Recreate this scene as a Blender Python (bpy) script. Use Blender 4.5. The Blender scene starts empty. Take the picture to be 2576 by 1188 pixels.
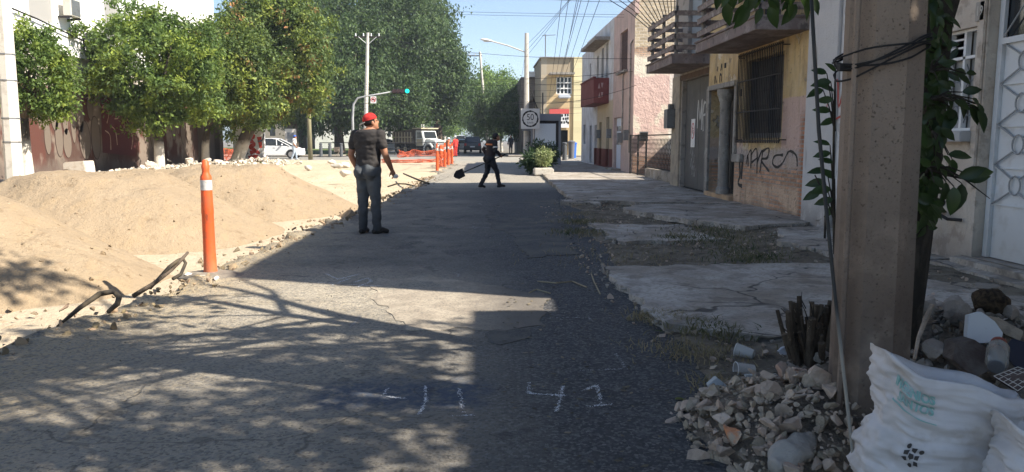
import bpy, bmesh, math, random
import numpy as np
from mathutils import Vector, Matrix, Euler, noise
rnd = random.Random(7)
S = bpy.context.scene; COL = S.collection
R = math.radians
# ---------------- camera ----------------
F, CX, CY, H = 1930.0, 1288.0, 594.0, 1.42
PITCH, YAW = math.atan(242/1930), math.atan(73/1930)
cd = bpy.data.cameras.new('camera'); cam = bpy.data.objects.new('camera', cd); COL.objects.link(cam)
cam.location = (0, 0, H); cam.rotation_euler = (math.pi/2-PITCH, 0, -YAW)
cd.sensor_width = 36; cd.lens = 36*F/2576; cd.clip_end = 3000; cd.clip_start = .05
S.camera = cam
# ---------------- light ----------------
SUNV = Vector((1, -.39, 1.0)).normalized()
W = bpy.data.worlds.new('World'); S.world = W; W.use_nodes = True
nt = W.node_tree; nt.nodes.clear()
o_ = nt.nodes.new('ShaderNodeOutputWorld'); b_ = nt.nodes.new('ShaderNodeBackground'); s_ = nt.nodes.new('ShaderNodeTexSky')
s_.sky_type = 'NISHITA'; s_.sun_disc = False; s_.sun_elevation = math.asin(SUNV.z); s_.sun_rotation = math.atan2(1, -.39)
s_.air_density = 1.0; s_.dust_density = 1.3; s_.ozone_density = 1.5; s_.altitude = 1500
b_.inputs['Strength'].default_value = .085
nt.links.new(s_.outputs[0], b_.inputs[0]); nt.links.new(b_.outputs[0], o_.inputs[0])
sd = bpy.data.lights.new('sun', 'SUN'); sd.energy = 5.0; sd.angle = R(.5); sd.color = (1, .93, .82)
so = bpy.data.objects.new('sun', sd); COL.objects.link(so); so.rotation_euler = SUNV.to_track_quat('Z', 'Y').to_euler(); so.location = (10, -10, 30)
S.view_settings.view_transform = 'Standard'; S.view_settings.look = 'None'; S.view_settings.gamma = 1
S.view_settings.exposure = 1.28
S.cycles.max_bounces = 6; S.cycles.transparent_max_bounces = 8; S.cycles.caustics_reflective = False; S.cycles.caustics_refractive = False
try:
    S.cycles.use_denoising = True
except Exception: pass
# ---------------- measuring helpers: the photo's lines of sight met with real planes ----------------
ROT = Euler((math.pi/2-PITCH, 0, -YAW)).to_matrix()
def ray(x, y): return ROT @ Vector(((x-CX)/F, -(y-CY)/F, -1))
def G(x, y, z=0.):
    d = ray(x, y); t = (z-H)/d.z; return Vector((d.x*t, d.y*t, z))
def WX(x, y, X):
    d = ray(x, y); t = X/d.x; return Vector((X, d.y*t, H+d.z*t))
def WY(x, y, Y):
    d = ray(x, y); t = Y/d.y; return Vector((d.x*t, Y, H+d.z*t))
# ---------------- materials ----------------
def sock(n, *names):
    for k in names:
        if k in n.inputs: return n.inputs[k]
def M(name, base, layers=(), rough=.88, bump=None, metal=0, spec=.3, island=None, emit=None, alpha=None, trans=0, ior=1.45, transl=None, bump2=None):
    m = bpy.data.materials.new(name); m.use_nodes = True; t = m.node_tree; N = t.nodes; L = t.links
    bs = N['Principled BSDF']
    geo = N.new('ShaderNodeNewGeometry'); sep = N.new('ShaderNodeSeparateXYZ'); L.new(geo.outputs['Position'], sep.inputs[0])
    def mapping(st):
        mp = N.new('ShaderNodeMapping'); mp.inputs['Scale'].default_value = st; L.new(geo.outputs['Position'], mp.inputs[0]); return mp.outputs[0]
    def noi(s, st=None, det=4, ro=.6, off=None):
        n = N.new('ShaderNodeTexNoise'); n.inputs['Scale'].default_value = s; n.inputs['Detail'].default_value = det; n.inputs['Roughness'].default_value = ro
        L.new(mapping(st) if st else geo.outputs['Position'], n.inputs['Vector']); return n.outputs['Fac']
    def mr(v, a, b, c=0., d=1.):
        n = N.new('ShaderNodeMapRange'); n.clamp = True; L.new(v, n.inputs['Value'])
        for k, x in zip(('From Min', 'From Max', 'To Min', 'To Max'), (a, b, c, d)): n.inputs[k].default_value = x
        return n.outputs[0]
    def mul(a, b):
        n = N.new('ShaderNodeMath'); n.operation = 'MULTIPLY'; L.new(a, n.inputs[0])
        if isinstance(b, (int, float)): n.inputs[1].default_value = b
        else: L.new(b, n.inputs[1])
        return n.outputs[0]
    def add(a, b):
        n = N.new('ShaderNodeMath'); n.operation = 'ADD'; L.new(a, n.inputs[0])
        if isinstance(b, (int, float)): n.inputs[1].default_value = b
        else: L.new(b, n.inputs[1])
        return n.outputs[0]
    def mix(f, a, b):
        n = N.new('ShaderNodeMix'); n.data_type = 'RGBA'
        if isinstance(f, (int, float)): n.inputs[0].default_value = f
        else: L.new(f, n.inputs[0])
        for s, v in ((6, a), (7, b)):
            if isinstance(v, tuple): n.inputs[s].default_value = (*v[:3], 1)
            else: L.new(v, n.inputs[s])
        return n.outputs[2]
    cur = mix(0., base, base)
    hs = []
    for l in layers:
        k = l.get('k', 'noise'); c = l['c']
        if k == 'noise':
            v = noi(l.get('s', 3), l.get('st'), l.get('det', 4), l.get('ro', .6)); w = l.get('w', .05); th = l.get('t', .5)
            f = mr(v, th-w, th+w)
        elif k == 'spot':
            n = N.new('ShaderNodeTexVoronoi'); n.inputs['Scale'].default_value = l.get('s', 30); L.new(mapping(l.get('st', (1, 1, 1))), n.inputs['Vector'])
            f = mr(n.outputs['Distance'], l.get('t', .2), l.get('t', .2)*.5)
            f = mul(f, mr(noi(l.get('s', 30)*.37, None, 1), .5, .6))
        elif k == 'cell':
            n = N.new('ShaderNodeTexVoronoi'); n.inputs['Scale'].default_value = l.get('s', 30); L.new(mapping(l.get('st', (1, 1, 1))), n.inputs['Vector'])
            q = N.new('ShaderNodeSeparateColor'); L.new(n.outputs['Color'], q.inputs[0]); f = mr(q.outputs[0], l.get('t', .5), 1.0)
        elif k == 'crack':
            nn = N.new('ShaderNodeTexNoise'); nn.inputs['Scale'].default_value = 2.2; L.new(geo.outputs['Position'], nn.inputs['Vector'])
            ad = N.new('ShaderNodeVectorMath'); ad.operation = 'MULTIPLY_ADD'; L.new(nn.outputs['Color'], ad.inputs[0]); ad.inputs[1].default_value = (l.get('warp', .6),)*3; L.new(geo.outputs['Position'], ad.inputs[2])
            n = N.new('ShaderNodeTexVoronoi'); n.feature = 'DISTANCE_TO_EDGE'; n.inputs['Scale'].default_value = l.get('s', .5); L.new(ad.outputs[0], n.inputs['Vector'])
            f = mr(n.outputs['Distance'], l.get('t', .008), l.get('t', .008)*.3)
            f = mul(f, mr(noi(1.1, None, 2), .42, .52))
        elif k == 'brick':
            n = N.new('ShaderNodeTexBrick'); L.new(mapping(l.get('st', (1, 1, 1))), n.inputs['Vector'])
            ax = l.get('axis', 'x'); cmb = N.new('ShaderNodeCombineXYZ'); L.new(sep.outputs[1 if ax == 'x' else 0], cmb.inputs[0]); L.new(sep.outputs[2], cmb.inputs[1])
            L.new(cmb.outputs[0], n.inputs['Vector'])
            n.inputs['Scale'].default_value = 1; n.inputs['Brick Width'].default_value = l.get('bw', .28); n.inputs['Row Height'].default_value = l.get('bh', .075); n.inputs['Mortar Size'].default_value = .012
            n.inputs['Color1'].default_value = (*c, 1); n.inputs['Color2'].default_value = (*[x*.62 for x in c], 1); n.inputs['Mortar'].default_value = (*l.get('mortar', (.35, .31, .26)), 1)
            c = n.outputs['Color']; f = mr(noi(.01), -1, -.5)
            fbr = n.outputs['Fac']
        elif k == 'all': f = mr(noi(.01), -1, -.5)
        if 'ax' in l:
            ax, a, b = l['ax']; src = sep.outputs['xyz'.index(ax)]
            if l.get('wob'): src = add(src, mul(add(noi(l.get('ws', 1.5), None, 5, .7), -.5), l['wob']))
            f = mul(f, mr(src, a, b))
        if 'ax2' in l:
            ax, a, b = l['ax2']; src = sep.outputs['xyz'.index(ax)]
            if l.get('wob'): src = add(src, mul(add(noi(l.get('ws', 1.5)*1.1, None, 5, .7), -.5), l['wob']))
            f = mul(f, mr(src, a, b))
        for ax, a, b in l.get('axs', ()):
            src = add(sep.outputs['xyz'.index(ax)], mul(add(noi(6, None, 3), -.5), l.get('wob', .1))); f = mul(f, mr(src, a, b))
        if 'and' in l:
            s2, t2 = l['and']; f = mul(f, mr(noi(s2, None, 3), t2-.04, t2+.04))
        f = mul(f, l.get('a', 1.))
        if k == 'brick': hs.append((mul(f, fbr), -.6))
        cur = mix(f, cur, c)
        if l.get('h'): hs.append((f, l['h']))
    if island:   # every leaf or stone its own shade
        v = N.new('ShaderNodeMapRange'); L.new(geo.outputs['Random Per Island'], v.inputs[0]); v.inputs[3].default_value = 1-island; v.inputs[4].default_value = 1+island
        hv = N.new('ShaderNodeHueSaturation'); L.new(cur, hv.inputs['Color']); L.new(v.outputs[0], hv.inputs['Value']); cur = hv.outputs[0]
        h2 = N.new('ShaderNodeMapRange'); L.new(mul(geo.outputs['Random Per Island'], 1.0), h2.inputs[0]); h2.inputs[3].default_value = .515; h2.inputs[4].default_value = .485; L.new(h2.outputs[0], hv.inputs['Hue'])
    L.new(cur, bs.inputs['Base Color'])
    bs.inputs['Roughness'].default_value = rough; bs.inputs['Metallic'].default_value = metal
    sock(bs, 'Specular IOR Level', 'Specular').default_value = spec; bs.inputs['IOR'].default_value = ior
    if trans: sock(bs, 'Transmission Weight', 'Transmission').default_value = trans
    if alpha is not None: bs.inputs['Alpha'].default_value = alpha
    if emit: sock(bs, 'Emission Color', 'Emission').default_value = (*emit[0], 1); bs.inputs['Emission Strength'].default_value = emit[1]
    if bump:
        h = noi(bump[0], None, bump[3] if len(bump) > 3 else 6, .65)
        if bump2: h = add(h, mul(noi(bump2[0], None, 3), bump2[1]))
        for f, s in hs: h = add(h, mul(f, s))
        bn = N.new('ShaderNodeBump'); bn.inputs['Strength'].default_value = bump[1]; bn.inputs['Distance'].default_value = bump[2] if len(bump) > 2 else .02
        L.new(h, bn.inputs['Height']); L.new(bn.outputs[0], bs.inputs['Normal'])
    if transl:
        tr = N.new('ShaderNodeBsdfTranslucent'); L.new(mix(.5, cur, transl), tr.inputs[0]); mx = N.new('ShaderNodeMixShader'); mx.inputs[0].default_value = .35
        L.new(bs.outputs[0], mx.inputs[1]); L.new(tr.outputs[0], mx.inputs[2]); L.new(mx.outputs[0], N['Material Output'].inputs[0])
    return m
# ---------------- mesh builder ----------------
WL = {}
def frame_of(d):
    d = d.normalized(); a = Vector((0, 0, 1)) if abs(d.z) < .9 else Vector((1, 0, 0))
    u = d.cross(a).normalized(); return u, d.cross(u).normalized()
class MB:
    def __init__(s, xf=None): s.v = []; s.f = []; s.xf = xf
    def V(s, p):
        p = Vector(p); s.v.append(s.xf @ p if s.xf else p); return len(s.v)-1
    def poly(s, pts): s.f.append([s.V(p) for p in pts])
    def box(s, a, b, rz=0, c=None, xf=None):
        c = c or [(a[i]+b[i])/2 for i in range(3)]; c = Vector(c); Rm = Matrix.Rotation(rz, 3, 'Z') if rz else None
        ids = []
        for z in (a[2], b[2]):
            for x, y in ((a[0], a[1]), (b[0], a[1]), (b[0], b[1]), (a[0], b[1])):
                p = Vector((x, y, z))
                if Rm: p = Rm @ (p-c)+c
                if xf: p = xf @ p
                ids.append(s.V(p))
        q = ids; s.f += [[q[3], q[2], q[1], q[0]], [q[4], q[5], q[6], q[7]], [q[0], q[1], q[5], q[4]], [q[1], q[2], q[6], q[5]], [q[2], q[3], q[7], q[6]], [q[3], q[0], q[4], q[7]]]
        return s
    def tube(s, pts, rs, n=8, caps=True, sq=1.0, rnds=0):
        pts = [Vector(p) for p in pts]
        if isinstance(rs, (int, float)): rs = [rs]*len(pts)
        rings = []; u = None
        for i, p in enumerate(pts):
            d = (pts[min(i+1, len(pts)-1)]-pts[max(i-1, 0)])
            if d.length < 1e-9: d = Vector((0, 0, 1))
            d.normalize()
            if u is None: u, w = frame_of(d)
            else:
                u = (u-d*u.dot(d)); u = u.normalized() if u.length > 1e-6 else frame_of(d)[0]; w = d.cross(u)
            w = d.cross(u)
            rings.append([s.V(p+(u*math.cos(2*math.pi*k/n)+w*math.sin(2*math.pi*k/n)*sq)*rs[i]*(1+(rnd.uniform(-rnds, rnds) if rnds else 0))) for k in range(n)])
        for a, b in zip(rings, rings[1:]):
            for k in range(n): s.f.append([a[k], a[(k+1) % n], b[(k+1) % n], b[k]])
        if caps: s.f.append(rings[0][::-1]); s.f.append(rings[-1])
        return s
    def cyl(s, p0, p1, r0, r1=None, n=12): return s.tube([p0, p1], [r0, r0 if r1 is None else r1], n)
    def lathe(s, c, prof, n=16, sx=1, sy=1, rot=0):
        c = Vector(c); rings = []
        for r, z in prof: rings.append([s.V(c+Vector((math.cos(rot+2*math.pi*k/n)*r*sx, math.sin(rot+2*math.pi*k/n)*r*sy, z))) for k in range(n)])
        for a, b in zip(rings, rings[1:]):
            for k in range(n): s.f.append([a[k], a[(k+1) % n], b[(k+1) % n], b[k]])
        s.f.append(rings[0][::-1]); s.f.append(rings[-1]); return s
    def ell(s, c, r, rot=None, nu=12, nv=8):
        c = Vector(c); r = (r,)*3 if isinstance(r, (int, float)) else r
        rings = []
        def P(t, f):
            p = Vector((math.sin(t)*math.cos(f)*r[0], math.sin(t)*math.sin(f)*r[1], math.cos(t)*r[2]))
            return c+(rot @ p if rot else p)
        top = s.V(P(0, 0)); bot = s.V(P(math.pi, 0))
        for i in range(1, nv): rings.append([s.V(P(math.pi*i/nv, 2*math.pi*k/nu)) for k in range(nu)])
        for k in range(nu): s.f.append([top, rings[0][k], rings[0][(k+1) % nu]]); s.f.append([bot, rings[-1][(k+1) % nu], rings[-1][k]])
        for a, b in zip(rings, rings[1:]):
            for k in range(nu): s.f.append([a[k], b[k], b[(k+1) % nu], a[(k+1) % nu]])
        return s
    def prism(s, poly, map3, d0, d1):
        """poly in (u,v), map3(u,v,d)"""
        a = [s.V(map3(u, v, d0)) for u, v in poly]; b = [s.V(map3(u, v, d1)) for u, v in poly]
        s.f.append(a[::-1]); s.f.append(b)
        for k in range(len(poly)): s.f.append([a[k], a[(k+1) % len(poly)], b[(k+1) % len(poly)], b[k]])
        return s
    def stroke(s, pts, w, map3, d=.004, n=1):
        """flat brush line on a surface"""
        P = [Vector(p) for p in pts]
        if len(P) < 2: return s
        L = []
        for i, p in enumerate(P):
            t = (P[min(i+1, len(P)-1)]-P[max(i-1, 0)]); t = t.normalized() if t.length > 1e-9 else Vector((1, 0))
            q = Vector((-t.y, t.x))*w/2*(1+rnd.uniform(-.4, .4)); L.append((p-q, p+q))
        ids = [(s.V(map3(a.x, a.y, d)), s.V(map3(b.x, b.y, d))) for a, b in L]
        for a, b in zip(ids, ids[1:]): s.f.append([a[0], b[0], b[1], a[1]])
        return s
    def build(s, name, mat, parent=None, label=None, cat=None, group=None, kind=None, smooth=False, bevel=0, origin=None, recalc=True, angle=None):
        co = np.array([tuple(v) for v in s.v]); 
        loc = Vector(origin) if origin else Vector(((co[:, 0].min()+co[:, 0].max())/2, (co[:, 1].min()+co[:, 1].max())/2, co[:, 2].min()))
        me = bpy.data.meshes.new(name); me.from_pydata([tuple(Vector(v)-loc) for v in s.v], [], s.f); me.update()
        if recalc or bevel:
            bm = bmesh.new(); bm.from_mesh(me)
            if recalc: bmesh.ops.recalc_face_normals(bm, faces=bm.faces)
            if bevel: bmesh.ops.bevel(bm, geom=[e for e in bm.edges if len(e.link_faces) == 2 and e.calc_face_angle(0) > .5], offset=bevel, segments=2, affect='EDGES', clamp_overlap=True)
            bm.to_mesh(me); bm.free()
        return link(name, me, mat, loc, parent, label, cat, group, kind, smooth, angle)
def tag(o, label=None, cat=None, group=None, kind=None):
    for k, v in (('label', label), ('category', cat), ('group', group), ('kind', kind)):
        if v: o[k] = v
    return o
def link(name, me, mat, loc, parent=None, label=None, cat=None, group=None, kind=None, smooth=False, angle=None):
    if mat is not None and not me.materials: me.materials.append(mat)
    if smooth: me.polygons.foreach_set('use_smooth', [True]*len(me.polygons))
    if angle:
        try: me.set_sharp_from_angle(angle=R(angle))
        except Exception: pass
    o = bpy.data.objects.new(name, me); COL.objects.link(o); WL[o.name] = Vector(loc)
    if parent is not None: o.parent = parent; o.location = Vector(loc)-WL[parent.name]
    else: o.location = loc
    return tag(o, label, cat, group, kind)
def empty(name, label, cat, loc=(0, 0, 0), group=None, kind=None):
    o = bpy.data.objects.new(name, None); COL.objects.link(o); o.location = loc; o.empty_display_size = .1; WL[o.name] = Vector(loc)
    return tag(o, label, cat, group, kind)
def copy_tree(o, parent=None, loc=None, rz=None, label=None, scale=None):
    c = o.copy(); COL.objects.link(c); c.parent = parent
    if loc is not None: c.location = loc; WL[c.name] = Vector(loc)
    if rz is not None: c.rotation_euler = (0, 0, rz)
    if scale: c.scale = (scale,)*3
    if label: c['label'] = label
    for ch in list(o.children): copy_tree(ch, c)
    return c
def text_polys(txt, size=1.0, bold=0):
    cu = bpy.data.curves.new('t', 'FONT'); cu.body = txt; cu.size = size; cu.offset = bold; cu.resolution_u = 4; cu.align_x = 'CENTER'; cu.align_y = 'CENTER'
    o = bpy.data.objects.new('t', cu); COL.objects.link(o); dg = bpy.context.evaluated_depsgraph_get(); dg.update()
    me = bpy.data.meshes.new_from_object(o.evaluated_get(dg)); vs = [v.co.copy() for v in me.vertices]; fs = [list(p.vertices) for p in me.polygons]
    bpy.data.objects.remove(o); bpy.data.curves.remove(cu); bpy.data.meshes.remove(me); return vs, fs
def add_text(mb, txt, size, fn, sx=1.):
    vs, fs = text_polys(txt, size); b = len(mb.v)
    for v in vs: mb.V(fn(v.x*sx, v.y))
    mb.f += [[b+i for i in f] for f in fs]
def np_mesh(name, co, faces4):
    me = bpy.data.meshes.new(name); n = len(faces4); k = faces4.shape[1]
    me.vertices.add(len(co)); me.vertices.foreach_set('co', co.astype(np.float32).ravel())
    me.loops.add(n*k); me.loops.foreach_set('vertex_index', faces4.astype(np.int32).ravel())
    me.polygons.add(n); me.polygons.foreach_set('loop_start', np.arange(0, n*k, k, dtype=np.int32))
    try: me.polygons.foreach_set('loop_total', np.full(n, k, dtype=np.int32))
    except Exception: pass
    me.update(calc_edges=True); return me
def leaf_mesh(name, C, size, seed=1, droop=.5, aspect=.5, up=.3):
    """C (N,3) leaf positions; each leaf is a folded rhombus: 2 quads over 6 verts"""
    g = np.random.default_rng(seed); n = len(C)
    d = g.normal(size=(n, 3)); d[:, 2] -= droop; d /= np.linalg.norm(d, axis=1)[:, None]
    nn = g.normal(size=(n, 3)); nn[:, 2] += up*3; s = np.cross(d, nn); s /= np.linalg.norm(s, axis=1)[:, None]
    w = np.cross(d, s); sz = (size*g.uniform(.65, 1.3, n))[:, None]
    a = C; b = C+d*sz*.45+s*sz*aspect*.5+w*sz*.08; c = C+d*sz; e = C+d*sz*.45-s*sz*aspect*.5+w*sz*.08; m_ = C+d*sz*.5-w*sz*.05
    co = np.stack([a, b, c, e, m_], 1).reshape(-1, 3)
    i = np.arange(n)*5
    f = np.concatenate([np.stack([i, i+1, i+4], 1), np.stack([i+1, i+2, i+4], 1), np.stack([i+2, i+3, i+4], 1), np.stack([i+3, i, i+4], 1)])
    return np_mesh(name, co, f)
def grid(name, xs, ys, fz, mat, parent=None, keep=None, smooth=True, **kw):
    co = []; idx = {}; f = []
    for j, y in enumerate(ys):
        for i, x in enumerate(xs):
            p = fz(x, y); idx[i, j] = len(co); co.append(p if isinstance(p, tuple) else (x, y, p))
    for j in range(len(ys)-1):
        for i in range(len(xs)-1):
            q = [idx[i, j], idx[i+1, j], idx[i+1, j+1], idx[i, j+1]]
            if keep is None or keep(*[sum(co[k][a] for k in q)/4 for a in range(3)]): f.append(q)
    mb = MB(); mb.v = [Vector(c) for c in co]; mb.f = f
    used = sorted({i for q in f for i in q}); mp = {a: b for b, a in enumerate(used)}
    mb.v = [mb.v[i] for i in used]; mb.f = [[mp[i] for i in q] for q in f]
    return mb.build(name, mat, parent, smooth=smooth, recalc=False, **kw)
def n2(x, y, s=1., o=0.): return noise.noise(Vector((x*s, y*s, o)))
def fbm(x, y, s=1., o=0.): return noise.fractal(Vector((x*s, y*s, o)), .8, 2.1, 4)
def lerp(a, b, t): return a+(b-a)*t
def smooth(a, b, t):
    t = max(0, min(1, (t-a)/(b-a))); return t*t*(3-2*t)
def interp(xs, ys, x): return float(np.interp(x, xs, ys))
# ---------------- shared materials ----------------
SANDC = (.46, .335, .19)
m_sand = M('sand', (.47, .38, .265), [dict(c=(.53, .44, .32), s=1.2, t=.55, w=.12, a=.7), dict(c=(.33, .24, .14), s=5, t=.62, w=.05, a=.5), dict(c=(.6, .5, .36), k='spot', s=28, t=.3, a=.7), dict(c=(.28, .2, .12), k='spot', s=17, t=.25, a=.6)], rough=1, bump=(9, .9, .06), bump2=(60, .25))
m_asph = M('asphalt', (.052, .053, .057), [
    dict(c=(.046, .046, .05), s=.45, t=.55, w=.04, a=.8), 
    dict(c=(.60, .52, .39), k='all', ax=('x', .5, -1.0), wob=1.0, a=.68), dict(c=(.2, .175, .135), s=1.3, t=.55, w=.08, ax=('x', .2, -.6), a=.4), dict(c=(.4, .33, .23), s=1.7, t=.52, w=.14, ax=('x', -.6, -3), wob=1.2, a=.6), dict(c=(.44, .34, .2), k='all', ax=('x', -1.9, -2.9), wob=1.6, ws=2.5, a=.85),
    dict(c=(.06, .058, .055), k='all', ax=('y', 6.6, 5.4), wob=1.5, a=.30), dict(c=(.055, .054, .055), s=1.1, t=.3, w=.25, ax=('y', 7.6, 9.0), ax2=('x', -2.9, -1.9), wob=1.2, a=.75), dict(c=(.035, .035, .038), s=1.6, st=(1, .6, 1), t=.6, w=.02, ax=('y', 8, 10), a=.6), dict(c=(.42, .375, .30), k='all', ax=('y', 21, 25), wob=3, a=.85),  # near and middle road darkened in colour for shade; far end dusty pale
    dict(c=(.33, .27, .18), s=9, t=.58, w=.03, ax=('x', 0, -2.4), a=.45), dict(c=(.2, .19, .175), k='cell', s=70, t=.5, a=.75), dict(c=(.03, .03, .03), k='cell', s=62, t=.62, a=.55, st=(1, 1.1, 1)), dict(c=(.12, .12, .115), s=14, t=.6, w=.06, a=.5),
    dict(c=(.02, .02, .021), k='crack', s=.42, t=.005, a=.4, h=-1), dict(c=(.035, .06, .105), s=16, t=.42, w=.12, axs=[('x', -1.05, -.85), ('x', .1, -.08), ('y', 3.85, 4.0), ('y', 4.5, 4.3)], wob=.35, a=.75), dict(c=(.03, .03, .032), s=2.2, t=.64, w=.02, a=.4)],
    rough=.82, bump=(55, .9, .02), bump2=(5, 1.2), spec=.35)
m_conc = M('sidewalk_concrete', (.43, .385, .335), [dict(c=(.50, .455, .395), s=1.5, t=.52, w=.12, a=.7), dict(c=(.22, .2, .17), s=3.3, t=.57, w=.08, a=.7), dict(c=(.25, .205, .155), s=1.1, t=.5, w=.1, a=.75), dict(c=(.16, .13, .1), s=2.3, t=.6, w=.03, a=.6), dict(c=(.2, .165, .13), k='spot', s=14, t=.3, a=.7), dict(c=(.16, .15, .13), k='cell', s=40, t=.6, a=.5), dict(c=(.06, .055, .05), k='crack', s=.7, t=.014, a=.9, h=-2)], rough=.92, bump=(24, .5, .02), bump2=(3, 1))
m_dirt = M('brown_dirt', (.15, .122, .09), [dict(c=(.28, .24, .185), s=2.5, t=.52, w=.08, a=.7), dict(c=(.04, .034, .026), s=6, t=.58, w=.05, a=.7), dict(c=(.24, .22, .19), k='spot', s=26, t=.35, a=.8), dict(c=(.2, .18, .12), k='cell', s=45, t=.72, a=.7)], rough=1, bump=(18, 1, .05), bump2=(70, .3))
m_stone = M("rubble_stone", (.36, .285, .21), [dict(c=(.48, .40, .31), s=7, t=.55, w=.08, a=.7), dict(c=(.16, .135, .11), s=5, t=.6, w=.05, a=.7), dict(c=(.36, .24, .17), s=2.6, t=.62, w=.03, a=.8)], rough=.95, bump=(40, .7, .02), island=.28)
m_stone_far = M('pale_rubble', (.55, .5, .42), [dict(c=(.4, .33, .24), s=4, t=.58, w=.06, a=.7)], rough=.95, bump=(30, .6, .02), island=.25)
m_cpole = M('pole_concrete', (.30, .23, .175), [dict(c=(.36, .285, .22), s=2.5, t=.55, w=.1, a=.6), dict(c=(.06, .048, .038), k='spot', s=52, t=.27, a=.9, h=-2), dict(c=(.09, .072, .058), k='spot', s=110, t=.34, a=.8, h=-1), dict(c=(.26, .21, .17), k='cell', s=160, t=.4, a=.6),
    dict(c=(.10, .072, .055), s=5, t=.42, w=.1, ax=('z', 1.5, .7), wob=.9, a=.85), dict(c=(.2, .155, .12), s=1.6, st=(1, 1, .4), t=.5, w=.12, a=.6), dict(c=(.05, .045, .04), s=3, t=.55, w=.05, ax=('z', .9, 0), wob=.5, a=.7), dict(c=(.19, .16, .13), s=3, st=(1, 1, .15), t=.56, w=.06, a=.5)], rough=.95, bump=(45, .6, .01))
m_wconc = M('whitish_concrete', (.58, .54, .47), [dict(c=(.42, .38, .32), s=4, t=.58, w=.05, a=.6)], rough=.9, bump=(20, .3, .01))
m_metal = M('grey_metal', (.22, .23, .24), [dict(c=(.12, .11, .1), s=8, t=.6, w=.05, a=.5)], rough=.5, metal=.6)
m_dark = M('dark_iron', (.022, .021, .022), [dict(c=(.06, .04, .03), s=14, t=.6, w=.05, a=.6)], rough=.7)
m_black = M('black_void', (.008, .008, .009), rough=.9)
m_glass = M('window_glass', (.02, .025, .03), rough=.12, spec=.7)
m_white = M('white_paint', (.72, .72, .71), [dict(c=(.5, .48, .44), s=5, t=.6, w=.06, a=.5)], rough=.6, bump=(12, .1, .005))
m_wire = M('wire_black', (.015, .015, .016), rough=.7)
m_orange = M('orange_plastic', (.72, .11, .03), [dict(c=(.45, .1, .04), s=9, t=.55, w=.06, a=.55), dict(c=(.2, .07, .04), s=14, st=(1, 1, .3), t=.64, w=.03, a=.7), dict(c=(.35, .22, .12), s=4, t=.55, w=.08, ax=('z', .35, 0), a=.5)], rough=.5, spec=.4)
m_refl = M('reflective_band', (.55, .53, .5), [dict(c=(.3, .27, .24), s=14, t=.55, w=.05, a=.6)], rough=.45)
m_bark = M('bark', (.13, .10, .075), [dict(c=(.06, .048, .036), s=12, st=(1, 1, .25), t=.52, w=.06, a=.8)], rough=1, bump=(25, .9, .03))
m_barkw = M('limed_bark', (.10, .08, .06), [dict(c=(.04, .034, .028), s=9, st=(1, 1, .3), t=.55, w=.06, a=.7), dict(c=(.62, .58, .5), s=3, t=.1, w=.05, ax=('z', 1.45, 1.1), wob=.8, a=.9), dict(c=(.35, .3, .24), s=9, t=.6, w=.05, ax=('z', 1.3, .9), a=.6)], rough=1, bump=(22, .8, .03))
m_barkdk = M('dark_bark', (.035, .03, .024), [dict(c=(.07, .058, .045), s=20, st=(1, 1, .3), t=.55, w=.06, a=.8)], rough=1, bump=(35, .9, .02))
# ---------------- ground, dirt, road ----------------
def edgeX(Y): return interp([0, 3, 5.2, 7, 9.5, 11.5, 14, 17.3, 24, 36, 60], [-4.6, -3.9, -3.3, -3.0, -2.95, -2.85, -2.6, -2.35, -2.1, -1.9, -1.9], Y)+n2(Y, 0, .9)*.2+n2(Y, 3, 3.1)*.1+n2(Y, 5, 9)*.04
def terr(x, y):
    e = edgeX(min(y, 60)); d = e-x
    fl = -.30+.3*smooth(31.5, 33.5, y+.6*n2(x, y, .7))
    if x > e+.5: return -.42
    z = fl
    z = lerp(z, .12, smooth(-9.6, -11.2, x))
    z = lerp(z, .02, smooth(50, 54, y))
    z += fbm(x, y, .6)*.035+fbm(x, y, 3.)*.012
    if x > e-.35: z = lerp(z, -.12 if fl < -.1 else 0.02, smooth(.35, 0, d)*.8) if d > -.5 else z
    if x > e: z -= .05
    return z
xs = list(np.arange(-16.4, -1.2, .16)); ys = list(np.arange(-2, 12, .16))+list(np.arange(12, 30, .25))+list(np.arange(30, 54.1, .5))
grid('dirt_ground', xs, ys, terr, m_sand, kind='structure')
# ground sheet to the horizon, with a gap where the dug-up dirt lies
g = MB()
for a, b in (((-900, -300, -.06), (-16.2, 1500)), ((-16.2, 54, -.06), (900, 1500)), ((-16.2, -300, -.06), (900, -2)), ((2.1, -2, -.06), (900, 54))):
    x0, y0, z = a; x1, y1 = b; g.poly([(x0, y0, z), (x1, y0, z), (x1, y1, z), (x0, y1, z)])
g.poly([(-1.6, -2, -.45), (2.1, -2, -.45), (2.1, 54, -.45), (-1.6, 54, -.45)])
m_ground = M('far_ground', (.2, .18, .15), [dict(c=(.13, .12, .1), s=.4, t=.5, w=.1, a=.7)], rough=1, bump=(4, .3, .05))
g.build('ground', m_ground, kind='structure', recalc=False)
def roadR(Y): return interp([0, 3.2, 5, 8, 13, 21, 30, 54], [.75, .82, 1.15, 1.2, 1.5, 1.95, 2.2, 2.3], Y)+n2(Y, 7, .8)*.12+n2(Y, 9, 4)*.05
def roadz(x, y): return fbm(x, y, .35)*.018+.008*n2(x, y, 2.5)
ysr = list(np.arange(-2, 14, .12))+list(np.arange(14, 53, .35)); us = np.linspace(0, 1, 42)
co = MB(); ring = []
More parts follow.
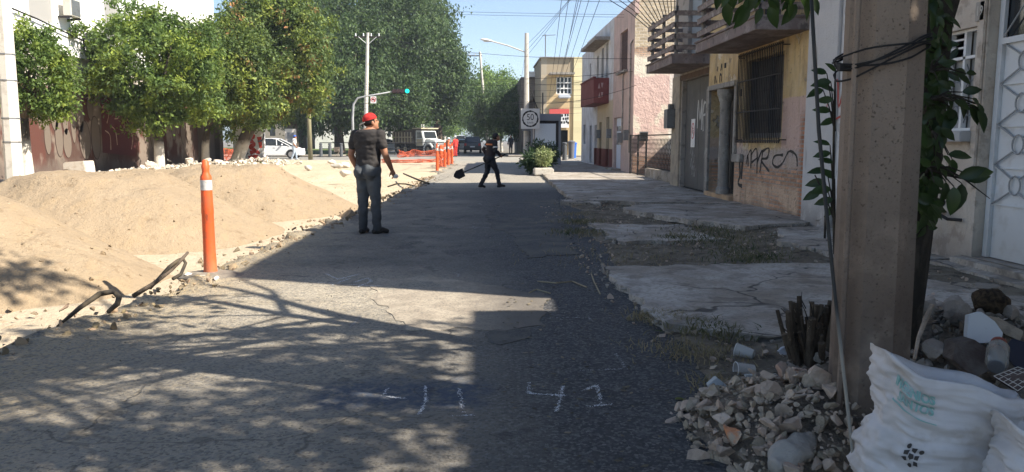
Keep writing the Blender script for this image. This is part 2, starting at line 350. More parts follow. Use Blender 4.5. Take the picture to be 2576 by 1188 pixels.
for y in ysr:
    e = edgeX(y); r = roadR(y)+.9; row = []
    for k in range(3):   # broken edge: skirt from the trench floor up
        row.append(co.V((e-[.30, .10, .04][k]+n2(y, k, 6)*.09, y, [-.36, -.17, -.06][k]+n2(y, 20+k, 5)*.07)))
    for u in us:
        x = lerp(e, r, u); ed = smooth(.5, 0, x-e); row.append(co.V((x, y, roadz(x, y)+ed*(.10*n2(x, y, 1.7)+.05*n2(x, y, 5)+.0)-.03*smooth(0, .9, x-r+.9))))
    ring.append(row)
for a, b in zip(ring, ring[1:]):
    for k in range(len(a)-1): co.f.append([a[k], a[k+1], b[k+1], b[k]])
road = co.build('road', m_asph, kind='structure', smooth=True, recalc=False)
# dirt verge at the right of the road
def vz(x, y):
    r = roadR(y); t = smooth(-.1, .5, x-r)
    z = lerp(-.06, .015, t)+fbm(x, y, 1.2)*.03*t+fbm(x, y, 5)*.012*t
    z += .06*smooth(3.2, 5, x)
    return z
grid('verge', list(np.arange(.7, 6.2, .09)), list(np.arange(-2, 24, .12)), vz, m_dirt, kind='structure')
grid('verge', list(np.arange(.9, 6.6, .25)), list(np.arange(23.9, 54, .5)), lambda x, y: vz(x, y)-.01, m_dirt, kind='structure')
# concrete slabs of the sidewalk: irregular broken outlines
SLABPTS = []
def slab(poly, z, th=.09, jag=.05, seed=0, tilt=(0, 0), name='sidewalk'):
    pts = []
    for i in range(len(poly)):
        a = Vector(poly[i]); b = Vector(poly[(i+1) % len(poly)]); n = max(2, int((b-a).length/.12))
        for k in range(n):
            p = a.lerp(b, k/n); j = jag*(1 if 0 < k else .4)
            pts.append((p.x+noise.noise(Vector((p.x*4, p.y*4, seed)))*j*2, p.y+noise.noise(Vector((p.x*4, p.y*4, seed+9)))*j*2))
    SLABPTS.extend((p[0], p[1], z) for p in pts if 0 < p[1] < 18 and p[0] > 0)
    mb = MB(); cx = sum(p[0] for p in pts)/len(pts); cy = sum(p[1] for p in pts)/len(pts)
    zz = lambda x, y: z+tilt[0]*(x-cx)+tilt[1]*(y-cy)
    mb.prism(pts, lambda u, v, d: (u, v, zz(u, v)+d), -th, 0)
    return mb.build(name, m_conc, kind='structure')
def slabpx(pp, z, **k): slab([tuple(G(x, y, z).xy) for x, y in pp], z, **k)
def SL(pp, z, **k): slab(pp, z, **k)
SL([(1.35, 5.55), (2.0, 5.15), (3.0, 4.95), (3.6, 3.0), (5.6, 2.6), (5.6, 8.0), (3.6, 8.3), (1.3, 8.15)], .062, jag=.06, seed=1)
SL([(4.3, 8.35), (5.6, 8.1), (5.6, 11.7), (4.5, 11.4), (3.9, 9.9)], .10, jag=.06, seed=2)
SL([(3.1, 13.3), (4.0, 11.5), (4.6, 11.85), (5.7, 12.2), (5.75, 15.4), (3.2, 15.7), (2.7, 14.6)], .11, jag=.06, seed=3)
SL([(2.0, 17.1), (3.4, 16.3), (5.8, 15.8), (5.9, 30.4), (2.35, 30.4), (2.1, 22)], .10, jag=.05, seed=4)
SL([(2.35, 30.45), (6.1, 30.45), (6.1, 52), (2.45, 52)], .10, jag=.02, seed=5)
SL([(1.9, 10.3), (3.3, 10.5), (3.2, 12.3), (1.75, 12.6)], .045, jag=.1, seed=6)
SL([(1.9, 17.4), (2.6, 16.6), (2.5, 16.2), (1.7, 16.7)], .08, jag=.05, seed=7)
SL([(-15.5, 20), (-13.9, 20), (-13.9, 48), (-15.5, 48)], .16, jag=.03, seed=8)
# cross street and the far road
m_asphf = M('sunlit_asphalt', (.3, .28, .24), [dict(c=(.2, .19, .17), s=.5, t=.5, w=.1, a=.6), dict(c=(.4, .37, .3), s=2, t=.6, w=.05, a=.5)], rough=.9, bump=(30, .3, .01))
def sheet(name, x0, y0, x1, y1, z, mat):
    g = MB(); g.poly([(x0, y0, z), (x1, y0, z), (x1, y1, z), (x0, y1, z)]); return g.build(name, mat, kind='structure', recalc=False)
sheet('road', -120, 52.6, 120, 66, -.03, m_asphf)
m_asphd = M('far_asphalt', (.11, .11, .11), [dict(c=(.18, .17, .16), s=.3, t=.5, w=.1, a=.6)], rough=.9)
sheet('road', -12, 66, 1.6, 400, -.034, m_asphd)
for a, b in (((-60, 66.5), (-12.3, 70)), ((2.2, 66), (30, 72))):
    slab([(a[0], a[1]), (b[0], a[1]), (b[0], b[1]), (a[0], b[1])], .1, jag=.0, seed=11)
m_grass = M('grass_blades', (.10, .16, .04), [dict(c=(.25, .22, .09), s=2, t=.5, w=.1, a=.7)], rough=.9, island=.35, transl=(.2, .3, .05))
m_lawn = M('lawn', (.07, .12, .03), [dict(c=(.14, .15, .05), s=1, t=.5, w=.1, a=.7)], rough=1, bump=(20, .6, .03))
sheet('lawn', -60, 70.2, -12.3, 140, .06, m_lawn)
# heaps of dug-out sand
def heap(cx, cy, rx, ry, h, rot, seed, label, group='heaps of excavated sand beside the trench', sharp=1.0):
    c, s = math.cos(rot), math.sin(rot); mb = MB(); n = 74; ids = {}
    for j in range(n+1):
        for i in range(n+1):
            a = -1.1+2.2*i/n; b = -1.1+2.2*j/n; x = cx+(a*rx*c-b*ry*s); y = cy+(a*rx*s+b*ry*c)
            r = math.hypot(a, b)*(1+.14*noise.noise(Vector((math.atan2(b, a)*1.2, seed, 0))))+.07*n2(x, y, .8, seed)
            q = h*min(max(0, (1-r))*1.35, .93-.25*r*r if r < 1 else 0)
            q *= 1+.10*n2(x, y, .9, seed)
            z = -.34+q+(fbm(x, y, 1.6, seed)*.035+fbm(x, y, 5, seed)*.03+abs(n2(x, y, 2.4, seed+3))*.04)*min(1, q*4)
            ids[i, j] = (mb.V((x, y, z)), q)
    for j in range(n):
        for i in range(n):
            q = [ids[i, j], ids[i+1, j], ids[i+1, j+1], ids[i, j+1]]
            if max(k[1] for k in q) > 0: mb.f.append([k[0] for k in q])
    used = sorted({i for q in mb.f for i in q}); mp = {a: b for b, a in enumerate(used)}; mb.v = [mb.v[i] for i in used]; mb.f = [[mp[i] for i in q] for q in mb.f]
    return mb.build('sand_heap', m_heap, None, label, 'sand heap', group, smooth=True, recalc=False)
m_heap = M('heap_sand', (.30, .228, .148), [dict(c=(.35, .27, .18), s=1.1, t=.55, w=.12, a=.6), dict(c=(.19, .13, .075), s=4.5, t=.63, w=.05, a=.5), dict(c=(.40, .33, .23), k='spot', s=24, t=.3, a=.7), dict(c=(.17, .12, .075), k='spot', s=15, t=.28, a=.5), dict(c=(.34, .25, .15), s=2, st=(2.5, 1, .3), t=.58, w=.07, a=.5)], rough=1, bump=(7, .9, .07), bump2=(45, .3))
heap(-7.0, 9.2, 3.0, 2.9, 1.25, .2, 3.1, 'sand heap nearest the camera, with a small shrub shadow on its foot')
heap(-7.0, 13.9, 3.3, 3.1, 1.25, -.1, 8.7, 'middle sand heap directly behind the orange delineator post')
heap(-6.3, 19.3, 3.3, 3.9, 1.2, .1, 5.2, 'sand heap behind the others, ending beside the standing man')
heap(-9.6, 22.5, 3.2, 5.0, .95, .1, 15.2, 'low back sand heap running along the pale rubble bank')
# ---------------- buildings ----------------
def FR(X): return lambda u, v, d: Vector((X-d, u, v))
def FL(X): return lambda u, v, d: Vector((X+d, u, v))
def FS(Y): return lambda u, v, d: Vector((u, Y-d, v))
def fbox(mb, P, u0, u1, v0, v1, d0, d1):
    ids = [mb.V(P(u, v, d)) for d in (d0, d1) for u, v in ((u0, v0), (u1, v0), (u1, v1), (u0, v1))]
    q = ids; mb.f += [[q[3], q[2], q[1], q[0]], [q[4], q[5], q[6], q[7]], [q[0], q[1], q[5], q[4]], [q[1], q[2], q[6], q[5]], [q[2], q[3], q[7], q[6]], [q[3], q[0], q[4], q[7]]]
    return mb
def facade(P, u0, u1, v0, v1, ops, depth, rev=.18, rough_edge=0):
    mb = MB(); us = sorted({u0, u1, *[o[0] for o in ops], *[o[1] for o in ops]}); vs = sorted({v0, v1, *[o[2] for o in ops], *[o[3] for o in ops]})
    for a, b in zip(us, us[1:]):
        for c, d in zip(vs, vs[1:]):
            if any(o[0]-1e-6 <= a and b <= o[1]+1e-6 and o[2]-1e-6 <= c and d <= o[3]+1e-6 for o in ops): continue
            mb.poly([P(a, c, 0), P(b, c, 0), P(b, d, 0), P(a, d, 0)])
    for a, b, c, d in ops:
        for q in (((a, c), (b, c)), ((b, c), (b, d)), ((b, d), (a, d)), ((a, d), (a, c))):
            (p, r), (s, t) = q; mb.poly([P(p, r, 0), P(s, t, 0), P(s, t, -rev), P(p, r, -rev)])
    mb.poly([P(u0, v0, -depth), P(u1, v0, -depth), P(u1, v1, -depth), P(u0, v1, -depth)])
    mb.poly([P(u0, v1, 0), P(u1, v1, 0), P(u1, v1, -depth), P(u0, v1, -depth)])
    for u in (u0, u1): mb.poly([P(u, v0, 0), P(u, v1, 0), P(u, v1, -depth), P(u, v0, -depth)])
    for a, b, c, d in ops: mb.poly([P(a-.05, c-.05, -rev-.3), P(b+.05, c-.05, -rev-.3), P(b+.05, d+.05, -rev-.3), P(a-.05, d+.05, -rev-.3)])
    return mb
def part(P, name, mat, parent, boxes, bevel=0, **k):
    mb = MB()
    for b in boxes: fbox(mb, P, *b)
    return mb.build(name, mat, parent, bevel=bevel, **k)
def strokes(P, name, mat, parent, lines, w, d=.006, **k):
    mb = MB()
    for l in lines: mb.stroke(curve2(l), w, P, d)
    return mb.build(name, mat, parent, recalc=False, **k)
def curve2(p, n=5):
    if len(p) < 3: return p
    out = []; P = [Vector(q) for q in p]
    for i in range(len(P)-1):
        a, b, c, d = P[max(i-1, 0)], P[i], P[i+1], P[min(i+2, len(P)-1)]
        for k in range(n):
            t = k/n; out.append(tuple(.5*((2*b)+(c-a)*t+(2*a-5*b+4*c-d)*t*t+(3*b-a-3*c+d)*t**3)))
    out.append(tuple(P[-1])); return out
m_tag = M('spray_black', (.06, .055, .05), rough=.9); m_tagw = M('spray_white', (.5, .5, .48), rough=.9); m_tagr = M('spray_red', (.4, .08, .06), rough=.9)
# --- house A: worn cream house, number 19
m_A = M('cream_plaster', (.52, .44, .36), [dict(c=(.6, .54, .46), s=2.2, t=.52, w=.1, a=.7), dict(c=(.30, .24, .19), s=5, t=.58, w=.05, a=.6), dict(c=(.40, .26, .18), s=1.4, t=.64, w=.015, a=.8, h=-2), dict(c=(.56, .55, .54), k='all', ax=('y', 9.6, 10.4), a=.85), dict(c=(.2, .17, .145), s=3, t=.4, w=.1, ax=('z', .55, .15), wob=.5, a=.7), dict(c=(.19, .155, .13), s=1.6, st=(1, 1, .3), t=.6, w=.04, a=.6)], rough=.95, bump=(35, .8, .02), bump2=(4, 1.5))
P = FR(5.25)
A = facade(P, 4.9, 12.45, -.1, 7.9, [(6.2, 7.98, .17, 3.35), (8.16, 8.98, 1.52, 2.62)], 8, rev=.17).build('wall', m_A, None)
Ao = empty('house', 'worn cream plaster house numbered 19 with white metal door', 'house', (5.25, 8, 0)); 
def adopt(o, par, name=None):
    o.parent = par; o.location = WL[o.name]-WL[par.name]; return o
adopt(A, Ao)
MBl = facade(P, -3, 4.895, -.1, 4.65, [], 8); 
q = facade(P, -3.0, 4.2, 4.655, 5.35, [], 8).build('parapet', m_A, Ao); MBl.build('wall', m_A, Ao)
mbp = [(9.0, 9.9, .62, 1.48, 0, .03), (10.05, 11.2, .55, 1.75, 0, .03), (10.05, 11.2, 1.82, 3.0, 0, .03), (10.05, 11.2, 3.07, 4.4, 0, .03), (9.15, 9.9, 1.6, 2.9, 0, .03), (11.3, 11.55, .1, 7, 0, .05), (4.9, 8.02, 3.6, 3.75, 0, .07), (8.0, 8.1, .9, 3.55, 0, .03)]
m_A2 = M('grey_white_plaster', (.62, .61, .60), [dict(c=(.36, .34, .32), s=4, t=.56, w=.06, a=.7)], rough=.95, bump=(30, .9, .02))
part(P, 'stone_panel', m_A2, Ao, mbp[:5], bevel=.01); part(P, 'moulding', m_A, Ao, mbp[5:], bevel=.01)
part(P, 'window_sill', M('sill_stone', (.42, .41, .4), rough=.9, bump=(20, .4, .01)), Ao, [(8.1, 9.12, 1.40, 1.515, -.1, .14)], bevel=.01)
def grillwork(P, u0, u1, v0, v1, nu, nv, d, r=.008):
    mb = MB(); du = (u1-u0)/nu; dv = (v1-v0)/nv
    for i in range(nu):
        for j in range(nv):
            cu = u0+du*(i+.5); cv = v0+dv*(j+.5); rr = min(du, dv)*.2
            mb.tube([P(cu+math.cos(t)*rr, cv+math.sin(t)*rr*1.15, d) for t in np.linspace(0, 2*math.pi, 17)], r, 5, caps=False)
            for sx in (-1, 1):
                for sy in (-1, 1): mb.cyl(P(cu+sx*rr*.7, cv+sy*rr*.8, d), P(cu+sx*du/2, cv+sy*dv/2, d), r, n=5)
    return mb
wf = part(P, 'window_frame', m_white, Ao, [(8.16, 8.98, 1.52, 1.55, -.12, -.06), (8.16, 8.98, 2.59, 2.62, -.12, -.06), (8.16, 8.2, 1.55, 2.59, -.12, -.06), (8.94, 8.98, 1.55, 2.59, -.12, -.06), (8.41, 8.45, 1.55, 2.59, -.11, -.05), (8.69, 8.73, 1.55, 2.59, -.11, -.05), (8.2, 8.94, 2.3, 2.33, -.11, -.05), (8.45, 8.69, 2.42, 2.44, -.11, -.06), (8.45, 8.69, 2.51, 2.53, -.11, -.06)])
part(P, 'pane', M('pale_window', (.33, .33, .32), rough=.3), wf, [(8.2, 8.41, 1.55, 2.59, -.15, -.13), (8.45, 8.69, 1.55, 2.3, -.15, -.13), (8.73, 8.94, 1.55, 2.59, -.15, -.13)])
grillwork(P, 8.2, 8.94, 1.55, 2.3, 3, 2, -.08, .006).build('window_grille', m_metal, wf)
PD = FR(5.40)
dw = M('door_white_metal', (.62, .64, .65), [dict(c=(.45, .44, .42), s=4, t=.6, w=.06, a=.5), dict(c=(.3, .27, .22), k='all', ax=('z', .8, .1), wob=.5, a=.5)], rough=.5, bump=(10, .15, .005))
dr = part(PD, 'door', dw, Ao, [(6.22, 7.97, .18, 2.42, -.04, 0)])
part(PD, 'door_frame', dw, dr, [(7.9, 7.97, .18, 3.34, .002, .04), (6.22, 6.28, .18, 3.34, .002, .04), (6.28, 7.9, 2.4, 2.46, .002, .04), (6.28, 7.9, .74, .75, .002, .02), (7.27, 7.285, .2, 1.05, .002, .02)]+[(6.28, 7.9, v, v+.012, .002, .02) for v in (1.12, 1.55, 1.98)])
part(PD, 'transom_window', m_glass, dr, [(6.28, 7.9, 2.47, 3.33, -.04, -.01)])
gw = grillwork(PD, 7.24, 7.9, .75, 2.41, 1, 4, .025, .009); g2 = grillwork(PD, 6.56, 7.22, .75, 2.41, 1, 4, .025, .009); g3 = grillwork(PD, 6.28, 7.9, 2.47, 3.33, 2, 1, .03, .009)
m_gr = M('grey_ironwork', (.3, .31, .31), rough=.6); gw.build('door_grille', m_gr, dr); g2.build('door_grille', m_gr, dr); g3.build('door_grille', m_gr, dr)
pl = part(P, 'number_plate', M('plate_grey', (.36, .33, .29), rough=.9), Ao, [(8.02, 8.17, 2.66, 2.86, 0, .03)], bevel=.005)
tm = MB(); add_text(tm, '19', .14, lambda x, y: P(8.095-x*.8, 2.76+y, .034)); tm.build('number', M('number_pale', (.6, .58, .52)), pl, recalc=False)
mb = MB()
for i in range(26):
    u = rnd.uniform(6.2, 8.0); v = rnd.uniform(-.05, .17)
step = facade(P, 6.15, 8.15, -.1, .165, [], .2); fbox(step, P, 6.1, 8.3, -.1, .10, 0, .35); fbox(step, P, 6.2, 8.1, .10, .16, 0, .16)
step.build('doorstep', m_conc, Ao)
# gas riser by the door
gm = MB(); gx = 5.25
for a, b in (((.12, 8.55, .12), (.12, 8.55, .62)), ((.12, 8.55, .62), (.12, 8.25, .55)), ((.12, 8.25, .55), (.03, 8.14, .55)), ((.12, 8.40, .58), (.12, 8.40, .74))):
    gm.cyl((gx-a[0], a[1], a[2]), (gx-b[0], b[1], b[2]), .018)
gm.ell((gx-.12, 8.4, .72), (.05, .055, .05)); gm.ell((gx-.12, 8.55, .62), .032); gm.ell((gx-.12, 8.55, .3), .028)
gm.build('gas_pipe', m_dark, None, 'dark gas pipe with a valve low on the cream wall beside the white door', 'pipe')
strokes(P, 'graffiti', m_tagr, Ao, [[(11.6, 1.9), (11.3, 2.3), (11.2, 1.9), (11.0, 2.3), (10.9, 1.85), (10.7, 2.2), (10.55, 1.9)], [(11.4, 1.7), (10.9, 1.78), (10.7, 1.6)]], .04, .036)
strokes(P, 'graffiti', m_tag, Ao, [[(9.0, .95), (8.9, 1.15), (8.8, 1.0), (8.9, .85), (8.75, .75)], [(8.8, 1.1), (8.6, .95), (8.75, .8)]], .03, .036)
# --- house B: yellow house with balcony, column door and barred window
m_B = M('ochre_plaster', (.62, .46, .24), [
    dict(c=(.68, .54, .34), s=2, t=.55, w=.08, a=.6), dict(c=(.74, .66, .52), s=1.3, t=.63, w=.012, a=.85, h=-1.5), dict(c=(.40, .36, .31), s=1.9, t=.66, w=.012, a=.8, h=-2), dict(c=(.42, .30, .17), s=3, st=(1, 1, .35), t=.54, w=.05, a=.6),
    dict(c=(.60, .43, .36), k='all', ax=('y', 13.95, 13.9), ax2=('z', 2.18, 2.15), wob=.04, a=1), dict(c=(.60, .43, .36), k='all', ax=('y', 16.0, 16.05), ax2=('z', 1.5, 1.4), wob=.2, a=.7),
    dict(c=(.46, .39, .35), k='all', ax=('z', 1.28, 1.2), wob=.25, a=.95), dict(c=(.5, .4, .33), s=2.4, t=.5, w=.05, ax=('z', 1.2, 1.1), a=.8), dict(c=(.66, .38, .24), k='brick', ax=('z', .98, .86), wob=.55, ws=1.2, a=1), dict(c=(.62, .45, .32), s=1.3, t=.47, w=.08, ax=('z', .62, .5), wob=.3, a=.95), dict(c=(.55, .25, .14), k='brick', ax=('y', 13.15, 13.0), ax2=('z', 1.9, 1.7), wob=.35, a=1),
    dict(c=(.17, .13, .1), k='all', ax=('z', .2, .05), wob=.3, a=.7), dict(c=(.12, .1, .09), s=9, t=.66, w=.02, a=.6), dict(c=(.30, .23, .15), s=5, st=(1, 1, .15), t=.6, w=.05, a=.5)], rough=.95, bump=(24, 1, .035), bump2=(3, 2.5))
Bo = empty('house', 'yellow two-storey house with column doorway and barred window', 'house', (5.45, 15.5, 0))
P = FR(5.45)
facade(P, 12.46, 18.60, -.1, 7.9, [(16.52, 18.36, .12, 2.57), (13.95, 15.95, 1.45, 3.02), (14.2, 15.6, 3.5, 5.6)], 8, rev=.28).build('wall', m_B, Bo)
m_win = M('dark_shutter', (.045, .042, .04), [dict(c=(.09, .085, .08), k='brick', bw=.4, bh=.3, mortar=(.02, .02, .02), a=.8)], rough=.7)
wf = part(P, 'window', m_win, Bo, [(13.96, 15.94, 1.46, 3.01, -.24, -.2)])
part(P, 'window_frame', m_metal, wf, [(13.95, 14.02, 1.46, 3.01, -.2, -.1), (15.88, 15.95, 1.46, 3.01, -.2, -.1), (14.9, 14.96, 1.46, 3.01, -.2, -.12), (14.02, 15.88, 1.46, 1.55, -.2, -.08)])
gr = MB()
for i in range(27):
    u = 13.72+i*(2.34/26); gr.cyl(P(u, 1.36, .13), P(u, 3.17, .13), .011, n=6)
for v in (1.40, 1.98, 2.6, 3.13): fbox(gr, P, 13.70, 16.08, v-.012, v+.012, .115, .145)
for u in (13.71, 16.07):
    for v in (1.42, 3.1): gr.cyl(P(u, v, .13), P(u, v, -.02), .012, n=6)
gr.build('window_grille', m_dark, Bo)
dB = part(P, 'door', M('grimy_door', (.06, .056, .05), [dict(c=(.12, .11, .1), s=4, t=.5, w=.1, a=.6)], rough=.8), Bo, [(16.55, 17.4, .13, 2.5, -.27, -.22), (17.44, 18.33, .13, 2.5, -.27, -.22)])
part(P, 'door_panel', m_dark, dB, [(16.65, 16.95, 1.2, 2.3, -.22, -.2), (17.0, 17.3, 1.2, 2.3, -.22, -.2), (16.65, 17.3, .3, 1.05, -.22, -.2), (17.55, 17.85, 1.2, 2.3, -.22, -.2), (17.95, 18.25, 1.2, 2.3, -.22, -.2)])
m_st = M('grey_stone', (.27, .25, .225), [dict(c=(.4, .38, .34), s=4, t=.56, w=.06, a=.7), dict(c=(.12, .11, .1), s=6, t=.6, w=.05, a=.6)], rough=.95, bump=(30, .6, .015))
part(P, 'door_surround', m_st, Bo, [(18.36, 18.58, .05, 2.62, 0, .06), (16.42, 18.36, 2.57, 2.68, 0, .10), (16.40, 16.52, 1.05, 2.57, 0, .06), (15.95, 16.50, .95, 1.12, 0, .08)], bevel=.008)
part(P, 'doorstep', M('peach_step', (.48, .33, .2), [dict(c=(.3, .22, .15), s=5, t=.5, w=.1, a=.7)], rough=.95, bump=(20, .5, .02)), Bo, [(16.5, 18.4, 0, .2, -.2, .1)], bevel=.015)
cl = MB(); c = P(17.25, 0, -.0); cl.lathe((c.x, c.y, .2), [(.16, 0), (.16, .12), (.125, .16), (.12, 1.9), (.13, 1.98), (.12, 2.03), (.15, 2.1), (.165, 2.18), (.19, 2.22), (.19, 2.34)], 20)
cl.build('column', m_st, Bo, smooth=True, angle=40)
bd = [(15.4, 15.5, 3.05, 3.14, 0, .02)]
part(P, 'vent_hole', m_dark, Bo, [(17.3, 17.42, 3.02, 3.13, .001, .008)]); part(P, 'vent_hole', m_dark, Bo, [(16.2, 16.28, 2.33, 2.48, .001, .012)])
strokes(P, 'peeled_mark', m_tag, Bo, [[(18.15, 2.72), (18.1, 2.9), (18.0, 2.74)], [(17.75, 2.72), (17.72, 2.9), (17.6, 2.86), (17.62, 2.72)], [(17.95, 3.0), (17.9, 3.1)], [(17.7, 2.98), (17.62, 3.12), (17.6, 3.0)]], .05, .006)
# black tag on the low wall
Ms = lambda L, u0, v0, s, q=None: [[(u0-x*s, v0+y*(q or s)) for x, y in l] for l in L]
tagl = [[(0, .1), (.06, .5), (.1, .0)], [(.02, .35), (.2, .75), (.22, -.05)], [(.2, .5), (.45, .8), (.5, -.25)], [(.25, .2), (.52, .45)], [(.5, .25), (.7, .75), (.62, -.2)], [(.68, .7), (.95, .85), (.9, .45), (.65, .35), (1.0, -.1)], [(1.5, .6), (1.2, .55), (1.12, .25), (1.3, .1), (1.5, .3), (1.7, .75), (1.95, .6), (2.0, .2)]]
strokes(P, 'graffiti', m_tag, Bo, Ms(tagl, 15.75, .87, 1.3, .46), .045)
strokes(P, 'graffiti', m_tag, Bo, [[(16.25, 1.12), (16.1, .72), (16.2, .5), (15.95, .45)], [(15.95, 1.1), (16.02, .6)]], .07)
def balcony(P, u0, u1, v0, v1, dep, mats, parent, nrail, gap, posts, side=True):
    sl = MB(); fbox(sl, P, u0, u1, v0, v1, .001, dep); fbox(sl, P, u0-.02, u1+.02, v1, v1+.04, .001, dep+.03); b = sl.build('balcony', mats[0], parent, bevel=.008)
    rl = MB()
    for k in range(nrail):
        z = v1+.13+k*gap; fbox(rl, P, u0, u1, z, z+.1, dep-.05, dep-.02); fbox(rl, P, u0, u1, z+.1, z+.115, dep-.09, dep-.01)
        fbox(rl, P, u0, u0+.03, z, z+.1, .001, dep-.09); fbox(rl, P, u0-.01, u0+.06, z+.1, z+.115, .001, dep-.09); fbox(rl, P, u1-.03, u1, z, z+.1, .001, dep-.09)
    rl.build('railing', mats[1], b)
    for u in posts:
        q = MB(); c = P(u, 0, dep-.12); q.lathe((c.x, c.y, v1+.04), [(.045, 0), (.045, nrail*gap+.06)], 12); q.build('railing_post', mats[2], b, smooth=True, angle=40)
    return b
m_fas = M('balcony_concrete', (.21, .17, .16), [dict(c=(.36, .32, .30), s=3, t=.55, w=.06, a=.7), dict(c=(.36, .24, .18), s=5, t=.66, w=.03, a=.8), dict(c=(.08, .07, .065), s=6, t=.6, w=.05, a=.7)], rough=.95, bump=(25, .5, .02))
m_rail = M('weathered_rail', (.22, .18, .165), [dict(c=(.38, .34, .31), s=6, t=.55, w=.07, a=.7), dict(c=(.08, .06, .055), s=9, t=.6, w=.05, a=.7)], rough=.9, bump=(30, .5, .01))
m_post = M('railing_grey', (.24, .23, .215), rough=.9, bump=(30, .4, .01))
balcony(P, 12.9, 16.53, 3.24, 3.44, .92, (m_fas, m_rail, m_post), Bo, 5, .26, (13.0, 14.7, 16.4))
part(P, 'balcony_door', m_win, Bo, [(14.22, 15.58, 3.52, 5.58, -.26, -.2)])
# --- building C: garage with big metal door and balcony
m_C = M('grey_plaster', (.36, .32, .28), [dict(c=(.36, .33, .29), s=3, t=.55, w=.07, a=.7), dict(c=(.13, .115, .1), s=4, t=.6, w=.05, a=.6)], rough=.95, bump=(25, .6, .015))
Co = empty('building', 'grey garage building with big dark metal door under a slatted balcony', 'building', (5.6, 20.7, 0))
P = FR(5.6)
facade(P, 18.61, 22.7, -.1, 7.6, [(18.95, 21.66, .1, 3.05), (19.4, 21.2, 3.5, 5.7)], 8, rev=.2).build('wall', m_C, Co)
m_gd = M('garage_door_metal', (.085, .083, .08), [dict(c=(.11, .11, .108), s=1.6, t=.5, w=.1, a=.6), dict(c=(.16, .15, .14), s=6, st=(1, 1, .3), t=.62, w=.04, a=.5)], rough=.65, spec=.4, bump=(15, .2, .01))
gd = part(P, 'garage_door', m_gd, Co, [(18.97, 20.29, .1, 3.04, -.17, -.12), (20.31, 21.65, .1, 3.04, -.17, -.12)])
part(P, 'lintel', M('rust_lintel', (.12, .085, .07), [dict(c=(.18, .13, .1), s=5, t=.5, w=.1, a=.7)], rough=.9), Co, [(18.7, 22.0, 3.06, 3.2, 0, .03)])
Wl = [[(0, 0), (.05, .95), (.3, .3), (.5, .95), (.52, -.05)], [(.75, .9), (.65, .4), (.72, -.1)], [(.95, .85), (.72, .8)], [(.92, .45), (.7, .42)], [(1.5, .85), (1.2, .9), (1.12, .6), (1.5, .4), (1.45, .05), (1.1, .0)]]
strokes(P, 'graffiti', m_tagw, gd, Ms(Wl, 20.45, 1.72, .78), .07, -.114)
sc = [[(rnd.uniform(19, 21.2), rnd.uniform(.4, 1.4))] for _ in range(10)]
strokes(P, 'graffiti', M('spray_faint', (.32, .32, .31)), gd, [[(u[0][0], u[0][1]), (u[0][0]-.12, u[0][1]+.25), (u[0][0]-.18, u[0][1]-.05), (u[0][0]-.28, u[0][1]+.18)] for u in sc], .03, -.113)
sg = part(P, 'no_parking_sign', m_white, gd, [(20.62, 21.0, 1.22, 1.98, -.112, -.10)])
m_red = M('sign_red', (.5, .04, .03), rough=.6); m_blk = M('sign_black', (.02, .02, .02), rough=.6)
mb = MB(); cc = lambda x, y: P(20.81-x, 1.66+y, -.096)
mb.stroke([(math.cos(t)*.14, math.sin(t)*.2) for t in np.linspace(0, 2*math.pi, 25)], .03, lambda u, v, d: cc(u, v)); mb.stroke([(-.1, .14), (.1, -.14)], .03, lambda u, v, d: cc(u, v)); mb.build('sign_ring', m_red, sg, recalc=False)
mb = MB(); add_text(mb, 'E', .22, lambda x, y: P(20.81-x, 1.66+y, -.098)); mb.build('sign_letter', m_blk, sg, recalc=False)
mb = MB(); fbox(mb, P, 21.75, 22.6, .1, 3.2, 0, .05); mb.build('pilaster', m_B, Co) if False else mb.build('pilaster', M('ochre_grey', (.36, .31, .24), [dict(c=(.24, .21, .18), s=4, t=.55, w=.06, a=.7)], rough=.95, bump=(25, .5, .01)), Co)
b2 = balcony(P, 18.85, 21.8, 3.26, 3.46, 1.0, (m_fas, m_rail, m_post), Co, 4, .27, (18.97, 20.3, 21.6))
part(P, 'balcony_door', M('pale_door', (.3, .33, .35), rough=.5), Co, [(19.42, 21.18, 3.52, 5.68, -.17, -.1)])
rb = MB()
for k in range(13):
    u = 18.9+k*.24; t = (k-3)/12; q = P(u, 4.45, .9); rb.tube([q, q+Vector((-.12-.5*t*1.2, .25*t, .7-.25*t)), q+Vector((-.35-1.1*t, .6*t, 1.35-.55*t))], .011, 5)
rb.build('rebar', m_dark, b2)
mt = part(P, 'meter_box', m_metal, None, [(22.2, 22.62, 1.75, 2.3, .05, .28), (22.3, 22.5, 2.3, 2.45, .08, .2)], bevel=.01)
tag(mt, 'grey electric meter box on the pilaster between garage door and iron gate', 'meter box')
